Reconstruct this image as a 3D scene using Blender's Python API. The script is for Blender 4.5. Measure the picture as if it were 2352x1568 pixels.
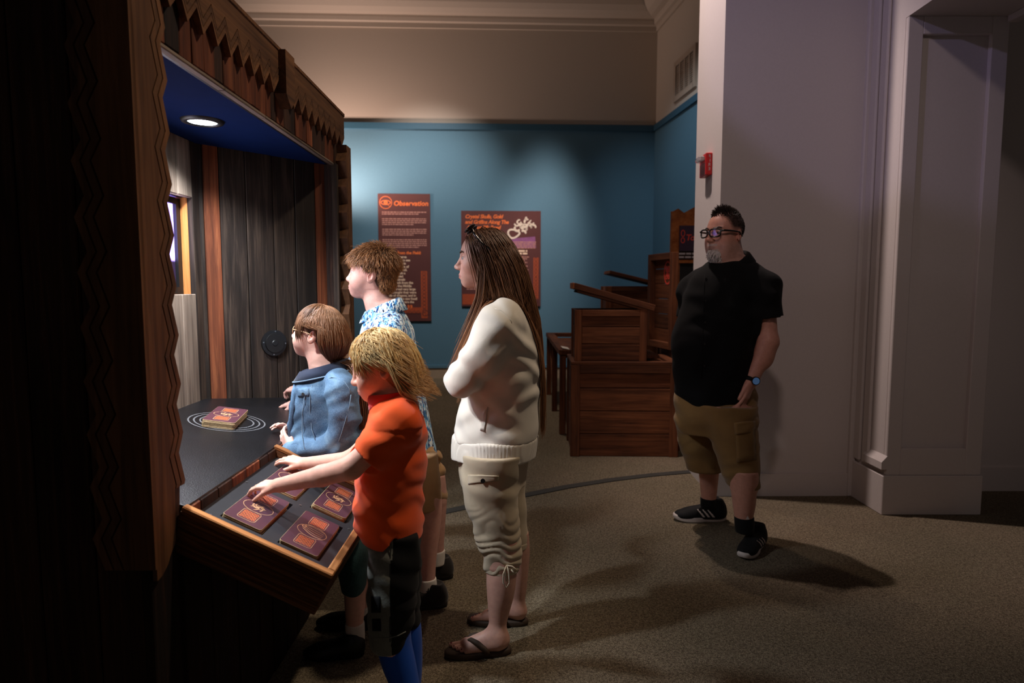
import bpy, bmesh, math, random
import numpy as np
from mathutils import Vector, Matrix, Euler

for o in list(bpy.data.objects):
    bpy.data.objects.remove(o, do_unlink=True)
SC = bpy.context.scene
COL = SC.collection

# ------------------------------------------------------------------ camera
FPX, CAMH = 1450.0, 1.42                     # focal length in pixels (2352 wide), eye height
PITCH = math.atan((784 - 660) / FPX)
cam_d = bpy.data.cameras.new('camera')
cam_d.sensor_width = 36.0
cam_d.lens = 36.0 * FPX / 2352.0
cam_d.clip_start = 0.05
cam_d.dof.use_dof = True
cam_d.dof.focus_distance = 2.45
cam_d.dof.aperture_fstop = 2.8
cam = bpy.data.objects.new('camera', cam_d)
COL.objects.link(cam)
cam.location = (0, 0, CAMH)
cam.rotation_euler = (math.pi / 2 - PITCH, 0, 0)
SC.camera = cam

# ------------------------------------------------------------------ world, view
W = bpy.data.worlds.new('world')
SC.world = W
W.use_nodes = True
W.node_tree.nodes['Background'].inputs[0].default_value = (1.0, 0.85, 0.80, 1)
W.node_tree.nodes['Background'].inputs[1].default_value = 0.040
SC.view_settings.view_transform = 'Standard'
SC.view_settings.look = 'None'
SC.view_settings.gamma = 1.0
SC.view_settings.use_curve_mapping = False
SC.view_settings.exposure = 0.0

def spot(name, loc, target, energy, color, size=70, blend=0.5, radius=0.06):
    l = bpy.data.lights.new(name, 'SPOT')
    l.energy = energy; l.color = color
    l.spot_size = math.radians(size); l.spot_blend = blend
    l.shadow_soft_size = radius
    o = bpy.data.objects.new(name, l); COL.objects.link(o)
    o.location = loc
    o.rotation_euler = (Vector(target) - Vector(loc)).to_track_quat('-Z', 'Y').to_euler()
    return o

WARM = (1.0, 0.74, 0.55)
PEACH = (1.0, 0.72, 0.60)
# gallery spots: ceiling track lights, a hidden uplight, added lamps where noted
spot('gallery_spot', (0.75, 8.3, 5.2), (0.42, 9.93, 2.1), 640, (1.0, 0.84, 0.76), 32, 1.0, 0.25)       # on the second text panel
spot('gallery_spot', (-2.75, 9.0, 2.6), (-2.0, 9.9, 4.3), 230, (1.0, 0.70, 0.58), 140, 1.0, 0.15)       # uplight behind the booth
spot('gallery_spot', (-1.2, 7.2, 5.4), (-1.25, 9.9, 2.2), 560, (1.0, 0.90, 0.84), 54, 1.0, 0.1)          # on the first text panel
spot('gallery_spot', (0.2, 4.5, 5.6), (1.36, 4.5, 2.9), 640, (1.0, 0.82, 0.76), 50, 0.9, 0.05)           # on the pillar
spot('gallery_spot', (0.3, 5.4, 5.8), (0.1, 3.6, 0.0), 160, (1.0, 0.76, 0.58), 50, 1.0, 0.10)            # floor in front of the booth
spot('gallery_spot', (-1.2, 1.9, 4.3), (2.25, 4.1, 3.2), 75, (0.60, 0.52, 1.0), 32, 0.3, 0.05)          # violet wash on the pilaster
spot('gallery_spot', (0.8, 7.0, 5.4), (2.2, 8.8, 2.4), 170, (0.85, 0.92, 1.0), 60, 1.0, 0.1)             # right wall
spot('gallery_spot', (-0.3, 7.0, 5.8), (0.0, 7.6, 0.0), 260, (1.0, 0.80, 0.64), 60, 1.0, 0.10)            # added lamp, brightens the floor at the back
spot('gallery_spot', (1.9, 2.4, 5.6), (-0.9, 2.3, 1.5), 400, (1.0, 0.80, 0.60), 50, 1.0, 0.10)           # on the booth front
spot('gallery_spot', (-0.6, -1.2, 5.2), (1.65, 4.2, 1.9), 190, (1.0, 0.78, 0.72), 36, 1.0, 0.15)          # added lamp behind the camera, brightens the white walls at the right

# ------------------------------------------------------------------ pixel helpers (distance always comes from the place)
_c, _s = math.cos(PITCH), math.sin(PITCH)
def ray(u, v):
    dx, dy = (u - 1176) / FPX, -(v - 784) / FPX
    return Vector((dx, _c + dy * _s, -_s + dy * _c))
def at(u, v, Y):
    d = ray(u, v); return Vector((0, 0, CAMH)) + d * (Y / d.y)
def ground(u, v, z=0.0):
    d = ray(u, v); return Vector((0, 0, CAMH)) + d * ((z - CAMH) / d.z)
def on_x(u, v, X):
    d = ray(u, v); return Vector((0, 0, CAMH)) + d * (X / d.x)
def on_plane(u, v, P, n):
    d = ray(u, v); o = Vector((0, 0, CAMH)); return o + d * ((Vector(P) - o).dot(n) / d.dot(n))

# ------------------------------------------------------------------ materials
def lin(c):
    c = c / 255.0
    return c / 12.92 if c <= 0.04045 else ((c + 0.055) / 1.055) ** 2.4
def rgb(r, g, b): return (lin(r), lin(g), lin(b), 1.0)

class NT:
    def __init__(self, name):
        self.m = bpy.data.materials.new(name); self.m.use_nodes = True
        self.n = self.m.node_tree.nodes; self.l = self.m.node_tree.links
        self.b = self.n['Principled BSDF']
    def node(self, t, **kw):
        x = self.n.new(t)
        for k, v in kw.items(): setattr(x, k, v)
        return x
    def link(self, a, b): self.l.new(a, b)
    def coords(self, scale=(1, 1, 1), use='Object', rnd=False):
        tc = self.node('ShaderNodeTexCoord'); mp = self.node('ShaderNodeMapping')
        mp.inputs['Scale'].default_value = scale
        self.link(tc.outputs[use], mp.inputs[0])
        if rnd:
            oi = self.node('ShaderNodeObjectInfo'); mul = self.node('ShaderNodeMath', operation='MULTIPLY')
            mul.inputs[1].default_value = 37.0
            self.link(oi.outputs['Random'], mul.inputs[0])
            self.link(mul.outputs[0], mp.inputs['Location'])
        return mp.outputs[0]
    def noise(self, vec, scale, detail=4, rough=0.55, dist=0.0):
        x = self.node('ShaderNodeTexNoise')
        x.inputs['Scale'].default_value = scale; x.inputs['Detail'].default_value = detail
        x.inputs['Roughness'].default_value = rough; x.inputs['Distortion'].default_value = dist
        self.link(vec, x.inputs['Vector']); return x.outputs['Fac']
    def ramp(self, fac, stops, interp='LINEAR'):
        r = self.node('ShaderNodeValToRGB'); e = r.color_ramp; e.interpolation = interp
        while len(e.elements) < len(stops): e.elements.new(0.5)
        for el, (p, c) in zip(e.elements, stops): el.position = p; el.color = c
        self.link(fac, r.inputs[0]); return r.outputs[0]
    def mix(self, fac, a, b, mode='MIX'):
        x = self.node('ShaderNodeMix', data_type='RGBA', blend_type=mode)
        f = x.inputs[0]; A = x.inputs[6]; B = x.inputs[7]
        for s, v in ((f, fac), (A, a), (B, b)):
            if hasattr(v, 'is_output'): self.link(v, s)
            else: s.default_value = v
        return x.outputs[2]
    def bump(self, fac, strength=0.3, dist=0.01):
        x = self.node('ShaderNodeBump'); x.inputs['Strength'].default_value = strength
        x.inputs['Distance'].default_value = dist
        self.link(fac, x.inputs['Height']); self.link(x.outputs[0], self.b.inputs['Normal']); return x
    def set(self, color=None, rough=0.6, metal=0.0, spec=0.5):
        if color is not None:
            if hasattr(color, 'is_output'): self.link(color, self.b.inputs['Base Color'])
            else: self.b.inputs['Base Color'].default_value = color
        self.b.inputs['Roughness'].default_value = rough
        self.b.inputs['Metallic'].default_value = metal
        self.b.inputs['Specular IOR Level'].default_value = spec
        return self.m

def plain(name, c, rough=0.6, metal=0.0, var=0.08, scale=30, spec=0.4, bump=0.0):
    t = NT(name); v = t.coords()
    n = t.noise(v, scale, 3)
    d = tuple(x * (1 - var) for x in c[:3]) + (1,); u = tuple(min(1, x * (1 + var)) for x in c[:3]) + (1,)
    t.set(t.ramp(n, [(0.3, d), (0.7, u)]), rough, metal, spec)
    if bump: t.bump(n, bump, 0.004)
    return t.m

def wood(name, dark, mid, light, rough=0.75, fine=55.0, long=1.6, spec=0.25, bump=0.35, rndhue=0.5, axis=2):
    """grain runs along the object's local z"""
    t = NT(name)
    sc = [1, 1, 1]; sc[axis] = 0.045
    v = t.coords(tuple(sc), rnd=True)
    n1 = t.noise(v, fine, 5, 0.65, 0.6)
    n2 = t.noise(v, 9.0, 3, 0.5, 1.2)
    v3 = t.coords((1, 1, 0.3) if axis == 2 else (0.3, 1, 1), rnd=True)
    n3 = t.noise(v3, 5.0, 3, 0.6)
    a = t.ramp(n1, [(0.3, dark), (0.5, mid), (0.72, light)])
    b = t.ramp(n2, [(0.35, dark), (0.65, mid)])
    c = t.mix(0.45, a, b)
    k = t.ramp(n3, [(0.3, (0.55, 0.5, 0.48, 1)), (0.7, (1.15, 1.1, 1.05, 1))])
    c = t.mix(1.0, c, k, 'MULTIPLY')
    oi = t.node('ShaderNodeObjectInfo')
    rr = t.ramp(oi.outputs['Random'], [(0.0, (1 - rndhue, 1 - rndhue, 1 - rndhue, 1)), (0.5, (1, 0.94, 0.9, 1)), (1.0, (1.25, 1.25, 1.25, 1))])
    c = t.mix(1.0, c, rr, 'MULTIPLY')
    t.set(c, rough, 0, spec)
    t.bump(n1, bump, 0.004)
    return t.m

def emit(name, color, strength):
    t = NT(name)
    t.b.inputs['Base Color'].default_value = (0, 0, 0, 1)
    t.b.inputs['Emission Color'].default_value = color
    t.b.inputs['Emission Strength'].default_value = strength
    return t.m

M = {}
M['cream'] = plain('cream_wall_paint', rgb(200, 189, 176), 0.85, var=0.02, scale=60, bump=0.03)
M['blue_wall'] = plain('teal_blue_wall_paint', rgb(86, 126, 148), 0.7, var=0.03, scale=60, bump=0.03)
M['blue_trim'] = plain('dark_teal_trim_paint', rgb(56, 98, 122), 0.5, var=0.03)
M['white_wall'] = plain('off_white_wall_paint', rgb(200, 190, 186), 0.75, var=0.02, scale=70, bump=0.05)
M['beige_base'] = plain('beige_baseboard_paint', rgb(170, 150, 128), 0.6, var=0.03)
M['grey_vent'] = plain('painted_vent_metal', rgb(190, 174, 158), 0.5, var=0.02)
M['vent_dark'] = plain('vent_shadow', rgb(92, 82, 72), 0.8, var=0.02)

def carpet_mat():
    t = NT('flecked_carpet')
    v = t.coords((1, 1, 1))
    n = t.noise(v, 230, 3, 0.7); n2 = t.noise(v, 85, 2, 0.6); n3 = t.noise(v, 1.3, 3)
    c = t.ramp(n, [(0.32, rgb(52, 44, 36)), (0.5, rgb(104, 92, 76)), (0.68, rgb(186, 172, 148))])
    c2 = t.ramp(n2, [(0.35, rgb(64, 56, 46)), (0.65, rgb(150, 136, 114))])
    c = t.mix(0.4, c, c2)
    k = t.ramp(n3, [(0.3, (0.86, 0.88, 0.84, 1)), (0.7, (1.06, 1.02, 1.0, 1))])
    t.set(t.mix(1.0, c, k, 'MULTIPLY'), 0.95, 0, 0.1)
    t.bump(n, 0.8, 0.006)
    return t.m
M['carpet'] = carpet_mat()
M['strip'] = plain('dark_rubber_strip', rgb(52, 50, 46), 0.7, var=0.1)

M['wood_ext'] = wood('dark_barn_wood', rgb(24, 15, 11), rgb(52, 33, 23), rgb(92, 60, 40))
M['wood_int'] = wood('weathered_grey_barn_wood', rgb(16, 12, 10), rgb(50, 41, 35), rgb(104, 90, 78), bump=0.6, fine=42)
M['wood_grey'] = wood('pale_grey_barn_wood', rgb(84, 75, 67), rgb(128, 117, 106), rgb(164, 152, 139), rndhue=0.15)
M['wood_red'] = wood('reddish_brown_plank', rgb(52, 26, 16), rgb(112, 62, 38), rgb(156, 98, 62), rndhue=0.3)
M['wood_orange'] = wood('orange_fresh_wood', rgb(150, 92, 44), rgb(196, 132, 72), rgb(220, 160, 98), rndhue=0.1)
M['wood_carved'] = wood('carved_brown_wood', rgb(58, 38, 24), rgb(104, 72, 46), rgb(138, 99, 66), rndhue=0.12, fine=40, axis=0)
M['wood_tray'] = wood('golden_tray_wood', rgb(96, 58, 28), rgb(172, 116, 66), rgb(206, 150, 94), rndhue=0.15, fine=70, bump=0.6)
M['wood_rib'] = wood('dark_ribbed_fir', rgb(36, 21, 12), rgb(112, 72, 42), rgb(176, 120, 74), rndhue=0.1, fine=85, bump=1.0)
M['wood_crate'] = wood('brown_crate_wood', rgb(60, 34, 20), rgb(116, 70, 42), rgb(146, 94, 60), rndhue=0.3)
M['wood_ply'] = wood('plywood_sheet', rgb(150, 84, 40), rgb(196, 122, 66), rgb(220, 150, 92), rndhue=0.1, fine=25)
M['booth_ceiling'] = plain('deep_blue_ceiling_paint', rgb(12, 29, 70), 0.95, var=0.06, scale=14, spec=0.05)
M['black'] = plain('satin_black', rgb(16, 16, 17), 0.45, var=0.1)
M['black_trim'] = plain('black_edge', rgb(14, 13, 13), 0.5)
def counter_mat():
    t = NT('black_textured_laminate'); v = t.coords()
    n = t.noise(v, 260, 2, 0.6); n2 = t.noise(v, 6, 4, 0.6)
    c = t.ramp(n2, [(0.35, rgb(12, 12, 14)), (0.7, rgb(22, 22, 25))])
    t.set(c, 0.34, 0, 0.5)
    t.bump(n, 0.55, 0.002)
    return t.m
M['counter'] = counter_mat()
M['plate'] = plain('black_tray_plate', rgb(40, 40, 43), 0.5, var=0.15, scale=12)
M['screw'] = plain('steel_screw', rgb(130, 130, 130), 0.35, 0.9)
M['grey_print'] = plain('grey_print', rgb(92, 92, 94), 0.6, var=0.02)
M['lamp_glow'] = emit('downlight_diffuser', (0.80, 0.90, 1.0, 1), 22.0)
M['purple_card'] = plain('plum_card_print', rgb(80, 46, 56), 0.38, var=0.1, scale=14, spec=0.5)
M['card_edge'] = plain('worn_card_edge', rgb(176, 150, 110), 0.8, var=0.25, scale=160)
M['card_gold'] = plain('gold_print', rgb(206, 160, 118), 0.5, var=0.05)
M['card_orange'] = plain('orange_print', rgb(196, 104, 62), 0.55, var=0.1)
M['panel'] = plain('maroon_panel_print', rgb(92, 50, 48), 0.6, var=0.06, scale=3)
M['panel_orange'] = plain('orange_lettering', rgb(240, 120, 62), 0.6, var=0.02)
M['panel_deep'] = plain('rust_border_print', rgb(170, 76, 44), 0.6, var=0.12, scale=40)
M['panel_cream'] = plain('cream_lettering', rgb(238, 206, 178), 0.6, var=0.02)
M['panel_pale'] = plain('pale_lettering', rgb(196, 140, 126), 0.6, var=0.02)
M['panel_violet'] = plain('violet_print', rgb(140, 84, 130), 0.6, var=0.2, scale=8)
M['panel_stone'] = plain('pale_sculpture_print', rgb(226, 208, 190), 0.7, var=0.12, scale=25)
M['sign_plum'] = plain('plum_sign', rgb(60, 38, 62), 0.55)
M['sign_red'] = plain('red_lettering', rgb(235, 78, 58), 0.6, var=0.02)
M['sign_white'] = plain('white_lettering', rgb(200, 190, 190), 0.6, var=0.02)
M['fire_red'] = plain('fire_alarm_red', rgb(190, 26, 28), 0.4, var=0.03)
M['paper'] = plain('white_paper', rgb(235, 230, 222), 0.8, var=0.02)
def glass_mat(name='clear_glass', tint=(0.9, 0.93, 0.95, 1)):
    t = NT(name)
    t.b.inputs['Base Color'].default_value = tint
    t.b.inputs['Transmission Weight'].default_value = 1.0
    t.b.inputs['Roughness'].default_value = 0.03; t.b.inputs['IOR'].default_value = 1.45
    return t.m
M['glass'] = glass_mat()
def thin_glass():
    t = NT('spectacle_lens'); tr = t.node('ShaderNodeBsdfTransparent'); gl = t.node('ShaderNodeBsdfGlossy'); gl.inputs['Roughness'].default_value = .05
    mx = t.node('ShaderNodeMixShader'); mx.inputs[0].default_value = .03
    t.link(tr.outputs[0], mx.inputs[1]); t.link(gl.outputs[0], mx.inputs[2])
    t.link(mx.outputs[0], t.n['Material Output'].inputs[0]); return t.m
M['lens'] = thin_glass()

# ------------------------------------------------------------------ object helpers
def link(o, parent=None):
    COL.objects.link(o)
    if parent is not None:
        o.parent = parent
        o.matrix_parent_inverse = parent.matrix_basis.inverted()
    return o
def tag(o, label=None, cat=None, group=None, kind=None):
    if label: o['label'] = label
    if cat: o['category'] = cat
    if group: o['group'] = group
    if kind: o['kind'] = kind
    return o
def empty(name, loc, label=None, cat=None, group=None, kind=None):
    o = bpy.data.objects.new(name, None); COL.objects.link(o)
    o.location = loc; o.empty_display_size = 0.1
    return tag(o, label, cat, group, kind)
def mesh_obj(name, verts, faces, mat, parent=None, smooth=False, matrix=None):
    me = bpy.data.meshes.new(name)
    me.from_pydata([tuple(v) for v in verts], [], faces)
    me.update()
    if smooth: me.shade_smooth()
    if mat: me.materials.append(M[mat] if isinstance(mat, str) else mat)
    o = bpy.data.objects.new(name, me)
    if matrix is not None: o.matrix_basis = matrix
    return link(o, parent)
def bm_obj(name, bm, mat, parent=None, smooth=False, matrix=None):
    me = bpy.data.meshes.new(name)
    bmesh.ops.recalc_face_normals(bm, faces=bm.faces)
    bm.to_mesh(me); bm.free()
    if smooth: me.shade_smooth()
    if mat: me.materials.append(M[mat] if isinstance(mat, str) else mat)
    o = bpy.data.objects.new(name, me)
    if matrix is not None: o.matrix_basis = matrix
    return link(o, parent)
def bm_box(bm, c, s, rot=None, bevel=0.0):
    r = bmesh.ops.create_cube(bm, size=1.0)
    vs = r['verts']
    for v in vs:
        v.co = Vector((v.co.x * s[0], v.co.y * s[1], v.co.z * s[2]))
        if rot is not None: v.co = rot @ v.co
        v.co += Vector(c)
    if bevel:
        es = set(e for v in vs for e in v.link_edges)
        bmesh.ops.bevel(bm, geom=list(es), offset=bevel, segments=1, affect='EDGES')
def box(name, lo, hi, mat, parent=None, bevel=0.0, rotz=0.0):
    lo, hi = Vector(lo), Vector(hi); c = (lo + hi) / 2; s = hi - lo
    bm = bmesh.new(); bm_box(bm, (0, 0, 0), s, None, bevel)
    return bm_obj(name, bm, mat, parent, matrix=Matrix.Translation(c) @ Matrix.Rotation(rotz, 4, 'Z'))
def frame_mat(o, x, y, z):
    m = Matrix.Identity(4)
    for i, a in enumerate((x, y, z)):
        m[0][i], m[1][i], m[2][i] = a
    m.translation = Vector(o); return m
def plank(name, p0, p1, width, thick, nrm, mat, parent=None, bevel=0.003):
    """board from p0 to p1 (local z along its length, local y its outward normal)"""
    p0, p1 = Vector(p0), Vector(p1); z = (p1 - p0); L = z.length; z.normalize()
    y = Vector(nrm); y = (y - z * y.dot(z)).normalized(); x = y.cross(z)
    bm = bmesh.new(); bm_box(bm, (0, 0, 0), (width, thick, L), None, bevel)
    return bm_obj(name, bm, mat, parent, matrix=frame_mat((p0 + p1) / 2, x, y, z))
def prism(name, pts2, o, x, y, depth, mat, parent=None, bevel=0.0):
    """polygon pts2 in the plane (x, y) at o, extruded by depth along x cross y"""
    x, y = Vector(x).normalized(), Vector(y).normalized(); z = x.cross(y)
    bm = bmesh.new()
    vs = [bm.verts.new((a, b, 0)) for a, b in pts2]
    f = bm.faces.new(vs)
    r = bmesh.ops.extrude_face_region(bm, geom=[f])
    for v in r['geom']:
        if isinstance(v, bmesh.types.BMVert): v.co.z += depth
    bmesh.ops.triangulate(bm, faces=[g for g in bm.faces if len(g.verts) > 4])
    return bm_obj(name, bm, mat, parent, matrix=frame_mat(o, x, y, z))
def cyl(name, c, axis, r, h, mat, parent=None, seg=28, r2=None, smooth=False):
    bm = bmesh.new()
    bmesh.ops.create_cone(bm, cap_ends=True, segments=seg, radius1=r, radius2=r if r2 is None else r2, depth=h)
    q = Vector(axis).to_track_quat('Z', 'Y').to_matrix().to_4x4()
    return bm_obj(name, bm, mat, parent, matrix=Matrix.Translation(c) @ q, smooth=smooth)
def tube(name, pts, rad, mat, parent=None, seg=8, closed=False, flat=None, smooth=True):
    bm = bmesh.new(); bm_tube(bm, pts, rad, seg, closed, flat)
    return bm_obj(name, bm, mat, parent, smooth=smooth)
def bm_tube(bm, pts, rad, seg=8, closed=False, flat=None, cap=True):
    pts = [Vector(p) for p in pts]; n = len(pts)
    rad = rad if hasattr(rad, '__len__') else [rad] * n
    rings = []; prev = None
    for i in range(n):
        if closed: d = pts[(i + 1) % n] - pts[i - 1]
        else: d = pts[min(i + 1, n - 1)] - pts[max(i - 1, 0)]
        d.normalize()
        ref = prev if prev is not None else (Vector((0, 0, 1)) if abs(d.z) < 0.9 else Vector((1, 0, 0)))
        a = (ref - d * ref.dot(d)).normalized(); b = d.cross(a); prev = a
        fa, fb = (1, 1) if flat is None else flat
        rings.append([bm.verts.new(pts[i] + (a * math.cos(t) * fa + b * math.sin(t) * fb) * rad[i]) for t in [2 * math.pi * k / seg for k in range(seg)]])
    m = n if closed else n - 1
    for i in range(m):
        A, B = rings[i], rings[(i + 1) % n]
        for k in range(seg):
            bm.faces.new((A[k], A[(k + 1) % seg], B[(k + 1) % seg], B[k]))
    if cap and not closed:
        bm.faces.new(rings[0][::-1]); bm.faces.new(rings[-1])
def text(name, s, o, x, y, size, mat, parent=None, shear=0.0, depth=0.001, align='LEFT', spacing=1.0, bold=0.0):
    cu = bpy.data.curves.new(name, 'FONT'); cu.body = s; cu.size = size; cu.shear = shear
    cu.extrude = depth; cu.align_x = align; cu.space_character = spacing; cu.offset = bold; cu.resolution_u = 3
    t = bpy.data.objects.new('tmp', cu); COL.objects.link(t)
    dg = bpy.context.evaluated_depsgraph_get(); dg.update()
    me = bpy.data.meshes.new_from_object(t.evaluated_get(dg))
    bpy.data.objects.remove(t, do_unlink=True); bpy.data.curves.remove(cu)
    me.name = name; me.materials.clear(); me.materials.append(M[mat])
    ob = bpy.data.objects.new(name, me)
    x, y = Vector(x).normalized(), Vector(y).normalized()
    ob.matrix_basis = frame_mat(o, x, y, x.cross(y))
    return link(ob, parent)
rnd = random.Random(7)
# ================================================================== THE SETTING
S = dict(kind='structure')
# floor
fl = box('floor', (-8, -3, -0.05), (7, 11, 0.0), 'carpet'); tag(fl, 'brown flecked carpet', kind='structure')
# curved dark strip between two carpets
pts = [ground(u, v) for u, v in ((960, 1192), (1025, 1175), (1110, 1157), (1195, 1140), (1300, 1119), (1400, 1103), (1500, 1091), (1570, 1085), (1640, 1080))]
bm = bmesh.new(); L = []; R = []
for i, p in enumerate(pts):
    d = (pts[min(i + 1, len(pts) - 1)] - pts[max(0, i - 1)]).normalized(); n = Vector((-d.y, d.x, 0))
    L.append(p + n * 0.035); R.append(p - n * 0.035)
vt = [[bm.verts.new((q.x, q.y, z)) for q in row] for row in (L, R) for z in (0.0, 0.006)]
for i in range(len(pts) - 1):
    bm.faces.new((vt[1][i], vt[1][i + 1], vt[3][i + 1], vt[3][i]))
    bm.faces.new((vt[0][i], vt[0][i + 1], vt[1][i + 1], vt[1][i]))
    bm.faces.new((vt[2][i], vt[2][i + 1], vt[3][i + 1], vt[3][i]))
tag(bm_obj('trim_1', bm, 'strip'), 'dark curved rubber strip set in the carpet', kind='structure')

# back wall: cream above, teal below
BW0, BW1 = Vector((-7.2, 9.60, 0)), Vector((2.25, 9.985, 0))
bdir = (BW1 - BW0).normalized(); bn = Vector((bdir.y, -bdir.x, 0))          # faces the camera
def wall_slab(name, a, b, z0, z1, out, thick, mat, parent=None, **kw):
    a, b = Vector(a), Vector(b); d = (b - a).normalized(); n = Vector((d.y, -d.x, 0))
    c = (a + b) / 2 + n * (out - thick / 2); c.z = (z0 + z1) / 2
    bm = bmesh.new(); bm_box(bm, (0, 0, 0), ((b - a).length, thick, z1 - z0))
    o = bm_obj(name, bm, mat, parent, matrix=frame_mat(c, d, -n, (0, 0, 1)))
    return tag(o, **kw)
ZB, ZC = 3.90, 5.29
wall_slab('wall_back', BW0, BW1, 0, 6.2, 0.0, 0.2, 'cream', **S)
wall_slab('wall_back_lower', BW0, BW1, 0.0, ZB, 0.012, 0.05, 'blue_wall', **S)
wall_slab('trim_2', BW0, BW1, ZB - 0.09, ZB, 0.045, 0.06, 'blue_trim', **S)
wall_slab('baseboard_back', BW0, BW1, 0.0, 0.165, 0.03, 0.03, 'beige_base', **S)
wall_slab('trim_3', BW0, BW1, 0.165, 0.21, 0.045, 0.05, 'blue_wall', **S)
# right wall, runs from the back corner towards the camera behind the pillar
rdir = Vector((0.116, -1, 0)).normalized()
RW0 = Vector((2.215, 9.98, 0)); RW1 = RW0 + rdir * 4.6
wall_slab('wall_right', RW0, RW1, 0, 6.2, 0.0, 0.2, 'cream', **S)
wall_slab('wall_right_lower', RW0, RW1, 0, ZB, 0.012, 0.05, 'blue_wall', **S)
wall_slab('trim_4', RW0, RW1, ZB - 0.09, ZB, 0.045, 0.06, 'blue_trim', **S)
wall_slab('baseboard_right', RW0, RW1, 0.0, 0.165, 0.03, 0.03, 'beige_base', **S)
# crown moulding: stepped profile swept along back and right wall
def crown(name, a, b, ext_a=0.0, ext_b=0.0):
    prof = [(0.0, 0.0), (0.03, 0.0), (0.03, 0.07), (0.075, 0.08), (0.085, 0.13), (0.085, 0.16), (0.16, 0.17), (0.24, 0.21), (0.30, 0.27), (0.33, 0.34), (0.33, 0.37),
            (0.43, 0.38), (0.47, 0.42), (0.47, 0.47), (0.57, 0.48), (0.60, 0.52), (0.60, 0.91), (0.0, 0.91)]
    a, b = Vector(a), Vector(b); d = (b - a).normalized(); n = Vector((d.y, -d.x, 0))
    bm = bmesh.new(); rows = []
    for end, e in ((a, ext_a), (b, ext_b)):
        s = 1 if end is a else -1
        rows.append([bm.verts.new(end + d * s * (e * w) + n * w + Vector((0, 0, ZC + h))) for w, h in prof])
    k = len(prof)
    for i in range(k):
        bm.faces.new((rows[0][i], rows[0][(i + 1) % k], rows[1][(i + 1) % k], rows[1][i]))
    return tag(bm_obj(name, bm, 'cream'), kind='structure')
crown('trim_5', BW0, BW1, 0, 1.0)
crown('trim_6', RW0, RW1, 1.0, 0)
tag(box('ceiling', (-8, -3, 6.2), (7, 11, 6.3), 'cream'), kind='structure')
wall_slab('wall_left', (-7.0, -2.8, 0), (-7.0, 9.7, 0), 0, 6.2, 0.0, 0.2, 'cream', **S)

# vent grille on the right wall
def on_right(u, v):
    n = Vector((rdir.y, -rdir.x, 0)); return on_plane(u, v, RW0, n)
va, vb = on_right(1556, 150), on_right(1597, 215)
y0, y1 = (va - RW0).dot(rdir), (vb - RW0).dot(rdir)
zt = on_right(1557, 150).z; zb = on_right(1557, 224).z
vent = empty('vent_grille', RW0 + rdir * y0 + Vector((0, 0, zb)), 'painted louvred air vent grille high on the wall above the teal paint', 'vent')
rn = Vector((rdir.y, -rdir.x, 0))
def rbox(name, s0, s1, z0, z1, o0, o1, mat, parent):
    c = RW0 + rdir * (s0 + s1) / 2 + rn * (o0 + o1) / 2; c.z = (z0 + z1) / 2
    bm = bmesh.new(); bm_box(bm, (0, 0, 0), (abs(s1 - s0), abs(o1 - o0), z1 - z0))
    return bm_obj(name, bm, mat, parent, matrix=frame_mat(c, rdir, -rn, (0, 0, 1)))
rbox('backing', y0, y1, zb, zt, -0.005, 0.012, 'vent_dark', vent)
for q in ((y0 - .05, y0 + .02, zb - .05, zt + .05), (y1 - .02, y1 + .05, zb - .05, zt + .05), (y0, y1, zt - .02, zt + .05), (y0, y1, zb - .05, zb + .02)):
    rbox('frame', *q, 0.0, 0.035, 'grey_vent', vent)
for i in range(1, 4):
    s = y0 + (y1 - y0) * i / 4; rbox('mullion', s - .018, s + .018, zb, zt, 0.0, 0.03, 'grey_vent', vent)
for i in range(16):
    z = zb + (zt - zb) * (i + .5) / 16; rbox('louvre', y0, y1, z - .006, z + .006, 0.0, 0.02, 'grey_vent', vent)

# pillar (its left side is lit), wall, pilaster, far right wall
g = lambda u, v: ground(u, v)
PL0, PL1 = Vector((1.385, 4.85, 0)), Vector((1.372, 4.22, 0))
WR1 = Vector((2.31, 4.23, 0))
bm = bmesh.new()
loop = [PL0, PL1, WR1, Vector((2.31, 5.6, 0)), Vector((1.80, 5.0, 0))]
lo = [bm.verts.new((p.x, p.y, 0)) for p in loop]; hi = [bm.verts.new((p.x, p.y, 6.2)) for p in loop]
for i in range(5): bm.faces.new((lo[i], lo[(i + 1) % 5], hi[(i + 1) % 5], hi[i]))
bm.faces.new(lo); bm.faces.new(hi)
tag(bm_obj('wall_pillar', bm, 'white_wall'), 'off-white pillar wall behind the man', kind='structure')
wall_slab('baseboard_pillar', PL1 + Vector((-.012, 0, 0)), WR1, 0, 0.155, 0.016, 0.02, 'white_wall', **S)
wall_slab('baseboard_pillar_side', PL0, PL1 + Vector((0, -.014, 0)), 0, 0.155, 0.012, 0.02, 'white_wall', **S)
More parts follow.
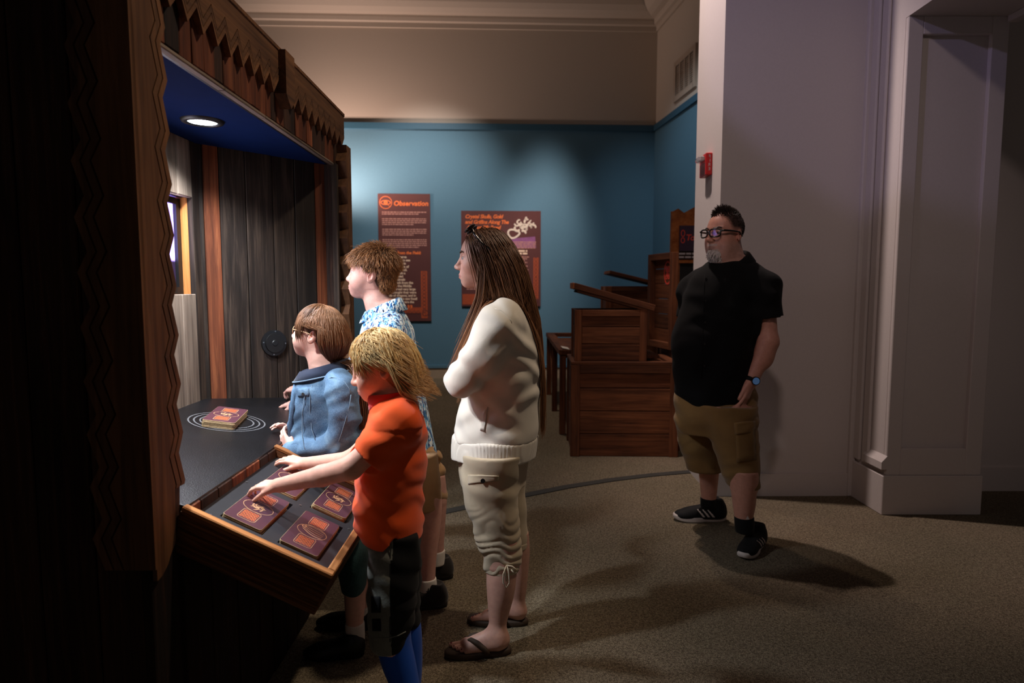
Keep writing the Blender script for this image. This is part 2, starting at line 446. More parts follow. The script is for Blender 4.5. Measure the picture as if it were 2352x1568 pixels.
# pilaster with plinth, edge mouldings, recessed panel
pil = empty('wall_pilaster', (2.3, 4.2, 0), 'off-white pilaster with plinth and recessed panel', kind='structure')
PX0, PX1, PY = 2.335, 2.93, 3.86
ZBEAM = on_x(2090, 35, 2.335).z; ZPAN = at(2150, 80, 3.87).z
box('shaft', (PX0, PY + .03, 0), (PX1, 4.5, 6.2), 'white_wall', pil)
for (a, b, c, d) in ((PX0, PX0 + .09, 0.25, ZBEAM), (PX1 - .10, PX1, 0.25, ZBEAM)):
    box('stile', (a, PY, c), (b, PY + .03, d), 'white_wall', pil, 0.004)
box('rail', (PX0 + .09, PY, 0.25), (PX1 - .10, PY + .03, 0.42), 'white_wall', pil, 0.004)
box('rail', (PX0 + .09, PY, ZPAN), (PX1 - .10, PY + .03, ZBEAM), 'white_wall', pil, 0.004)
for y in (4.03, 4.13):
    box('side_moulding', (PX0 - .022, y, 0.27), (PX0, y + .075, 6.2), 'white_wall', pil, 0.008)
box('side_moulding', (PX0 - .045, 4.20, 0.0), (PX0, 4.26, 6.2), 'white_wall', pil, 0.006)
# plinth with slanted cap on its side
bm = bmesh.new()
prof = [(PX0 - .012, 0.0), (PX0 - .012, 0.36), (PX0 + .0, 0.36), (PX0, 0.0)]
bm_box(bm, ((PX0 + PX1) / 2 - .008, (PY - .012 + 4.28) / 2, 0.125), (PX1 - PX0 + .03, 4.28 - PY + .012, 0.25), None, 0.004)
bm_obj('plinth', bm, 'white_wall', pil)
bm = bmesh.new()
q = [(-.035, .29), (-.035, .335), (0.0, .375), (0.0, .29)]
A = [bm.verts.new((PX0 + a, PY - .01, b)) for a, b in q]; B = [bm.verts.new((PX0 + a, 4.06, b)) for a, b in q]
for i in range(4): bm.faces.new((A[i], A[(i + 1) % 4], B[(i + 1) % 4], B[i]))
bm.faces.new(A); bm.faces.new(B); bm_obj('plinth_cap', bm, 'white_wall', pil)
# beam that runs from the pilaster over the camera's right
box('beam', (PX0, -2.8, ZBEAM), (PX1, PY + .03, 6.2), 'white_wall', pil)
box('beam_moulding', (PX1 - .02, -2.8, ZBEAM - .04), (PX1 + .05, PY - .002, ZBEAM), 'white_wall', pil, 0.006)
wall_slab('wall_far_right', (PX1 - .02, 4.33, 0), (6.5, 4.36, 0), 0, 6.2, 0.0, 0.2, 'white_wall', **S)
wall_slab('baseboard_far_right', (PX1, 4.33, 0), (6.5, 4.36, 0), 0, 0.165, 0.018, 0.02, 'white_wall', **S)

# fire alarm strobe on the lit side of the pillar
pd = (PL1 - PL0).normalized(); pn = Vector((pd.y, -pd.x, 0))
fa = on_plane(1621, 400, PL0, pn); fb = on_plane(1637, 350, PL0, pn)
s0, s1 = (fa - PL0).dot(pd), (fb - PL0).dot(pd)
z0f, z1f = on_plane(1637, 400, PL0, pn).z, on_plane(1637, 350, PL0, pn).z
al = empty('fire_alarm', PL0 + pd * (s0 + s1) / 2 + Vector((0, 0, z0f)), 'red wall-mounted fire alarm strobe on the lit side of the white pillar', 'fire alarm')
def pbox(name, a, b, z0, z1, o0, o1, mat, parent, bev=0.0):
    c = PL0 + pd * (a + b) / 2 + pn * (o0 + o1) / 2; c.z = (z0 + z1) / 2
    bm = bmesh.new(); bm_box(bm, (0, 0, 0), (b - a, o1 - o0, z1 - z0), None, bev)
    return bm_obj(name, bm, mat, parent, matrix=frame_mat(c, pd, -pn, (0, 0, 1)))
pbox('housing', s0, s1, z0f, z1f, 0, 0.045, 'fire_red', al, 0.004)
zm = z0f + (z1f - z0f) * .78
lens = pbox('strobe_lens', s0 + .02, s1 - .02, zm - .018, zm + .018, .045, .085, 'glass', al, 0.01)
pbox('bulb', s0 + .035, s1 - .035, zm - .007, zm + .007, .045, .07, 'sign_white', al)
for i in range(7):
    z = z0f + .012 + i * .011; pbox('grille_slot', s0 + .015, s1 - .015, z, z + .004, .044, .0465, 'vent_dark', al)
for i, ch in enumerate('FIRE'):
    text('lettering', ch, PL0 + pd * (s1 + .0015) + pn * 0.013 + Vector((0, 0, z1f - .035 - i * .028)), pn * -1 if False else pn, (0, 0, 1), 0.03, 'sign_white', al)
# ================================================================== THE EXHIBIT BOOTH
BX, BY0, BY1 = -0.89, 1.51, 3.36            # front plane, near end, far end
CE = -0.868                                 # counter edge
ZO, ZT, ZK = 2.04, 2.29, 0.84               # opening height, booth height, counter front height
BK = -1.38                                  # back wall inside
booth = empty('exhibit_booth', (BX - .3, 2.4, 0), 'rustic dark wooden puppet-theatre style exhibit booth with carved zigzag trim', 'exhibit booth')
def bplank(p0, p1, w, t, n, mat, name='plank'): return plank(name, p0, p1, w, t, n, mat, booth)
# near end wall (faces the camera), planks from the corner leftwards
x = BX - .02
i = 0
while x > -1.95:
    w = rnd.uniform(.10, .16)
    bplank((x - w / 2, BY0 + .012 + rnd.uniform(-.002, .004), 0), (x - w / 2, BY0 + .012, ZT), w - .004, .024, (0, -1, 0), 'wood_ext')
    x -= w
box('end_leak_block', (-1.95, BY0 + .026, 0), (BX - .03, BY0 + .036, ZT - .03), 'black', booth)  # unseen panel added to block light leaking between the end planks
# front: post backing board and lower cabinet front planks
bplank((BX - .015, 1.570, 0), (BX - .015, 1.570, ZT - .005), .125, .03, (1, 0, 0), 'wood_ext')
y = 1.632
while y < BY1 - .02:
    w = min(rnd.uniform(.11, .17), BY1 - y)
    bplank((CE - .022 + rnd.uniform(-.003, .003), y + w / 2, 0), (CE - .022, y + w / 2, ZK - .03), w - .004, .026, (1, 0, 0), 'wood_ext')
    y += w
bplank((BX - .02, BY1 - .06, 0), (BX - .02, BY1 - .06, ZT), .12, .04, (1, 0, 0), 'wood_ext')
# header front planks (short, vertical)
y = 1.632
while y < BY1 - .125:
    w = min(rnd.uniform(.045, .085), BY1 - .12 - y)
    bplank((BX - .016 + rnd.uniform(-.004, .003), y + w / 2, ZO + rnd.uniform(0, .006)), (BX - .016, y + w / 2, ZT), w - .003, .026, (1, 0, 0), rnd.choice(['wood_ext', 'wood_red', 'wood_red']))
    y += w
# lower lip of the header and its dark groove
y = 1.63
while y < BY1 - .14:
    w = min(rnd.uniform(.3, .5), BY1 - .13 - y)
    bplank((BX - .014, y, ZO - .004), (BX - .014, y + w - .004, ZO - .004), .024, .012, (0, 0, -1), 'wood_grey', 'lip'); y += w
box('lip_groove', (BX - .045, 1.63, ZO - .002), (BX - .027, BY1 - .12, ZO + .03), 'black_trim', booth)
# booth roof
box('roof_board', (-1.96, BY0 + .02, ZT - .03), (BX - .005, BY1, ZT - .004), 'wood_ext', booth)
# ceiling panel inside (with a round hole left for the lamps would not show: lamps sit just below it)
box('ceiling_panel', (BK - .05, 1.58, ZO + .0), (BX - .045, BY1 - .05, ZO + .02), 'booth_ceiling', booth)
# downlights
for i, Y in enumerate((2.417, 1.86)):
    dl = empty('downlight', (-1.155, Y, ZO), ('round white LED downlight recessed in the blue booth ceiling beside the window', 'round white LED downlight in the booth ceiling hidden behind the carved corner post')[i], 'downlight', 'booth downlights')
    bm = bmesh.new()
    ring = []
    for r, z in ((.050, -.002), (.054, -.010), (.072, -.008), (.076, 0.0)):
        ring.append([bm.verts.new((r * math.cos(2 * math.pi * k / 40), r * math.sin(2 * math.pi * k / 40), z)) for k in range(40)])
    for a, b in zip(ring, ring[1:]):
        for k in range(40): bm.faces.new((a[k], a[(k + 1) % 40], b[(k + 1) % 40], b[k]))
    bm_obj('trim_ring', bm, 'black', dl, True, Matrix.Translation((-1.155, Y, ZO)))
    cyl('diffuser', (-1.155, Y, ZO - .003), (0, 0, 1), .051, .004, 'lamp_glow', dl, 36)
    spot('downlight_lamp', (-1.155, Y, ZO - .012), (-1.13 if i == 0 else -1.08, Y, 0), (100, 130)[i], (0.86, 0.92, 1.0), 142, 0.6, 0.045)

# carved zigzag boards -------------------------------------------------
def zig(n, per, amp, off, length):
    """zigzag polyline along length: list of (s, depth)"""
    pts = []; s = 0.0; up = True
    pts.append((0.0, off))
    k = 0
    while s < length - 1e-6:
        s2 = min(length, s + per * (.62 if k % 2 == 0 else .38)); f = (s2 - s) / (per * (.62 if k % 2 == 0 else .38))
        d0 = pts[-1][1]; d1 = (off + amp) if k % 2 == 0 else off
        pts.append((s2, d0 + (d1 - d0) * f)); s = s2; k += 1
    return pts
def band_set(par, o, along, across, length, width, per, amp, end=None, th=.018, bw=.019, gr=.005):
    """grooved zigzag board: thin dark backing, two zigzag bands and the plain field, with open grooves between"""
    top = width - amp
    def poly(off): 
        z = zig(0, per, amp, off, length)
        return z if end is None else z + end(off, z[-1][1], length)
    def field(off): return [(0.0, 0.0)] + poly(off) + ([(length, 0.0)] if end is None else [])
    prism('backing', field(top - .004), Vector(o), along, across, .007, 'wood_ext', par)
    for off in (top, top - bw - gr):
        A, B = zig(0, per, amp, off, length), zig(0, per, amp, off - bw, length)
        prism('zigzag_band', A + B[::-1], Vector(o), along, across, th, 'wood_carved', par)
    prism('plain_field', field(top - 2 * (bw + gr)), Vector(o), along, across, th, 'wood_carved', par)
def carved(name, o, along, across, length, width, per, amp, parent=None):
    par = empty_part(name, o, parent); band_set(par, o, along, across, length, width, per, amp); return par
def empty_part(name, o, parent):
    e = bpy.data.objects.new(name, None); e.location = o; e.empty_display_size = .05
    return link(e, parent)
# header board: along +y, across -z, extrudes along y x (-z) = -x  -> flip so it comes out to +x
def carved_header(y0, y1):
    # along = -y from y1, across = -z : (-y) x (-z) = y x z = +x
    return carved('carved_header', (BX, y1, ZT + .01), (0, -1, 0), (0, 0, -1), y1 - y0, .168, .088, .060, booth)
carved_header(1.515, 2.435)
carved_header(2.535, BY1)
prism('peg', [(0, 0), (.098, 0), (.098, .16), (.049, .205), (0, .16)], (BX, 2.535, ZT + .015), (0, -1, 0), (0, 0, -1), .045, 'wood_carved', booth)
plank('cornice', (BX - .004, BY0 + .005, ZT + .018), (BX - .004, BY1 + .004, ZT + .018), .052, .018, (0, 0, 1), 'wood_carved', booth)
# near corner post, front face: along z up, across +y ; z x y = -x -> use along -z from the top
def curl(off, e, length):
    return [(length + q, max(e, .02) * w) for q, w in ((.05, .97), (.10, .9), (.15, .74), (.18, .5), (.195, .25), (.20, 0.0))]
# front face: (-z) x (+y) = +x
par = empty_part('carved_post', (BX, BY0 - .012, ZT - .14), booth)
band_set(par, (BX, BY0 - .012, ZT - .14), (0, 0, -1), (0, 1, 0), 1.25, .150, .129, .026, curl)
# end face (faces the camera): along +z, across -x: z x (-x) = -y
par = empty_part('carved_post', (BX + .018, BY0, .73), booth)
band_set(par, (BX + .018, BY0, .73), (0, 0, 1), (-1, 0, 0), 1.55, .150, .129, .026)
# far post: zigzag edge towards the opening: along +z, across -y : z x (-y) = +x
par = empty_part('carved_post', (BX, BY1, .9), booth)
band_set(par, (BX, BY1, .3), (0, 0, 1), (0, -1, 0), ZT - .45, .110, .129, .034, None, .05, .03, .004)

# inside: back wall with window, splayed far wall
WY0, WY1, WZ0, WZ1 = 2.02, 2.735, 1.392, 1.80
y = 1.56
edges = [1.56, 1.70, 1.83, 1.93, 2.02, 2.17, 2.33, 2.47, 2.62, 2.735, 2.80]
for a, b in zip(edges, edges[1:]):
    m = 'wood_grey' if a >= 2.3 else rnd.choice(['wood_int', 'wood_grey'])
    if a >= 2.73: m = 'wood_int'
    if a >= WY0 - .01 and b <= WY1 + .01:
        bplank((BK + rnd.uniform(-.003, .003), (a + b) / 2, .85), (BK, (a + b) / 2, WZ0), b - a - .003, .03, (1, 0, 0), m)
        bplank((BK + rnd.uniform(-.003, .003), (a + b) / 2, WZ1), (BK, (a + b) / 2, ZO), b - a - .003, .03, (1, 0, 0), m)
    else:
        bplank((BK, (a + b) / 2, .85), (BK, (a + b) / 2, ZO), b - a - .003, .03, (1, 0, 0), m)
plank('window_jamb', (BK - .045, WY1 + .012, WZ0 - .005), (BK - .045, WY1 + .012, WZ1 + .005), .075, .03, (0, -1, 0), 'wood_orange', booth)
plank('window_jamb', (BK - .045, WY0 - .012, WZ0 - .005), (BK - .045, WY0 - .012, WZ1 + .005), .075, .03, (0, 1, 0), 'wood_orange', booth)
plank('window_head', (BK - .055, WY0, WZ1 + .012), (BK - .055, WY1, WZ1 + .012), .09, .02, (0, 0, -1), 'black_trim', booth)
plank('window_sill', (BK - .055, WY0, WZ0 - .012), (BK - .055, WY1, WZ0 - .012), .09, .02, (0, 0, 1), 'wood_grey', booth)
FW0, FW1 = Vector((-1.385, 2.765, 0)), Vector((BX - .045, 3.27, 0))
fd = (FW1 - FW0); FL = fd.length; fd.normalize(); fn = Vector((fd.y, -fd.x, 0))
s = 0.0; cuts = [0.0, .055, .125, .245, .375, .49, .60, FL]
mats = ['wood_int', 'wood_red', 'wood_int', 'wood_int', 'wood_int', 'wood_int', 'wood_red']
for a, b, m in zip(cuts, cuts[1:], mats):
    p = FW0 + fd * (a + b) / 2 - fn * (.012 + rnd.uniform(0, .005))
    bplank((p.x, p.y, .80), (p.x, p.y, ZO + .005), b - a - .003, .024, fn, m)
# jamb between far wall and front
bplank((BX - .035, BY1 - .095, ZK - .03), (BX - .035, BY1 - .095, ZO), .05, .03, (0, -1, 0), 'wood_ext')
bplank((BX - .005, BY1 - .115, ZK - .03), (BX - .005, BY1 - .115, ZO), .03, .03, (0, -1, 0), 'wood_int')
box('back_panel', (-1.6, 1.56, 0), (-1.575, BY1 - .02, ZT - .03), 'black', booth)
box('end_panel', (-1.95, BY1 - .03, 0), (BX - .03, BY1 - .005, ZT - .03), 'wood_ext', booth)
box('outer_back', (-1.95, BY0 + .02, 0), (-1.92, BY1, ZT - .03), 'wood_ext', booth)
# counter: rises slightly towards the back
csl = Vector((-.49, 0, .085)).normalized(); cnrm = Vector((.085, 0, .49)).normalized()
def cpt(x, y): return Vector((x, y, ZK + (CE - x) * .085 / .49))
poly = [(CE, 1.64), (CE, 3.245), (FW1.x, FW1.y - .01), (FW0.x, FW0.y - .005), (BK + .01, 1.58), (BX - .03, 1.58), (BX - .03, 1.64)]
bm = bmesh.new()
top = [bm.verts.new(cpt(a, b)) for a, b in poly]; bot = [bm.verts.new(cpt(a, b) - Vector((0, 0, .02))) for a, b in poly]
bm.faces.new(top); bm.faces.new(bot[::-1])
for i in range(len(poly)): bm.faces.new((top[i], top[(i + 1) % len(poly)], bot[(i + 1) % len(poly)], bot[i]))
ct = bm_obj('counter_top', bm, 'counter', booth)
# wooden face strip below the counter edge, in short pieces
y = 1.633
while y < 3.24:
    w = min(rnd.uniform(.05, .12), 3.245 - y)
    bplank((CE - .003 + rnd.uniform(0, .003), y + w / 2, ZK - .135), (CE - .002, y + w / 2, ZK - .006), w - .002, .014, (1, 0, 0), rnd.choice(['wood_ext', 'wood_red', 'wood_red']), 'edge_piece')
    y += w
# concentric rings printed on the counter round the loose deck
rc = on_plane(522, 968, cpt(BX, 2), cnrm)
for r in (.142, .122, .100):
    bm = bmesh.new(); ri = [[], []]
    for k in range(64):
        t = 2 * math.pi * k / 64
        for j, rr in enumerate((r, r - .006)):
            ri[j].append(bm.verts.new(cpt(rc.x + rr * math.cos(t), rc.y + rr * math.sin(t)) + cnrm * .0008))
    for k in range(64): bm.faces.new((ri[0][k], ri[0][(k + 1) % 64], ri[1][(k + 1) % 64], ri[1][k]))
    bm_obj('printed_ring', bm, 'grey_print', ct)
# screen behind the window
scr = empty('video_screen', (BK - .05, (WY0 + WY1) / 2, WZ0 - .05), 'video screen glowing white and violet behind the booth window', 'screen')
def screen_mat():
    t = NT('screen_picture'); tc = t.node('ShaderNodeTexCoord')
    sep = t.node('ShaderNodeSeparateXYZ'); t.link(tc.outputs['Object'], sep.inputs[0])
    ch = t.node('ShaderNodeTexChecker'); mp = t.node('ShaderNodeMapping'); mp.inputs['Scale'].default_value = (60, 60, 60)
    t.link(tc.outputs['Object'], mp.inputs[0]); t.link(mp.outputs[0], ch.inputs[0]); ch.inputs['Scale'].default_value = 1.0
    ch.inputs['Color1'].default_value = (.26, .16, .85, 1); ch.inputs['Color2'].default_value = (.42, .30, 1.0, 1)
    n = t.noise(t.coords((1, 1, .5)), 7, 2)
    plaid = t.mix(.6, ch.outputs[0], t.ramp(n, [(.35, (.16, .10, .6, 1)), (.65, (.5, .38, 1, 1))]))
    # y position: white shirt nearer the middle, plaid scarf, dark edge
    yy = t.node('ShaderNodeMath', operation='ADD'); nz = t.node('ShaderNodeMath', operation='MULTIPLY'); nz.inputs[1].default_value = .07
    t.link(n, nz.inputs[0]); t.link(sep.outputs['Y'], yy.inputs[0]); t.link(nz.outputs[0], yy.inputs[1])
    mr = t.node('ShaderNodeMapRange'); mr.inputs['From Min'].default_value = -.36; mr.inputs['From Max'].default_value = .36
    t.link(yy.outputs[0], mr.inputs[0])
    w = t.ramp(mr.outputs[0], [(0.0, (.55, .42, 1, 1)), (.30, (1, .95, 1, 1)), (.925, (1, .9, 1, 1)), (.926, (0, 0, 0, 1))], 'CONSTANT')
    msk = t.ramp(mr.outputs[0], [(0, (0, 0, 0, 1)), (.915, (0, 0, 0, 1)), (.92, (1, 1, 1, 1)), (.999, (1, 1, 1, 1))], 'CONSTANT')
    c = t.mix(msk, w, plaid)
    zz = t.node('ShaderNodeMapRange'); zz.inputs['From Min'].default_value = -.24; zz.inputs['From Max'].default_value = .24
    t.link(sep.outputs['Z'], zz.inputs[0])
    low = t.ramp(zz.outputs[0], [(0, (.010, .005, .008, 1)), (.36, (.014, .007, .010, 1)), (.40, (1, 1, 1, 1))])
    c = t.mix(1.0, c, low, 'MULTIPLY')
    t.b.inputs['Base Color'].default_value = (.01, .01, .01, 1); t.b.inputs['Roughness'].default_value = .3
    t.link(c, t.b.inputs['Emission Color']); t.b.inputs['Emission Strength'].default_value = 9.0
    return t.m
M['screen'] = screen_mat()
zc, yc = (WZ0 + WZ1) / 2, (WY0 + WY1) / 2
box('picture', (BK - .060, WY0 + .002, WZ0 + .002), (BK - .050, WY1 - .004, WZ1 - .004), 'screen', scr)
for q in ((WY0 + .002, WY0 + .03, WZ0 + .002, WZ1 - .004), (WY1 - .036, WY1 - .004, WZ0 + .002, WZ1 - .004), (WY0 + .03, WY1 - .036, WZ0 + .002, WZ0 + .03), (WY0 + .03, WY1 - .036, WZ1 - .03, WZ1 - .004)):
    box('bezel', (BK - .050, q[0], q[2]), (BK - .036, q[1], q[3]), 'black', scr)
# speaker on the far wall
sp = on_plane(628, 787, FW0, fn)
spk = empty('wall_speaker', sp, 'round black loudspeaker screwed to the weathered plank wall', 'speaker')
R0 = .062
cyl('rim', sp + fn * .004, fn, R0, .016, 'black', spk, 40)
cyl('grille', sp + fn * .010, fn, R0 * .80, .016, 'black_trim', spk, 36, R0 * .74)
cyl('dust_cap', sp + fn * .018, fn, R0 * .3, .006, 'black', spk, 24, R0 * .2)
side = fn.cross(Vector((0, 0, 1)))
for a in (0.1, 1.67, 3.24, 4.81):
    cyl('screw', sp + fn * .0125 + (side * math.cos(a) + Vector((0, 0, 1)) * math.sin(a)) * R0 * .9, fn, .0035, .003, 'screw', spk, 10)

# ------------------------------------------------------------------ tray
TA = Vector((-.866, 1.62, .838)); TB = Vector((-.478, 1.62, .652))
tt = (TB - TA); TL = tt.length; tt.normalize(); ts = Vector((0, 1, 0)); tn = tt.cross(ts); tn = tn if tn.z > 0 else -tn
TS = .665
def tp(a, s, h=0.0): return TA + tt * a + ts * s + tn * h
tray = empty_part('tray', tp(TL / 2, TS / 2), booth); tray['label'] = 'sloping wooden tray with black plate fixed to the counter'
# near and far side boards, front board, plate
for nm, s0, nn in (('near_board', .010, -ts), ('far_board', TS - .010, ts)):
    plank(nm, tp(-.005, s0, -.062), tp(TL, s0, -.062), .112, .022, nn, 'wood_rib', tray)
    plank('rim', tp(-.005, s0, .000), tp(TL, s0, .000), .024, .014, tn, 'wood_tray', tray)
plank('front_board', tp(TL - .011, .021, -.062), tp(TL - .011, TS - .021, -.062), .112, .022, tt, 'wood_rib', tray)
plank('rim', tp(TL - .011, .0225, .000), tp(TL - .011, TS - .0225, .000), .024, .014, tn, 'wood_tray', tray)
for k in range(6): plank('rib', tp(0, -.0015, -.020 - k * .016), tp(TL - .002, -.0015, -.020 - k * .016), .006, .004, -ts, 'wood_rib', tray)
# wooden bottom and plate with four wells
DK = [(.072, .110), (.248, .110), (.072, .395), (.248, .395)]
DW, DL = .118, .235
bm = bmesh.new()
xs = [0.0, .066, .196, .242, .372, TL - .022]; ys = [.021, .102, .352, .387, .637, TS - .021]
for i in range(5):
    for j in range(5):
        if i in (1, 3) and j in (1, 3): continue
        a = [(xs[i], ys[j]), (xs[i + 1], ys[j]), (xs[i + 1], ys[j + 1]), (xs[i], ys[j + 1])]
        bm.faces.new([bm.verts.new(tp(p, q, -.030)) for p, q in a])
for i in (1, 3):
    for j in (1, 3):
        a = [(xs[i], ys[j]), (xs[i + 1], ys[j]), (xs[i + 1], ys[j + 1]), (xs[i], ys[j + 1])]
        bm.faces.new([bm.verts.new(tp(p, q, -.052)) for p, q in a])
        for k in range(4):
            (p, q), (p2, q2) = a[k], a[(k + 1) % 4]
            bm.faces.new([bm.verts.new(tp(p, q, -.030)), bm.verts.new(tp(p2, q2, -.030)), bm.verts.new(tp(p2, q2, -.052)), bm.verts.new(tp(p, q, -.052))])
bmesh.ops.remove_doubles(bm, verts=bm.verts, dist=1e-5)
bm_obj('well_plate', bm, 'plate', tray)
bm = bmesh.new()
c8 = [bm.verts.new(tp(a, s, h)) for h in (-.085, -.070) for a, s in ((0, .02), (TL - .02, .02), (TL - .02, TS - .02), (0, TS - .02))]
for f in ((0, 1, 2, 3), (4, 5, 6, 7), (0, 1, 5, 4), (1, 2, 6, 5), (2, 3, 7, 6), (3, 0, 4, 7)): bm.faces.new([c8[k] for k in f])
bm_obj('bottom_panel', bm, 'wood_ext', tray)
for a, s in ((.03, .06), (.045, .085), (.215, .06), (.385, .045), (.395, .075), (.03, .36), (.215, .37), (.39, .36), (.03, .62), (.39, .62)):
    cyl('screw', tp(a, s, -.0295), tn, .0045, .002, 'screw', tray, 10)

# ------------------------------------------------------------------ decks of cards
def rrect(w, l, r, n=4):
    pts = []
    for cx, cy, a0 in ((w / 2 - r, l / 2 - r, 0), (-w / 2 + r, l / 2 - r, 90), (-w / 2 + r, -l / 2 + r, 180), (w / 2 - r, -l / 2 + r, 270)):
        for k in range(n + 1):
            t = math.radians(a0 + 90 * k / n); pts.append((cx + r * math.cos(t), cy + r * math.sin(t)))
    return pts
def ring_strip(bm, pts, w, z=0.0):
    """closed outline strip of width w (inwards), flat"""
    n = len(pts); c = (sum(p[0] for p in pts) / n, sum(p[1] for p in pts) / n)
    out, inn = [], []
    for i, p in enumerate(pts):
        q0, q1 = pts[i - 1], pts[(i + 1) % n]
        d = Vector((q1[0] - q0[0], q1[1] - q0[1])); d.normalize(); nn = Vector((d.y, -d.x))
        if nn.dot(Vector((p[0] - c[0], p[1] - c[1]))) > 0: nn = -nn
        out.append(bm.verts.new((p[0], p[1], z))); inn.append(bm.verts.new((p[0] + nn.x * w, p[1] + nn.y * w, z)))
    for i in range(n): bm.faces.new((out[i], out[(i + 1) % n], inn[(i + 1) % n], inn[i]))
def line_strip(bm, pts, w, z=0.0):
    n = len(pts); A, B = [], []
    for i, p in enumerate(pts):
        q0, q1 = pts[max(i - 1, 0)], pts[min(i + 1, n - 1)]
        d = Vector((q1[0] - q0[0], q1[1] - q0[1])).normalized(); nn = Vector((-d.y, d.x))
        ww = w * (1 if 0 < i < n - 1 else .4)
        A.append(bm.verts.new((p[0] + nn.x * ww / 2, p[1] + nn.y * ww / 2, z))); B.append(bm.verts.new((p[0] - nn.x * ww / 2, p[1] - nn.y * ww / 2, z)))
    for i in range(n - 1): bm.faces.new((A[i], A[i + 1], B[i + 1], B[i]))
def card_deck(O, ex, ey, label, motif, n=4, h0=0.0, seed=0):
    """local x = short side, local y = long side"""
    r = random.Random(seed); ex, ey = Vector(ex).normalized(), Vector(ey).normalized(); ez = ex.cross(ey)
    root = empty('card_deck', O, label, 'card deck', 'plum card decks')
    TH = .0055
    for k in range(n):
        j = (r.uniform(-.0015, .0015), r.uniform(-.0015, .0015))
        bm = bmesh.new()
        outl = rrect(DW, DL, .009)
        lo = [bm.verts.new((a + j[0], b + j[1], k * TH)) for a, b in outl]; md = [bm.verts.new((a + j[0], b + j[1], k * TH + TH * .88)) for a, b in outl]
        ti = [bm.verts.new((a * .988 + j[0], b * .993 + j[1], k * TH + TH * .97)) for a, b in outl]
        m = len(outl)
        fs = []
        for i in range(m):
            bm.faces.new((lo[i], lo[(i + 1) % m], md[(i + 1) % m], md[i])); bm.faces.new((md[i], md[(i + 1) % m], ti[(i + 1) % m], ti[i]))
        bm.faces.new(lo[::-1]); tf = bm.faces.new(ti)
        c = bm_obj('card', bm, 'card_edge', root, matrix=frame_mat(Vector(O), ex, ey, ez))
        c.data.materials.append(M['purple_card'])
        c.data.polygons[len(c.data.polygons) - 1].material_index = 1
        for p in c.data.polygons:
            if len(p.vertices) > 4: p.material_index = 1
    zt = n * TH + .0001
    fm = frame_mat(Vector(O) + ez * zt, ex, ey, ez)
    bm = bmesh.new()
    # big oval with a second line, two rounded tiles
    ov = [(.047 * math.cos(t), .036 * math.sin(t)) for t in [2 * math.pi * k / 48 for k in range(48)]]
    ring_strip(bm, ov, .0016)
    for sgn in (1, -1):
        tile = [(a, b + sgn * .066) for a, b in rrect(.056, .062, .009)]
        ring_strip(bm, tile, .0014)
    if motif == 'bird':
        for q in range(5):
            line_strip(bm, [(.036 - .068 * t, -.012 + .008 * q + (-.012 + .004 * q) * math.sin(t * 3.1 + .4) + .010 * t) for t in [k / 14 for k in range(15)]], .0022 - .0002 * q)
        line_strip(bm, [(-.030 + .006 * math.cos(t), .014 + .006 * math.sin(t)) for t in [k * .45 for k in range(14)]], .003)
        line_strip(bm, [(-.034, .019), (-.041, .017), (-.036, .013)], .0025)
        line_strip(bm, [(-.024, .022), (-.026, .028), (-.030, .021)], .002)
    else:
        for q in range(7):
            a = q * .9 + 1; line_strip(bm, [(.028 * math.cos(a) * t + .006 * math.sin(t * 6 + q), .020 * math.sin(a) * t + .006 * math.cos(t * 5 + q)) for t in [k / 10 for k in range(11)]], .003)
        ring_strip(bm, [(.020 * math.cos(t), .012 * math.sin(t)) for t in [2 * math.pi * k / 24 for k in range(24)]], .002)
    tag(bm_obj('gold_motif', bm, 'card_gold', root, matrix=fm), kind='stuff')
    for sgn in (1, -1):
        bm = bmesh.new()
        for a in range(4):
            for b in range(4):
                cx, cy = -.0175 + a * .0117, sgn * .066 - .0175 + b * .0117
                ring_strip(bm, [(cx + .0062 * math.cos(t) * (1 + .2 * math.sin(2 * t + a)), cy + .0062 * math.sin(t)) for t in [2 * math.pi * k / 12 for k in range(12)]], .0026)
                line_strip(bm, [(cx - .006, cy - .006 + .004 * (a % 2)), (cx, cy + .002), (cx + .006, cy + .006 - .004 * (b % 2))], .0022)
        tag(bm_obj('knotwork_tile', bm, 'card_orange', root, matrix=fm), kind='stuff')
    return root
labs = ['plum card deck in the tray lying under the child\'s nearer hand', 'plum card deck printed with a gold long-tailed bird beside the tray front board',
        'plum card deck in the tray lying under the child\'s farther hand', 'plum card deck with gold ornament between tray front board and orange shirt']
DECK_H = (.010, .010, .006, .012)
for k, (a, s) in enumerate(DK):
    card_deck(tp(a + DW / 2 - .004, s + DL / 2, -.051), tt, ts, labs[k], 'bird' if k == 1 else 'knot', (5, 5, 5, 6)[k], 0, k)
cc = on_plane(515, 968, cpt(BX, 2), cnrm)
DKC = (cc.x, cc.y)
card_deck(cpt(cc.x - .0, cc.y + .01) + cnrm * .001, Vector((.98, .19, -.17)), (-.19, .98, .033), 'plum card deck lying on the black counter over printed rings', 'knot', 5, 0, 9)
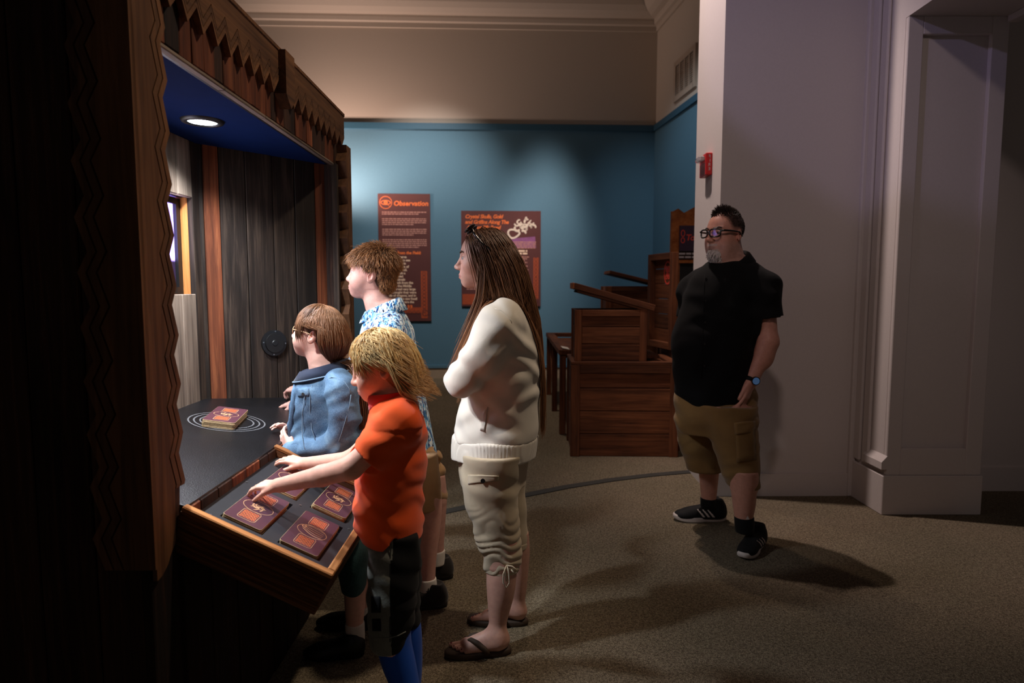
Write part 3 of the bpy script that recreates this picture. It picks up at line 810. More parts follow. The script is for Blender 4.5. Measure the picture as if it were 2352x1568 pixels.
# ================================================================== TEXT PANELS ON THE BACK WALL
def on_back(u, v, out=0.014): return on_plane(u, v, BW0 + bn * out, bn)
UP = Vector((0, 0, 1))
def greek(bm, x0, y, w, h, r, solid=.93):
    x = x0
    while x < x0 + w:
        ww = min(r.uniform(.3, 1.3) * h * 3.2, x0 + w - x)
        q = [(x, y), (x + ww, y), (x + ww, y + h), (x, y + h)]
        bm.faces.new([bm.verts.new((a, b, 0)) for a, b in q]); x += ww + h * .55
def panel(name, c, label, cat='wall panel'):
    """c = four corner pixels; returns root, origin (top left), width, height"""
    tl, tr, bl = on_back(*c[0]), on_back(*c[1]), on_back(*c[2])
    w = (tr - tl).length; h = tl.z - bl.z
    o = tl + bn * .0
    root = empty(name, o + bdir * w / 2 - UP * h, label, cat)
    bm = bmesh.new(); bm_box(bm, (w / 2, -h / 2, .012), (w, h, .022))
    bm_obj('board', bm, 'panel', root, matrix=frame_mat(o, bdir, UP, bn))
    return root, o + bn * .0245, w, h
r1 = random.Random(3)
P1, o1, w1, h1 = panel('text_panel', ((868, 445), (988, 445), (869, 737)), 'tall narrow maroon wall panel headed Observation, behind the boy in blue')
def pm(o, x, y): return frame_mat(o + bdir * x - UP * y, bdir, UP, bn)
px = w1 / 120.0
text('heading', 'Observation', o1 + bdir * 36 * px - UP * 27 * px, bdir, UP, 15.5 * px, 'panel_orange', P1, 0.12, .001, 'LEFT', 1.02, .003)
bm = bmesh.new(); ring_strip(bm, [(14.5 * px * math.cos(t), 14.5 * px * math.sin(t)) for t in [2 * math.pi * k / 40 for k in range(40)]], 1.3 * px)
ring_strip(bm, [(12 * px * math.cos(t), 5.5 * px * math.sin(t) * (1 if abs(math.cos(t)) < .9 else .7)) for t in [2 * math.pi * k / 32 for k in range(32)]], 1.6 * px)
ring_strip(bm, [(4.5 * px * math.cos(t), 4.5 * px * math.sin(t)) for t in [2 * math.pi * k / 24 for k in range(24)]], 3.2 * px)
line_strip(bm, [(3 * px, -3 * px), (9 * px, -9 * px)], 2 * px)
tag(bm_obj('eye_emblem', bm, 'panel_orange', P1, matrix=pm(o1, 18 * px, 20 * px)), kind='stuff')
bm = bmesh.new()
y = 43
for nl in (2, 4, 4, 5):
    for k in range(nl):
        greek(bm, 0, -y * px, (102 if k < nl - 1 else 60 + 12 * (nl % 3)) * px, 2.3 * px, r1); y += 4.35
    y += 6.5
tag(bm_obj('small_print', bm, 'panel_pale', P1, matrix=pm(o1, 9 * px, 0)), kind='stuff')
text('subheading', 'Lessons from the Field:', o1 + bdir * 11 * px - UP * 138 * px, bdir, UP, 9.2 * px, 'panel_orange', P1, .1, .001, 'LEFT', 1.0, .003)
frag = ['the eye is observe', 'look carefully to see', 'the difference in', 'shapes and types of', 'bone in the fossil.', 'They gave each a', 'tale and ended', 'up with animals', 'brought back from the', 'desert. In the Middle', 'who observed very large', 'skulls thought they were', 'skulls of dragons, and in', 'old people who saw fossil', 'thought they were the', 'dragons.']
for k, s in enumerate(frag):
    text('quote_line', s, o1 + bdir * (10 + (k * 7) % 5) * px - UP * (147 + k * 7.45) * px, bdir, UP, 7.7 * px, 'panel_cream', P1, 0, .001, 'LEFT', .96, .002)
text('quote_mark', '\u201d', o1 + bdir * 64 * px - UP * 277 * px, bdir, UP, 30 * px, 'panel_orange', P1, 0, .001, 'LEFT', 1.0, .004)
for q in (((104 * px, -240 * px, 0), (15 * px, 110 * px, .001)), ((62 * px, -276 * px, .0002), (80 * px, 13 * px, .001))):
    bm = bmesh.new(); bm_box(bm, *q); bm_obj('knotwork_border', bm, 'panel_deep', P1, matrix=pm(o1, 0, -8 * px))
bm = bmesh.new()
for k in range(12):
    ring_strip(bm, [(4.2 * px * math.cos(t), 4.6 * px * math.sin(t) - k * 8.6 * px) for t in [2 * math.pi * j / 14 for j in range(14)]], 1.1 * px)
for k in range(7):
    ring_strip(bm, [(4.2 * px * math.cos(t) - 14 * px - k * 10 * px, 4.2 * px * math.sin(t) - 90.5 * px) for t in [2 * math.pi * j / 14 for j in range(14)]], 1.1 * px)
ring_strip(bm, [(7.5 * px * math.cos(t) + 2 * px, 7.5 * px * math.sin(t) - 92 * px) for t in [2 * math.pi * j / 24 for j in range(24)]], 1.5 * px)
tag(bm_obj('border_knots', bm, 'panel', P1, matrix=frame_mat(o1 + bdir * 104 * px - UP * 183 * px + bn * .0012, bdir, UP, bn)), kind='stuff')

P2, o2, w2, h2 = panel('text_panel', ((1059, 484), (1242, 484), (1060, 703)), 'wide maroon wall panel with orange title and pale sculpture picture, spotlit behind the woman')
px = w2 / 183.0
for k, s in enumerate(('Crystal Skulls, Gold', 'and Griffins Along The', 'Ancient Silk Road')):
    text('heading', s, o2 + bdir * (9 + (3 if k == 2 else 0)) * px - UP * (17 + k * 12.3) * px, bdir, UP, 11.8 * px, 'panel_orange', P2, .25, .001, 'LEFT', .93, .003)
# pale sculpture (winged curly creature) and crystal ring, as printed shapes
bm = bmesh.new(); rr = random.Random(11)
for k in range(26):
    a = rr.uniform(0, 6.28); d = rr.uniform(0, 1) ** .6
    cx, cy = 142 + 21 * d * math.cos(a) + 3, -(31 + 19 * d * math.sin(a)); ph = rr.uniform(0, 6); R_ = rr.uniform(4, 8)
    line_strip(bm, [((cx + R_ * math.cos(ph + t * 2.6) * (1 - .5 * t)) * px, (cy + R_ * math.sin(ph + t * 2.6) * (1 - .5 * t)) * px) for t in [j / 7 for j in range(8)]], rr.uniform(3, 5.5) * px, .0003 * (k % 4))
tag(bm_obj('sculpture_picture', bm, 'panel_stone', P2, matrix=pm(o2, 0, 0)), kind='stuff')
bm = bmesh.new()
ring_strip(bm, [((121 + (15 + 3 * math.sin(t)) * math.cos(t) + (5 if .2 < t < .9 else 0) * 0) * px, (-(52) + (11.5 - 3 * math.cos(t)) * math.sin(t)) * px) for t in [2 * math.pi * j / 36 for j in range(36)]], 4.2 * px, .0006)
bm_obj('crystal_picture', bm, 'panel_stone', P2, matrix=pm(o2, 0, 0))
bm = bmesh.new(); bm.faces.new([bm.verts.new((a * px, b * px, 0)) for a, b in ((100, -64), (170, -58), (172, -84), (100, -86))])
bm_obj('violet_patch', bm, 'panel_violet', P2, matrix=frame_mat(o2 - bn * .0012, bdir, UP, bn))
bm = bmesh.new()
for k in range(9): greek(bm, 12 * px, -(52 + k * 4.6) * px, (75 if k % 4 < 3 else 50) * px, 2.2 * px, r1)
for k in range(4): greek(bm, 112 * px, -(72 + k * 4.4) * px, 60 * px, 2.4 * px, r1)
for k in range(24): greek(bm, 108 * px, -(106 + k * 4.2) * px, (48 - (k * 5) % 11) * px, 2.3 * px, r1)
for k in range(20): greek(bm, 12 * px, -(100 + k * 4.2) * px, (84 - (k * 7) % 15) * px, 2.3 * px, r1)
tag(bm_obj('small_print', bm, 'panel_pale', P2, matrix=pm(o2, 0, 0)), kind='stuff')
bm = bmesh.new()
for k in range(2): greek(bm, 104 * px, -(93 + k * 6) * px, 48 * px, 4 * px, r1)
tag(bm_obj('print_subheading', bm, 'panel_cream', P2, matrix=pm(o2, 0, 0)), kind='stuff')
for q in (((172 * px, -154 * px, 0), (12 * px, 96 * px, .001)), ((20 * px, -202 * px, 0), (36 * px, 24 * px, .001))):
    bm = bmesh.new(); bm_box(bm, *q); bm_obj('knotwork_border', bm, 'panel_deep', P2, matrix=frame_mat(o2 + bn * -.0002, bdir, UP, bn))
bm = bmesh.new()
for k in range(10): ring_strip(bm, [((172 + 3.6 * math.cos(t)) * px, (-110 - k * 9 + 4 * math.sin(t)) * px) for t in [2 * math.pi * j / 14 for j in range(14)]], 1.0 * px, .0012)
ring_strip(bm, [((170 + 7 * math.cos(t)) * px, (-204 + 7 * math.sin(t)) * px) for t in [2 * math.pi * j / 24 for j in range(24)]], 1.4 * px, .0012)
tag(bm_obj('border_knots', bm, 'panel', P2, matrix=frame_mat(o2, bdir, UP, bn)), kind='stuff')

# ================================================================== CRATES
def crate_box(name, O, ang, w, d, h, label, nb=4, lid=None, stile=.07, mat='wood_crate', open_top=True, rail=True):
    """open wooden crate; O front-left bottom corner, ang heading of its front edge"""
    ex = Vector((math.cos(ang), math.sin(ang), 0)); ey = Vector((-math.sin(ang), math.cos(ang), 0)); O = Vector(O)
    root = empty(name, O + ex * w / 2 + ey * d / 2, label, 'crate')
    P = lambda a, b, c: O + ex * a + ey * b + UP * c
    hs = h / nb
    for k in range(nb):
        z = (k + .5) * hs; g = .006
        plank('board', P(.012, .022, z), P(w - .012, .022, z), hs - g, .018, -ey, mat, root)
        plank('board', P(.012, d - .022, z), P(w - .012, d - .022, z), hs - g, .018, ey, mat, root)
        plank('board', P(.022, .03, z), P(.022, d - .03, z), hs - g, .018, -ex, mat, root)
        plank('board', P(w - .022, .03, z), P(w - .022, d - .03, z), hs - g, .018, ex, mat, root)
    for a in (stile / 2, w - stile / 2):
        plank('corner_stile', P(a, .006, 0), P(a, .006, h), stile, .014, -ey, mat, root)
        plank('corner_stile', P(a, d - .006, 0), P(a, d - .006, h), stile, .014, ey, mat, root)
    for b in (stile / 2, d - stile / 2):
        plank('corner_stile', P(.006, b, 0), P(.006, b, h), stile, .014, -ex, mat, root)
        plank('corner_stile', P(w - .006, b, 0), P(w - .006, b, h), stile, .014, ex, mat, root)
    if rail:
        for b, n in ((.007, -ey), (d - .007, ey)):
            plank('rail', P(stile, b, h - stile * .45), P(w - stile, b, h - stile * .45), stile * .9, .0135, n, mat, root)
    bm = bmesh.new(); bm_box(bm, (0, 0, 0), (w - .05, d - .05, .012))
    bm_obj('bottom_board', bm, mat, root, matrix=frame_mat(P(w / 2, d / 2, .012 if open_top else h - .02), ex, ey, UP))
    return root, P, ex, ey
CA = math.atan2(-.027, .838)
Oc = ground(1310, 1048)
c1, P, ex, ey = crate_box('wooden_crate', Oc, CA, .90, .62, .775, 'large brown wooden crate standing on the carpet behind the woman', 4, stile=.075)
# framed top: boards round an open well
for a0, a1, b in ((0, .90, .04), (0, .90, .58)):
    plank('top_rail', P(a0, b, .79), P(a1, b, .79), .08, .028, UP, 'wood_crate', c1)
for a in (.04, .86):
    plank('top_rail', P(a, .08, .79), P(a, .54, .79), .08, .028, UP, 'wood_crate', c1)
bm = bmesh.new(); bm_box(bm, (0, 0, 0), (.76, .48, .02)); bm_obj('inner_floor', bm, 'wood_crate', c1, matrix=frame_mat(P(.45, .31, .77), ex, ey, UP))
# smaller crate on top with tilted lid
Z1 = .805
q = P(.03, .03, Z1)
c2, P2_, ex2, ey2 = crate_box('wooden_crate', q, CA, .60, .46, .43, 'small brown wooden crate standing on the large crate, lid tilted open', 3, stile=.06)
def lid(root, A, B, width_dir, width, th, mat='wood_crate', nb=3):
    """boards from A to B laid side by side across width_dir"""
    wd = Vector(width_dir).normalized(); ax = (Vector(B) - Vector(A)).normalized(); n = ax.cross(wd)
    if n.z < 0: n = -n
    for k in range(nb):
        o = wd * (width * (k + .5) / nb)
        plank('lid_board', Vector(A) + o, Vector(B) + o, width / nb - .004, th, n, mat, root)
    return n
A = P2_(-.005, -.01, .63); B = P2_(.66, -.01, .445)
lid(c2, A, B, ey2, .48, .05)
for b in (.03, .41): plank('lid_batten', P2_(.02, b, .585), P2_(.60, b, .425), .06, .02, (0, 0, 1), 'wood_crate', c2)
plank('lid_end', A + Vector((-.006, .004, 0)), A + ey2 * .475 + Vector((-.006, 0, 0)), .052, .008, -ex2, 'wood_ply', c2)
# low open box with ledge beside it on the right, and the raised lid of a trunk with red emblem
c3, P3, ex3, ey3 = crate_box('wooden_crate', P(.905, .22, 0), CA + .0, .24, .80, .86, 'narrow open wooden crate between the large crate and the pillar', 5, stile=.06)
r_ = tag(plank('ledge', P(.70, .12, .835), P(.70, .60, .835), .11, .03, UP, 'wood_crate', c1), None)
tr = at(1502, 582, 6.10); tr2 = at(1560, 582, 5.60)
tl_lo, tr_lo = at(1500, 800, 6.15), at(1558, 800, 5.55)
trunk = empty('trunk_lid', ((tr + tr2) / 2).xy.to_3d(), 'upright framed wooden trunk lid with a red oval emblem beside the man', 'trunk lid')
td = (tr2 - tr); td.z = 0; tw = td.length; td.normalize(); tnn = Vector((td.y, -td.x, 0))
zt_ = (tr.z + tr2.z) / 2; zb_ = 0.862
def TP(a, o, z): p = Vector((tr.x, tr.y, 0)) + td * a + tnn * o; p.z = z; return p
for k in range(6):
    z0 = .90 + (zt_ - .90) * k / 6; z1 = .90 + (zt_ - .90) * (k + 1) / 6
    plank('panel_board', TP(.04, .0, (z0 + z1) / 2), TP(tw - .04, .0, (z0 + z1) / 2), z1 - z0 - .005, .016, tnn, 'wood_crate', trunk)
plank('frame_board', TP(.03, .03, zb_), TP(.03, .03, zt_), .06, .06, tnn, 'wood_crate', trunk)
plank('frame_board', TP(tw - .03, .03, zb_), TP(tw - .03, .03, zt_), .06, .06, tnn, 'wood_crate', trunk)
plank('frame_board', TP(.06, .03, zt_ - .03), TP(tw - .06, .03, zt_ - .03), .06, .06, tnn, 'wood_crate', trunk)
plank('frame_board', TP(.06, .03, .893), TP(tw - .06, .03, .893), .06, .06, tnn, 'wood_crate', trunk)
em = TP(tw * .62, .0105, at(1545, 626, 5.75).z)
bm = bmesh.new()
ring_strip(bm, [(.075 * math.cos(t), .108 * math.sin(t)) for t in [2 * math.pi * j / 36 for j in range(36)]], .016)
for k in range(4): ring_strip(bm, [(.022 * math.cos(t) + .030 * math.cos(k * 1.57 + .8), .030 * math.sin(t) + .045 * math.sin(k * 1.57 + .8)) for t in [2 * math.pi * j / 16 for j in range(16)]], .012)
line_strip(bm, [(-.045, -.06), (0, 0), (.045, .06)], .016, .0004); line_strip(bm, [(.045, -.06), (0, 0), (-.045, .06)], .016, .0006)
bm_obj('red_emblem', bm, 'sign_red', trunk, matrix=frame_mat(em, td, UP, tnn))
# crate further back with its lid tilted, on a stack of boards
Y4 = 7.6
o4 = at(1388, 742, Y4); e4 = at(1500, 742, Y4)
base4 = crate_box('wooden_crate', (o4.x, Y4, 0), 0.0, 1.0, .6, o4.z, 'brown wooden crate by the teal wall carrying a smaller lidded crate', 4, open_top=False)[0]
c4, P4, ex4, ey4 = crate_box('wooden_crate', (o4.x + .02, Y4 + .03, o4.z), 0.0, .64, .45, at(1388, 657, Y4).z - o4.z, 'small wooden crate by the teal wall, lid tilted open', 3, stile=.07)
hh = at(1388, 657, Y4).z - o4.z
lid(c4, P4(.04, -.02, hh + .17), P4(.70, -.02, hh + .01), ey4, .48, .04)
# table behind the large crate, its side rail running away from the camera
tb = empty('work_table', (.74, 7.1, 0), 'low wooden table with slim legs behind the large crate', 'table')
TZ = .80
plank('side_rail', (.50, 6.0, TZ), (.50, 8.35, TZ), .10, .05, UP, 'wood_crate', tb)
plank('side_rail', (.98, 6.0, TZ), (.98, 8.35, TZ), .10, .05, UP, 'wood_crate', tb)
plank('end_rail', (.55, 8.30, TZ), (.93, 8.30, TZ), .10, .05, UP, 'wood_crate', tb)
plank('end_rail', (.55, 6.05, TZ), (.93, 6.05, TZ), .10, .05, UP, 'wood_crate', tb)
bm = bmesh.new(); bm_box(bm, (.74, 7.18, TZ - .05), (.44, 2.2, .02)); bm_obj('sunken_top', bm, 'wood_crate', tb)
for x in (.49, .99):
    for y in (6.05, 7.2, 8.32):
        plank('leg', (x, y, 0), (x, y, TZ - .025), .06, .06, (0, -1, 0), 'wood_crate', tb)
plank('brace', (.49, 7.26, .05), (.49, 8.0, TZ - .03), .05, .03, (-1, 0, 0), 'wood_crate', tb)
pp = on_plane(1298, 796, (0, 0, TZ + .026), UP)
bm = bmesh.new(); bm_box(bm, (0, 0, 0), (.07, .22, .002), Matrix.Rotation(.2, 3, 'Y'))
tag(bm_obj('paper_sheet', bm, 'paper', matrix=Matrix.Translation((.52, 6.15, TZ + .033))), 'small white paper sheet lying on the wooden table rail', 'paper')
# plywood kiosk with a plum sign and dark opening
ky = 6.6
kl, krr = at(1541, 482, ky), at(1630, 482, ky)
ks = empty('plywood_kiosk', ((kl.x + krr.x) / 2 + .1, ky, 0), 'tall plywood kiosk with a dark opening behind the man', 'kiosk')
zt_, zs0, zs1 = at(1590, 481, ky).z, at(1590, 600, ky).z, at(1590, 577, ky).z
xl, xr = kl.x, kl.x + .55
plank('upright', (xl + .05, ky, 0), (xl + .05, ky, zt_ - .02), .10, .03, (0, -1, 0), 'wood_ply', ks)
plank('upright', (xr - .05, ky, 0), (xr - .05, ky, zt_), .10, .03, (0, -1, 0), 'wood_ply', ks)
# ragged top board
ntop = 9
poly = [(0, 0)] + [(.0 + .55 * k / ntop, .52 + .03 * math.sin(k * 2.1) + .07 * k / ntop) for k in range(ntop + 1)] + [(.55, 0)]
prism('ragged_board', poly, (xl, ky - .02, zt_ - .55), (1, 0, 0), (0, 0, 1), .035, 'wood_ply', ks)
box('dark_interior', (xl + .11, ky + .02, 0), (xr - .1, ky + .5, zs0 + .05), 'black', ks)
sl, sr = at(1557, 577, ky - .03), at(1557, 519, ky - .03)
sg = empty('plum_sign', (sl.x + .2, ky - .06, sl.z), 'plum sign with red Tool Kit lettering mounted on the plywood kiosk', 'sign')
box('sign_board', (sl.x, ky - .085, sl.z), (sl.x + .40, ky - .067, sr.z), 'sign_plum', sg)
text('lettering', 'Tool Kit', (sl.x + .062, ky - .0865, sl.z + (sr.z - sl.z) * .42), (1, 0, 0), UP, .085, 'sign_red', sg, .15, .001, 'LEFT', .85, .002)
bm = bmesh.new()
ring_strip(bm, [(.022 * math.cos(t), .05 + .036 * math.sin(t)) for t in [2 * math.pi * j / 24 for j in range(24)]], .008)
ring_strip(bm, [(.022 * math.cos(t), -.02 + .03 * math.sin(t)) for t in [2 * math.pi * j / 24 for j in range(24)]], .008)
bm_obj('emblem', bm, 'sign_red', sg, matrix=frame_mat((sl.x + .034, ky - .0865, (sl.z + sr.z) / 2), (1, 0, 0), UP, (0, -1, 0)))
bm = bmesh.new()
for z in (.0, .035): greek(bm, 0, z, .40, .018, r1)
tag(bm_obj('white_caption', bm, 'sign_white', sg, matrix=frame_mat((sl.x, ky - .0695, sl.z - .07), (1, 0, 0), UP, (0, -1, 0))), kind='stuff')
box('caption_board', (sl.x, ky - .069, sl.z - .085), (sl.x + .40, ky - .060, sl.z), 'wood_ext', sg)
# crumbs of torn paper on the carpet
# ================================================================== FIGURES: smooth-blended surfaces meshed on a grid
_lat = np.random.RandomState(5).rand(32, 32, 32).astype(np.float32)
def vnoise(X, Y, Z, s, seed=0):
    x, y, z = X * s + seed * 3.7, Y * s + seed * 1.3, Z * s + seed * 5.1
    xi, yi, zi = np.floor(x).astype(int), np.floor(y).astype(int), np.floor(z).astype(int)
    fx, fy, fz = x - xi, y - yi, z - zi
    fx, fy, fz = fx * fx * (3 - 2 * fx), fy * fy * (3 - 2 * fy), fz * fz * (3 - 2 * fz)
    g = lambda a, b, c: _lat[(xi + a) & 31, (yi + b) & 31, (zi + c) & 31]
    c00 = g(0, 0, 0) * (1 - fx) + g(1, 0, 0) * fx; c10 = g(0, 1, 0) * (1 - fx) + g(1, 1, 0) * fx
    c01 = g(0, 0, 1) * (1 - fx) + g(1, 0, 1) * fx; c11 = g(0, 1, 1) * (1 - fx) + g(1, 1, 1) * fx
    return (c00 * (1 - fy) + c10 * fy) * (1 - fz) + (c01 * (1 - fy) + c11 * fy) * fz - .5

def catmull(xs, ys, n=6):
    xs, ys = np.asarray(xs, float), np.asarray(ys, float)
    if len(xs) < 3: return xs, ys
    m = np.zeros_like(ys)
    h = np.diff(xs); d = np.diff(ys) / h
    m[1:-1] = (d[:-1] * h[1:] + d[1:] * h[:-1]) / (h[:-1] + h[1:]); m[0] = d[0]; m[-1] = d[-1]
    ox, oy = [], []
    for i in range(len(h)):
        t = np.linspace(0, 1, n, endpoint=False)
        ox.append(xs[i] + t * h[i])
        oy.append((2 * t**3 - 3 * t**2 + 1) * ys[i] + (t**3 - 2 * t**2 + t) * h[i] * m[i] + (-2 * t**3 + 3 * t**2) * ys[i + 1] + (t**3 - t**2) * h[i] * m[i + 1])
    return np.append(np.concatenate(ox), xs[-1]), np.append(np.concatenate(oy), ys[-1])

class Field:
    """ordered list of shapes: union / subtract / intersect with smooth blending"""
    def __init__(self): self.ops = []; self.T = None
    def frame(self, T):           # T: 4x4 local -> world (uniform scale) for the shapes that follow, or None
        self.T = None if T is None else (np.array(T), np.linalg.inv(np.array(T)), float(np.cbrt(abs(np.linalg.det(np.array(T)[:3, :3])))))
        return self
    def _add(self, fn, lo, hi, k, op):
        lo, hi = np.array(lo, float), np.array(hi, float)
        if self.T is not None:
            T, Ti, s = self.T
            c = np.array([[x, y, z, 1] for x in (lo[0], hi[0]) for y in (lo[1], hi[1]) for z in (lo[2], hi[2])]) @ T.T
            lo, hi = c[:, :3].min(0), c[:, :3].max(0)
            f0 = fn
            def fn(X, Y, Z, Ti=Ti, s=s, f0=f0):
                return s * f0(Ti[0, 0] * X + Ti[0, 1] * Y + Ti[0, 2] * Z + Ti[0, 3], Ti[1, 0] * X + Ti[1, 1] * Y + Ti[1, 2] * Z + Ti[1, 3], Ti[2, 0] * X + Ti[2, 1] * Y + Ti[2, 2] * Z + Ti[2, 3])
            k *= s
        self.ops.append((fn, lo, hi, k, op)); return self
    def cap(self, a, b, ra, rb, k=.02, op='u'):
        a, b = np.array(a, float), np.array(b, float); d = b - a; L2 = max(d @ d, 1e-12); m = max(ra, rb)
        def fn(X, Y, Z):
            px, py, pz = X - a[0], Y - a[1], Z - a[2]
            t = np.clip((px * d[0] + py * d[1] + pz * d[2]) / L2, 0, 1)
            return np.sqrt((px - t * d[0])**2 + (py - t * d[1])**2 + (pz - t * d[2])**2) - (ra + t * (rb - ra))
        return self._add(fn, np.minimum(a, b) - m, np.maximum(a, b) + m, k, op)
    def chain(self, pts, rads, k=.02, op='u'):
        for i in range(len(pts) - 1): self.cap(pts[i], pts[i + 1], rads[i], rads[i + 1], k, op)
        return self
    def ell(self, c, r, R=None, k=.02, op='u'):
        c, r = np.array(c, float), np.array(r, float); R = np.eye(3) if R is None else np.array(R)
        def fn(X, Y, Z):
            px, py, pz = X - c[0], Y - c[1], Z - c[2]
            q = [(R[0, i] * px + R[1, i] * py + R[2, i] * pz) for i in range(3)]
            k0 = np.sqrt((q[0] / r[0])**2 + (q[1] / r[1])**2 + (q[2] / r[2])**2)
            k1 = np.sqrt((q[0] / r[0]**2)**2 + (q[1] / r[1]**2)**2 + (q[2] / r[2]**2)**2) + 1e-9
            return k0 * (k0 - 1) / k1
        e = np.abs(R) @ r
        return self._add(fn, c - e, c + e, k, op)
    def loft(self, secs, k=.02, op='u', p=2.0, roundness=0.0):
        """secs: (z, cx, cy, rx, ry)"""
        s = np.array(sorted(secs)); z = s[:, 0]
        tab = [catmull(z, s[:, i]) for i in range(1, 5)]; zz = tab[0][0]; tab = [t[1] for t in tab]
        def fn(X, Y, Z):
            cx, cy, rx, ry = [np.interp(Z, zz, t) for t in tab]
            q = (np.abs((X - cx) / rx)**p + np.abs((Y - cy) / ry)**p)**(1 / p)
            d = (q - 1) * np.minimum(rx, ry)
            e = np.maximum(z[0] - Z, Z - z[-1])
            if roundness:
                h = np.maximum(roundness - np.abs(d - e), 0) / roundness
                return np.maximum(d, e) + h * h * roundness / 4
            return np.maximum(d, e)
        m = 0.03
        lo = ((s[:, 1] - s[:, 3]).min() - m, (s[:, 2] - s[:, 4]).min() - m, z[0]); hi = ((s[:, 1] + s[:, 3]).max() + m, (s[:, 2] + s[:, 4]).max() + m, z[-1])
        return self._add(fn, lo, hi, k, op)
    def box(self, c, h, R=None, r=.003, k=.004, op='u'):
        c, h = np.array(c, float), np.array(h, float); R = np.eye(3) if R is None else np.array(R)
        def fn(X, Y, Z):
            px, py, pz = X - c[0], Y - c[1], Z - c[2]
            q = [np.abs(R[0, i] * px + R[1, i] * py + R[2, i] * pz) - h[i] + r for i in range(3)]
            o = np.sqrt(np.maximum(q[0], 0)**2 + np.maximum(q[1], 0)**2 + np.maximum(q[2], 0)**2)
            return o + np.minimum(np.maximum(q[0], np.maximum(q[1], q[2])), 0) - r
        e = np.abs(R) @ h
        return self._add(fn, c - e, c + e, k, op)
    def cut(self, p, n, k=.004, lo=(-9, -9, -9), hi=(9, 9, 9)):
        """remove the side the normal points to"""
        p, n = np.array(p, float), np.array(n, float); n = n / np.linalg.norm(n)
        fn = lambda X, Y, Z: (X - p[0]) * n[0] + (Y - p[1]) * n[1] + (Z - p[2]) * n[2]
        T = self.T; self.T = None; self._add(fn, lo, hi, k, 'i'); self.T = T; return self
    def disp(self, f, lo=(-9, -9, -9), hi=(9, 9, 9)):
        self.ops.append((f, np.array(lo, float), np.array(hi, float), 0, 'd')); return self
    def bounds(self):
        u = [o for o in self.ops if o[4] == 'u']
        return np.min([o[1] for o in u], 0), np.max([o[2] for o in u], 0)
    def grid(self, lo, hi, res):
        n = np.ceil((hi - lo) / res).astype(int) + 1
        ax = [lo[i] + np.arange(n[i]) * res for i in range(3)]
        D = np.full(n, .25, np.float32)
        for fn, a, b, k, op in self.ops:
            m = k + 2.5 * res
            i0 = [int(np.clip(np.floor((a[i] - m - lo[i]) / res), 0, n[i])) for i in range(3)]
            i1 = [int(np.clip(np.ceil((b[i] + m - lo[i]) / res) + 1, 0, n[i])) for i in range(3)]
            if any(i1[i] <= i0[i] for i in range(3)): continue
            sl = tuple(slice(i0[i], i1[i]) for i in range(3))
            X, Y, Z = ax[0][sl[0], None, None], ax[1][None, sl[1], None], ax[2][None, None, sl[2]]
            d = fn(X, Y, Z); c = D[sl]
            if op == 'd': D[sl] = c + d; continue
            if op == 's': d = -d
            if op == 'u':
                r = np.minimum(c, d)
                if k > 0: h = np.maximum(k - np.abs(c - d), 0) / k; r = r - h * h * k * .25
            else:
                r = np.maximum(c, d)
                if k > 0: h = np.maximum(k - np.abs(c - d), 0) / k; r = r + h * h * k * .25
            D[sl] = r
        return D, lo, res
    def mesh(self, res, chunks=()):
        """coarse grid everywhere, finer grids inside the chunk boxes; one vertex/face list"""
        lo, hi = self.bounds(); lo = lo - 4 * res; hi = hi + 4 * res
        V, F = [], []; n0 = 0
        parts = [(lo, hi, res)] + [(np.maximum(np.array(a, float), lo), np.minimum(np.array(b, float), hi), r) for a, b, r in chunks]
        for pi, (a, b, r) in enumerate(parts):
            v, f = surface_net(*self.grid(a, b, r))
            if len(f) == 0: continue
            cen = v[f].mean(1); keep = np.ones(len(f), bool)
            for pj, (a2, b2, r2) in enumerate(parts):
                if pj <= pi: continue
                mg = r * 1.2
                keep &= ~np.all((cen > a2 + mg) & (cen < b2 - mg), axis=1)
            f = f[keep]
            used = np.unique(f); mp = np.full(len(v), -1); mp[used] = np.arange(len(used))
            V.append(v[used]); F.append(mp[f] + n0); n0 += len(used)
        V, F = np.concatenate(V), np.concatenate(F)
        vol = np.einsum('ij,ij->i', V[F[:, 0]] - V.mean(0), np.cross(V[F[:, 1]] - V[F[:, 0]], V[F[:, 2]] - V[F[:, 0]])).sum()
        return V, (F if vol > 0 else F[:, ::-1])

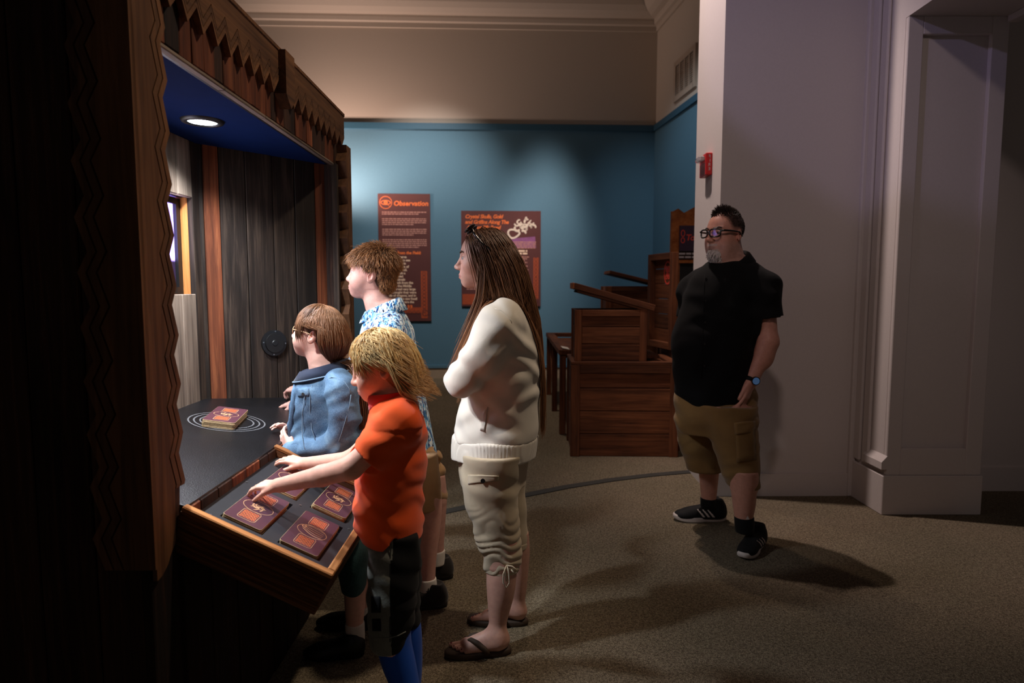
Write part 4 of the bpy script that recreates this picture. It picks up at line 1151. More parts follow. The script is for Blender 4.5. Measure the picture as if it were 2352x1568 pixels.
def surface_net(D, lo, res):
    S = D < 0; nx, ny, nz = D.shape
    c = [(0, 0, 0), (1, 0, 0), (0, 1, 0), (1, 1, 0), (0, 0, 1), (1, 0, 1), (0, 1, 1), (1, 1, 1)]
    cnt = np.zeros((nx - 1, ny - 1, nz - 1), np.uint8)
    for a, b, d in c: cnt += S[a:nx - 1 + a, b:ny - 1 + b, d:nz - 1 + d]
    act = (cnt > 0) & (cnt < 8)
    idx = np.argwhere(act)
    if len(idx) == 0: return np.zeros((0, 3)), np.zeros((0, 4), int)
    vid = np.full(act.shape, -1, np.int64); vid[act] = np.arange(len(idx))
    val = np.stack([D[idx[:, 0] + a, idx[:, 1] + b, idx[:, 2] + d] for a, b, d in c], 1)
    acc = np.zeros((len(idx), 3)); num = np.zeros(len(idx))
    E = [(0, 1), (2, 3), (4, 5), (6, 7), (0, 2), (1, 3), (4, 6), (5, 7), (0, 4), (1, 5), (2, 6), (3, 7)]
    for i, j in E:
        m = (val[:, i] < 0) != (val[:, j] < 0)
        t = val[m, i] / (val[m, i] - val[m, j])
        p = np.array(c[i]) + t[:, None] * (np.array(c[j]) - np.array(c[i]))
        acc[m] += p; num[m] += 1
    verts = lo + (idx + acc / num[:, None]) * res
    quads = []
    for ax in range(3):
        sl0 = [slice(None)] * 3; sl1 = [slice(None)] * 3; sl0[ax] = slice(0, -1); sl1[ax] = slice(1, None)
        ch = S[tuple(sl0)] != S[tuple(sl1)]
        o = [a for a in range(3) if a != ax]
        e = np.argwhere(ch)
        ok = (e[:, o[0]] > 0) & (e[:, o[1]] > 0) & (e[:, o[0]] < D.shape[o[0]] - 1) & (e[:, o[1]] < D.shape[o[1]] - 1)
        e = e[ok]
        if len(e) == 0: continue
        inside = S[e[:, 0], e[:, 1], e[:, 2]]
        def cell(d0, d1):
            q = e.copy(); q[:, o[0]] -= d0; q[:, o[1]] -= d1
            return vid[q[:, 0], q[:, 1], q[:, 2]]
        q = np.stack([cell(1, 1), cell(0, 1), cell(0, 0), cell(1, 0)], 1)
        flip = ~inside if ax != 1 else inside
        q[flip] = q[flip][:, ::-1]
        quads.append(q)
    f = np.concatenate(quads); f = f[(f >= 0).all(1)]
    return verts, f

def np_mesh(name, V, F, mat, parent=None, col=None, smooth=True):
    me = bpy.data.meshes.new(name)
    me.vertices.add(len(V)); me.vertices.foreach_set('co', np.asarray(V, np.float32).ravel())
    F = np.asarray(F); n, k = F.shape
    me.loops.add(n * k); me.loops.foreach_set('vertex_index', F.ravel().astype(np.int32))
    me.polygons.add(n); me.polygons.foreach_set('loop_start', (np.arange(n) * k).astype(np.int32))
    me.polygons.foreach_set('loop_total', np.full(n, k, np.int32))
    me.update(); me.validate()
    if smooth: me.shade_smooth()
    if col is not None:
        at_ = me.color_attributes.new('Col', 'FLOAT_COLOR', 'POINT')
        c = np.ones((len(V), 4), np.float32); c[:, :3] = col
        at_.data.foreach_set('color', c.ravel())
    me.materials.append(M[mat] if isinstance(mat, str) else mat)
    o = bpy.data.objects.new(name, me)
    return link(o, parent)

def L3(r, g, b): return np.array([lin(r), lin(g), lin(b)])
def skin_mat():
    t = NT('skin'); a = t.node('ShaderNodeAttribute', attribute_name='Col')
    v = t.coords(); n = t.noise(v, 45, 4, .6); n2 = t.noise(v, 420, 2, .5)
    k = t.ramp(n, [(.3, (.90, .86, .85, 1)), (.7, (1.06, 1.05, 1.04, 1))])
    t.set(t.mix(1.0, a.outputs['Color'], k, 'MULTIPLY'), .48, 0, .4)
    t.b.inputs['Subsurface Weight'].default_value = .10
    t.b.inputs['Subsurface Radius'].default_value = (1.0, .35, .2); t.b.inputs['Subsurface Scale'].default_value = .008
    t.bump(n2, .10, .001)
    return t.m
M['skin'] = skin_mat()
def hair_mat():
    t = NT('hair'); a = t.node('ShaderNodeAttribute', attribute_name='Col')
    t.set(a.outputs['Color'], .5, 0, .35)
    t.b.inputs['Subsurface Weight'].default_value = 0.0
    return t.m
M['hair'] = hair_mat()
def vcol_mat(name, rough=.5, spec=.4):
    t = NT(name); a = t.node('ShaderNodeAttribute', attribute_name='Col'); return t.set(a.outputs['Color'], rough, 0, spec)
M['eye'] = vcol_mat('eyeball', .08, .6)
def cloth(name, c, rough=.85, weave=900, var=.12, bump=.25, fold=0.0, sheen=.2, c2=None, blotch=9):
    t = NT(name); v = t.coords()
    n = t.noise(v, weave, 2, .6); n2 = t.noise(v, blotch, 4, .6)
    d = tuple(x * (1 - var) for x in c[:3]) + (1,); u = (tuple(min(1, x * (1 + var)) for x in c[:3]) + (1,)) if c2 is None else c2
    t.set(t.mix(.25, t.ramp(n2, [(.35, d), (.65, u)]), t.ramp(n, [(.3, d), (.7, u)])), rough, 0, .2)
    t.b.inputs['Sheen Weight'].default_value = sheen; t.b.inputs['Sheen Roughness'].default_value = .5
    f = t.noise(t.coords((1, 1, 1)), 26, 3, .5, .8)
    if fold:
        mx = t.node('ShaderNodeMath', operation='MULTIPLY_ADD'); mx.inputs[1].default_value = fold * 12; t.link(f, mx.inputs[0])
        t.link(n, mx.inputs[2]); t.bump(mx.outputs[0], bump, .0025)
    else: t.bump(n, bump, .0012)
    return t.m

# ------------------------------------------------------------------ head
def head_T(center, yaw=0.0, pitch=0.0, roll=0.0, scale=1.0, base=math.pi):
    """local x = face forward, y = person's left, z = up; yaw > 0 turns clockwise seen from above (away from the camera when facing -x)"""
    a, b = math.radians(yaw), math.radians(pitch)
    h = base - a
    f = Vector((math.cos(h) * math.cos(b), math.sin(h) * math.cos(b), math.sin(b)))
    l = Vector((0, 0, 1)).cross(f).normalized()
    l = Matrix.Rotation(math.radians(roll), 3, f) @ l
    u = f.cross(l)
    T = np.eye(4)
    T[:3, 0], T[:3, 1], T[:3, 2] = np.array(f) * scale, np.array(l) * scale, np.array(u) * scale
    T[:3, 3] = np.array(center); return T
def tl(T, p): return (np.array(T) @ np.array([p[0], p[1], p[2], 1.0]))[:3]
EYE = (.071, .0335, .006)
def head_shape(S, T, kind='woman', closed=False, ears=True):
    child = kind in ('child', 'boy'); man = kind == 'man'
    S.frame(T)
    S.ell((-.012, 0, .036), (.094, .073, .082), k=.0)
    S.ell((.022, 0, .010), (.066, .063, .080), k=.03)
    jw = .058 if man else (.050 if child else .046)
    S.ell((.030, 0, -.058), (.050, jw, .048), k=.035)
    S.ell((.066, 0, -.092 if not child else -.088), (.020, .020 if not man else .026, .017), k=.03)
    for s in (1, -1):
        S.ell((.050, .040 * s, -.022), (.028, .022, .026), k=.025)
        S.cap((.080, .010 * s, .027), (.064, .046 * s, .027), .010 if man else .008, .0065, k=.012)
        if child: S.ell((.055, .036 * s, -.045), (.026, .020, .024), k=.03)
        if man: S.ell((.025, .052 * s, -.065), (.04, .02, .04), k=.035)
    S.ell((.066, 0, -.060), (.030, .030, .028), k=.022)
    # nose
    nl = 1.0 if not child else .80
    S.cap((.084, 0, .016), (.084 + .022 * nl, 0, -.024), .0075, .0085, k=.012)
    S.ell((.084 + .025 * nl, 0, -.0275), (.0095, .0105, .0090), k=.008)
    S.ell((.088, 0, -.031), (.020, .0125, .0095), k=.010)
    for s in (1, -1): S.ell((.0955 if not child else .0925, .0110 * s, -.0325), (.0115, .0072, .0072), k=.008)
    for s in (1, -1): S.ell((.104 if not child else .099, .0065 * s, -.0395), (.0035, .0028, .0035), k=.003, op='s')
    # eyes
    for s in (1, -1):
        S.ell((.088, EYE[1] * s, .008), (.013, .017, .012), k=.012, op='s')
        S.ell((EYE[0], EYE[1] * s, EYE[2]), (.0142, .0150, .0138), k=.004)
        if not closed: S.ell((EYE[0] + .0110, (EYE[1] + .003) * s, EYE[2] - .001), (.0120, .0150, .0046), k=.002, op='s')
        else: S.cap((EYE[0] + .0135, (EYE[1] - .010) * s, EYE[2] - .006), (EYE[0] + .011, (EYE[1] + .010) * s, EYE[2] - .006), .0012, .0012, k=.001, op='s')
    # mouth
    for s in (1, -1):
        S.cap((.0955, .003 * s, -.0580), (.0860, .021 * s, -.0635), .0048, .0028, k=.005)
        S.cap((.0945, .002 * s, -.0705), (.0860, .019 * s, -.0655), .0056, .0030, k=.005)
        S.cap((.1005, .0 * s, -.0640), (.0885, .023 * s, -.0645), .0013, .0010, k=.0015, op='s')
    S.ell((.103, 0, -.0805), (.010, .016, .0055), k=.008, op='s')
    # neck start
    nr = .066 if man else (.044 if child else .048)
    S.cap((-.022, 0, -.060), (-.035, 0, -.150), nr, nr * 1.05, k=.03)
    if man: S.ell((.02, 0, -.115), (.05, .055, .035), k=.04)
    if ears:
        for s in (1, -1):
            a = math.radians(18)
            R = np.array([[math.cos(a), 0, -math.sin(a)], [0, 1, 0], [math.sin(a), 0, math.cos(a)]])
            b = math.radians(22 * s)
            Rz = np.array([[math.cos(b), -math.sin(b), 0], [math.sin(b), math.cos(b), 0], [0, 0, 1]])
            Q = Rz @ R
            S.ell((-.020, .0765 * s, -.008), (.0185, .0065, .0315), Q, k=.005)
            S.ell((-.016, .083 * s, -.002), (.0115, .0065, .0185), Q, k=.003, op='s')
            S.cap((-.008, .0745 * s, -.010), (-.010, .075 * s, -.020), .0050, .0055, k=.004)
            S.cap((-.024, .079 * s, .012), (-.024, .079 * s, -.012), .0026, .0028, k=.003)
    S.frame(None)
def head_local(T, V):
    Ti = np.linalg.inv(np.array(T)); return V @ Ti[:3, :3].T + Ti[:3, 3]
def skin_colors(V, base, T, lips=None, brow=None, stubble=None, blush=.12):
    C = np.tile(base, (len(V), 1))
    P = head_local(T, V); x, y, z = P[:, 0], P[:, 1], P[:, 2]; ay = np.abs(y)
    near = (np.abs(x) < .15) & (ay < .1) & (np.abs(z) < .14)
    def blend(m, c): C[:] = C * (1 - m[:, None]) + np.array(c) * m[:, None]
    ck = np.exp(-(((x - .07) / .03)**2 + ((ay - .042) / .022)**2 + ((z + .03) / .022)**2)) * near
    blend(ck * blush * 2, base * np.array([1.05, .72, .70]))
    ns = np.exp(-(((x - .11) / .014)**2 + (y / .014)**2 + ((z + .03) / .014)**2)) * near
    blend(ns * blush * 2, base * np.array([1.05, .74, .72]))
    er = np.exp(-(((x + .02) / .02)**2 + ((ay - .08) / .012)**2 + ((z + .008) / .03)**2)) * near
    blend(er * .35, base * np.array([1.02, .66, .62]))
    lp = np.clip(1.4 - np.sqrt(((ay) / .021)**2 + ((z + .0645) / (.0105 - .22 * ay))**2), 0, 1) * (x > .078) * near
    blend(np.clip(lp * 2, 0, 1) * .7, lips if lips is not None else base * np.array([.92, .52, .50]))
    lid = np.exp(-(((x - .080) / .016)**2 + ((ay - .036) / .016)**2 + ((z - .0100) / .0026)**2)) * near
    blend(np.clip(lid * 1.1, 0, .9), base * np.array([.22, .17, .17]))
    if stubble is not None:
        m, c = stubble(x, y, z); blend(m * near, c)
    return C
def eyes(T, parent, iris=(.10, .14, .18), look=(1, 0, 0), R=.0128):
    lk = np.array(look, float); lk /= np.linalg.norm(lk)
    for s in (1, -1):
        n = 20; V, F = [], []
        for i in range(n + 1):
            for j in range(2 * n):
                th, ph = math.pi * i / n, math.pi * j / n
                V.append((math.sin(th) * math.cos(ph), math.sin(th) * math.sin(ph), math.cos(th)))
        for i in range(n):
            for j in range(2 * n): F.append((i * 2 * n + j, (i + 1) * 2 * n + j, (i + 1) * 2 * n + (j + 1) % (2 * n), i * 2 * n + (j + 1) % (2 * n)))
        V = np.array(V); d = V @ lk
        col = np.where(d[:, None] > .94, np.array([.004, .004, .005]), np.where(d[:, None] > .76, np.array(iris), np.array([.46, .42, .41])))
        P = V * R + np.array([EYE[0], EYE[1] * s, EYE[2]])
        Wd = P @ np.array(T)[:3, :3].T + np.array(T)[:3, 3]
        np_mesh('eye', Wd, F, 'eye', parent, col)
def strands_mesh(name, paths, widths, cols, parent, mat='hair', sides=3, flat=(1.0, .6)):
    """paths (N, K, 3); widths (N, K); cols (N, K, 3) -> one mesh of tapered strands"""
    P = np.asarray(paths, float); N, K, _ = P.shape
    d = np.gradient(P, axis=1); d /= np.linalg.norm(d, axis=2, keepdims=True) + 1e-9
    ref = np.tile(np.array([0.13, 0.97, 0.21]), (N, K, 1))
    a = np.cross(d, ref); a /= np.linalg.norm(a, axis=2, keepdims=True) + 1e-9
    b = np.cross(d, a)
    ang = np.arange(sides) * 2 * np.pi / sides
    W_ = np.asarray(widths)[..., None, None]
    ring = P[:, :, None, :] + W_ * (a[:, :, None, :] * (np.cos(ang) * flat[0])[None, None, :, None] + b[:, :, None, :] * (np.sin(ang) * flat[1])[None, None, :, None])
    V = ring.reshape(-1, 3); C = np.repeat(np.asarray(cols)[:, :, None, :], sides, 2).reshape(-1, 3)
    base = (np.arange(N)[:, None, None] * K + np.arange(K - 1)[None, :, None]) * sides
    s = np.arange(sides)[None, None, :]; s2 = (s + 1) % sides
    F = np.stack([base + s, base + s2, base + sides + s2, base + sides + s], -1).reshape(-1, 4)
    return np_mesh(name, V, F, mat, parent, C)
def push_out(P, ells, off):
    """keep points outside ellipsoids (c, r, R); off: extra distance per strand"""
    for c, r, R in ells:
        q = (P - c) @ R
        rr = r + off[..., None] if np.ndim(off) else r + off
        k = np.sqrt(((q / rr)**2).sum(-1)); m = k < 1
        if m.any():
            q2 = q / np.maximum(k, 1e-4)[..., None]
            P = np.where(m[..., None], q2 @ R.T + c, P)
    return P
def push_field(P, S, off):
    d = field_pts(S, P); m = d < off
    if m.any():
        q = P[m]; h = .004; g = np.stack([field_pts(S, q + np.eye(3)[i] * h) - d[m] for i in range(3)], 1)
        g /= np.linalg.norm(g, axis=1, keepdims=True) + 1e-9
        P = P.copy(); P[m] = q + g * np.minimum((off[m] - d[m]) * 1.05, .05)[:, None]
    return P
def grow(roots, dirs, length, K, ells, off, gravity=.5, stiff=.5, flow=None, wob=0.0, seed=0, G=(0, 0, -1), fld=None):
    """simple draping: step from the roots, bending towards gravity, kept outside the ellipsoids"""
    rs = np.random.RandomState(seed); N = len(roots); P = np.zeros((N, K, 3)); P[:, 0] = roots
    v = dirs / (np.linalg.norm(dirs, axis=1, keepdims=True) + 1e-9)
    ds = (length / (K - 1))[:, None]; g = np.array(G, float)
    for k in range(1, K):
        vv = v * stiff + g * gravity
        if flow is not None: vv = vv + flow(P[:, k - 1], k / (K - 1))
        vv = vv + rs.normal(0, wob, (N, 3)) if wob else vv
        vv /= np.linalg.norm(vv, axis=1, keepdims=True) + 1e-9
        p = P[:, k - 1] + vv * ds
        for _ in range(2): p = push_out(p, ells, off)
        if fld is not None:
            for _ in range(2): p = push_field(p, fld, np.asarray(off) * .6 + .002)
        v = p - P[:, k - 1]; v /= np.linalg.norm(v, axis=1, keepdims=True) + 1e-9
        P[:, k] = p
    return P
def head_ells(T, inflate=0.0):
    T = np.array(T); s = np.linalg.norm(T[:3, 0]); R = T[:3, :3] / s
    out = []
    for c, r in (((-.012, 0, .036), (.094, .073, .082)), ((.022, 0, .010), (.066, .063, .080)), ((.030, 0, -.058), (.046, .046, .046))):
        out.append((tl(T, c), np.array(r) * s + inflate, R))
    return out
def scalp(T, n, cond, seed=0):
    """random roots on the cranium where cond(local x, y, z) holds -> local points and normals"""
    rs = np.random.RandomState(seed); P = []
    while len(P) < n:
        d = rs.normal(size=3); d /= np.linalg.norm(d)
        p = np.array([-.012, 0, .036]) + d * np.array([.094, .073, .082])
        if cond(*p): P.append(p)
    P = np.array(P); nrm = (P - np.array([-.012, 0, .036])) / np.array([.094, .073, .082])**2
    nrm /= np.linalg.norm(nrm, axis=1, keepdims=True)
    return P, nrm
def to_world(T, P): T = np.array(T); return P @ T[:3, :3].T + T[:3, 3]
def to_dir(T, D): T = np.array(T); s = np.linalg.norm(T[:3, 0]); return D @ (T[:3, :3] / s).T
def hair_cols(N, K, base, tip, rs, var=.25):
    t = np.linspace(0, 1, K)[None, :, None]
    c = np.array(base)[None, None] * (1 - t) + np.array(tip)[None, None] * t
    return c * (1 + rs.uniform(-var, var, (N, 1, 1)))
def taper(N, K, w, tip=.25, root=.8, rs=None):
    t = np.linspace(0, 1, K)[None]
    p = (root + (1 - root) * np.minimum(t * 4, 1)) * np.where(t < .55, 1, 1 - (1 - tip) * (t - .55) / .45)
    j = (rs.uniform(.7, 1.3, (N, 1)) if rs is not None else 1)
    return w * p * j

# ------------------------------------------------------------------ hands, feet, shoes
def unit(v): v = np.array(v, float); return v / np.linalg.norm(v)
def hand(S, wrist, d, dorsal, side=1, sc=1.0, curl=(.25, .25, .3, .35), thumb=(.6, -.25), spread=.10):
    """side=+1: thumb towards z cross x. returns bounding box"""
    x = unit(d); z = np.array(dorsal, float); z = unit(z - x * (z @ x)); y = np.cross(z, x)
    w = np.array(wrist, float); L = lambda a, b, c: w + (x * a + y * b * side + z * c) * sc
    S.cap(L(-.03, 0, 0), L(.012, 0, 0), .0245 * sc, .0225 * sc, k=.015 * sc)
    ys = (.0285, .0095, -.0095, -.0270); xs = (.084, .088, .084, .076); ln = (.070, .078, .072, .056)
    for i in range(4):
        S.cap(L(.006, ys[i] * .55, 0), L(xs[i], ys[i], .002), .0150 * sc, .0100 * sc, k=.012 * sc)
    S.ell(L(.040, .020, -.010), np.array((.030, .018, .012)) * sc, np.stack([x, y * side, z], 1), k=.012 * sc)
    pts = []
    for i in range(4):
        a = 0.0; p = L(xs[i], ys[i], .002); sp = spread * (1.5 - i) * side; segs = (.46, .30, .24); r0 = (.0090, .0092, .0088, .0078)[i]
        c = curl[i] if hasattr(curl[i], '__len__') else (curl[i] * .8, curl[i] * 1.2, curl[i] * .8)
        for j in range(3):
            a += c[j]
            dd = x * math.cos(a) * math.cos(sp) + y * math.sin(sp) - z * math.sin(a)
            q = p + unit(dd) * ln[i] * segs[j] * sc
            S.cap(p, q, r0 * (1 - .12 * j) * sc, r0 * (1 - .12 * (j + 1)) * sc, k=.0022 * sc); p = q
        pts.append(p)
    # thumb
    o, dn = thumb
    p0 = L(.020, .024, -.006); p1 = L(.020 + .034 * math.cos(o), .024 + .034 * math.sin(o), -.008 + .5 * dn * .03)
    p2 = p1 + unit(x * math.cos(o * .75) + y * side * math.sin(o * .75) + z * dn) * .030 * sc
    p3 = p2 + unit(x * math.cos(o * .45) + y * side * math.sin(o * .45) + z * dn * 1.2) * .024 * sc
    S.cap(p0, p1, .0135 * sc, .0112 * sc, k=.010 * sc); S.cap(p1, p2, .0112 * sc, .0096 * sc, k=.003 * sc); S.cap(p2, p3, .0096 * sc, .0080 * sc, k=.002 * sc)
    allp = np.array([L(-.03, -.05, -.03), L(.03, .07, .03), *pts, p3, L(.09, -.04, 0), L(.09, .04, 0)])
    return allp.min(0) - .02 * sc, allp.max(0) + .02 * sc
def foot(S, heel, d, L=.24, side=1, ankle=None):
    """bare foot: heel on the ground, d = direction; side +1: big toe towards z cross d"""
    x = unit((d[0], d[1], 0)); z = np.array([0, 0, 1.]); y = np.cross(z, x) * side; h = np.array([heel[0], heel[1], heel[2]], float); s = L / .24
    P = lambda a, b, c: h + (x * a + y * b + z * c) * s
    S.ell(P(.028, 0, .030), np.array((.032, .030, .032)) * s, np.stack([x, y, z], 1), k=.02)
    S.cap(P(.05, 0, .055), P(.165, .006, .022), .034 * s, .020 * s, k=.03)
    S.cap(P(.05, -.012, .022), P(.16, -.024, .014), .022 * s, .015 * s, k=.025)
    S.cap(P(.14, .020, .018), P(.175, .022, .016), .019 * s, .016 * s, k=.02)
    for i, (b, l, r) in enumerate(((.024, .052, .0115), (.006, .050, .0085), (-.008, .044, .008), (-.020, .037, .0075), (-.031, .028, .007))):
        x0 = .175 - i * .008
        S.cap(P(x0, b, .014), P(x0 + l, b * 1.05, .009), r * s * 1.05, r * s * .9, k=.004)
    return P
def sole_outline(L, W, n=40, toe=1.0):
    pts = []
    for k in range(n):
        t = 2 * math.pi * k / n; cx = math.cos(t); sy = math.sin(t)
        w = (.80 if cx < 0 else 1.0) - .14 * math.exp(-((cx + .1) / .35)**2)
        pts.append((L / 2 + cx * L / 2, sy * W / 2 * w * (abs(sy)**-.25 if abs(sy) > .05 else 1) * (1 if abs(sy) > .05 else 1)))
    return pts
def slab(name, heel, d, outl, z0, z1, mat, parent, taper=0.0, toe_up=0.0):
    x = Vector((d[0], d[1], 0)).normalized(); y = Vector((0, 0, 1)).cross(x)
    bm = bmesh.new(); n = len(outl); L = max(p[0] for p in outl)
    rings = []
    for k, (z, s) in enumerate(((z0, .94), (z0 + (z1 - z0) * .25, 1.0), (z0 + (z1 - z0) * .75, 1.0 - taper * .4), (z1, .965 - taper))):
        rings.append([bm.verts.new((L / 2 + (a - L / 2) * s, b * s, z + toe_up * max(0, (a / L - .7) / .3)**2)) for a, b in outl])
    for A, B in zip(rings, rings[1:]):
        for i in range(n): bm.faces.new((A[i], A[(i + 1) % n], B[(i + 1) % n], B[i]))
    bm.faces.new(rings[0][::-1]); bm.faces.new(rings[-1])
    return bm_obj(name, bm, mat, parent, True, frame_mat((heel[0], heel[1], heel[2] if len(heel) > 2 else 0), x, y, (0, 0, 1)))
def sneaker(heel, d, L, parent, upper, sole, side=1, stripes=None, W=.105, high=0.0, lace=None, name='shoe'):
    """heel: back end on the ground; side: which lateral side (z cross d = +1) faces the viewer for stripes"""
    x = unit((d[0], d[1], 0)); z = np.array([0, 0, 1.]); y = np.cross(z, x); h = np.array([heel[0], heel[1], 0.0]); s = L / .30
    P = lambda a, b, c: h + (x * a + y * b + z * c) * s
    R = np.stack([x, y, z], 1)
    S = Field()
    S.ell(P(.055, 0, .055), np.array((.052, .040, .060)) * s, R, k=0)
    S.cap(P(.06, 0, .060), P(.205, 0, .034), .046 * s, .036 * s, k=.03)
    S.ell(P(.225, 0, .030), np.array((.072, .048, .034)) * s, R, k=.03)
    S.ell(P(.12, 0, .040), np.array((.11, .042, .040)) * s, R, k=.03)
    S.cap(P(.052, 0, .085), P(.060, 0, .108 + high), .040 * s, .040 * s, k=.02)
    S.ell(P(.058, 0, .135 + high), np.array((.036, .030, .025)) * s, R, k=.008, op='s')
    S.cut((0, 0, .018 * s), (0, 0, -1))
    V, F = S.mesh(.0045)
    up = np_mesh(name, V, F, upper, parent)
    slab('sole', h, d, sole_outline(L, W * s / 1.0), 0.0, .030 * s, sole, up, .0, .012 * s)
    if lace:
        for k in range(4):
            a = .10 + k * .026; zz = .098 - k * .011
            tube('lace', [P(a, b, zz + .004 - abs(b) * .35) for b in (-.03, -.015, 0, .015, .03)], .0035 * s, lace, up, 6)
        for sg in (1, -1): tube('lace', [P(.10, sg * .006, .102), P(.095, sg * .03, .112), P(.10, sg * .045, .095), P(.11, sg * .02, .098)], .003 * s, lace, up, 6)
    if stripes:
        for k in range(3):
            a = .085 + k * .027
            pts = [P(a + t * .030, 0, .034 + t * .040) for t in (0, .25, .5, .75, 1)]
            qs = []
            for t, p in zip((0, .25, .5, .75, 1), pts):
                # push to the surface sideways by sampling the field
                lo = 0.0; hi_ = .08 * s
                for _ in range(14):
                    m = (lo + hi_) / 2; q = p + y * side * m
                    if field_at(S, q) < 0: lo = m
                    else: hi_ = m
                qs.append(p + y * side * (hi_ + .0006))
            bm = bmesh.new(); A, B = [], []
            for q in qs:
                A.append(bm.verts.new(q - x * .0065 * s)); B.append(bm.verts.new(q + x * .0065 * s))
            for i in range(4): bm.faces.new((A[i], A[i + 1], B[i + 1], B[i]))
            bm_obj('stripe', bm, stripes, up, True)
    return up
def field_pts(S, P):
    P = np.asarray(P, float); X, Y, Z = P[:, 0], P[:, 1], P[:, 2]; D = np.full(len(P), .25)
    for fn, a, b, k, op in S.ops:
        d = fn(X, Y, Z)
        if op == 'd': D = D + d; continue
        if op == 's': d = -d
        h = np.maximum(k - np.abs(D - d), 0) / k if k > 0 else 0
        D = np.minimum(D, d) - h * h * k * .25 if op == 'u' else np.maximum(D, d) + h * h * k * .25
    return D
def field_at(S, p): return float(field_pts(S, [p])[0])
def hit(S, u, v, y0, y1, off=.001):
    """point on the surface S seen at the pixel, between distances y0 and y1"""
    ys = np.linspace(y0, y1, 240); d = np.array(ray(u, v)); P = np.array([0, 0, CAMH]) + d[None] * (ys / d[1])[:, None]
    D = field_pts(S, P); i = np.argmax(D < 0) if (D < 0).any() else int(np.argmin(D))
    return Vector(P[max(i - 1, 0)] - d / np.linalg.norm(d) * off)
def secs_px(Y, rows, sx=1.0, sy=1.0, grow_=0.0, dy=0.0):
    """rows: (v, u_front, u_back, half width in depth[, depth shift]) at distance Y -> loft sections"""
    out = []
    for r in rows:
        v, a, b, hw = r[:4]; yo = r[4] if len(r) > 4 else 0.0
        p, q = at(a, v, Y + yo), at(b, v, Y + yo)
        out.append((p.z, (p.x + q.x) / 2, Y + yo + dy, abs(q.x - p.x) / 2 * sx + grow_, hw * sy + grow_))
    return out
def folds(S, amp, freq, dirn, lo=(-9, -9, -9), hi=(9, 9, 9), warp=.05, seed=0, sharp=1.0):
    dx, dy, dz = unit(dirn)
    def f(X, Y, Z):
        n = vnoise(X, Y, Z, 9, seed) * warp; m = np.clip(vnoise(X, Y, Z, 7, seed + 4) * 2 + .55, 0, 1)
        s = np.sin((X * dx + Y * dy + Z * dz + n) * freq)
        s = np.sign(s) * np.abs(s)**sharp
        return amp * s * m
    return S.disp(f, lo, hi)
def A3(p): return np.array(p, float)
def patch(name, S, q, y0, y1, th, mat, parent, n=7):
    """cloth patch laid on the surface S inside the pixel quad q, with thickness"""
    bm = bmesh.new(); rows = []
    for i in range(n):
        b = i / (n - 1); row = []
        for j in range(n):
            a = j / (n - 1)
            u = (q[0][0] * (1 - a) + q[1][0] * a) * (1 - b) + (q[3][0] * (1 - a) + q[2][0] * a) * b
            v = (q[0][1] * (1 - a) + q[1][1] * a) * (1 - b) + (q[3][1] * (1 - a) + q[2][1] * a) * b
            row.append(bm.verts.new(hit(S, u, v, y0, y1, th * .5)))
        rows.append(row)
    for i in range(n - 1):
        for j in range(n - 1): bm.faces.new((rows[i][j], rows[i][j + 1], rows[i + 1][j + 1], rows[i + 1][j]))
    bmesh.ops.recalc_face_normals(bm, faces=bm.faces); bmesh.ops.solidify(bm, geom=list(bm.faces), thickness=-th * .8)
    return bm_obj(name, bm, mat, parent, True)
# ================================================================== PEOPLE
def person(loc, label): return empty('person', loc, label, 'person')
def collar(name, rows, mat, parent, thick=.006, closed=True):
    """rows: list of rings (each a list of points); swept as a double-sided band"""
    bm = bmesh.new(); R = [[bm.verts.new(p) for p in r] for r in rows]; n = len(rows[0])
    for a, b in zip(R, R[1:]):
        for i in range(n if closed else n - 1): bm.faces.new((a[i], a[(i + 1) % n], b[(i + 1) % n], b[i]))
    bmesh.ops.recalc_face_normals(bm, faces=bm.faces)
    bmesh.ops.solidify(bm, geom=list(bm.faces), thickness=thick)
    return bm_obj(name, bm, mat, parent, True)
def hair_cap(T, parent, color, fld, res=.005, name='hair_cap'):
    V, F = fld.mesh(res); return np_mesh(name, V, F, 'hair', parent, np.tile(color, (len(V), 1)))
def brows(T, parent, color, w=.0016, z0=.026):
    rs = np.random.RandomState(2)
    for s in (1, -1):
        P = []
        for k in range(46):
            t = rs.uniform(0, 1); x = .0940 - .018 * t**1.6; y = (.012 + .038 * t) * s; z = z0 + .006 * math.sin(t * 2.6) + rs.uniform(-.0028, .0028)
            p = np.array([x, y, z]); d = np.array([-.003, .008 * s, .002 - .004 * t]) * rs.uniform(.6, 1.1)
            P.append([p, p + d * .5, p + d])
        P = np.array(P); N = len(P); Wd = to_world(T, P.reshape(-1, 3)).reshape(P.shape)
        strands_mesh('eyebrow', Wd, taper(N, 3, w, .3, .8, rs), hair_cols(N, 3, color, color, rs), parent)

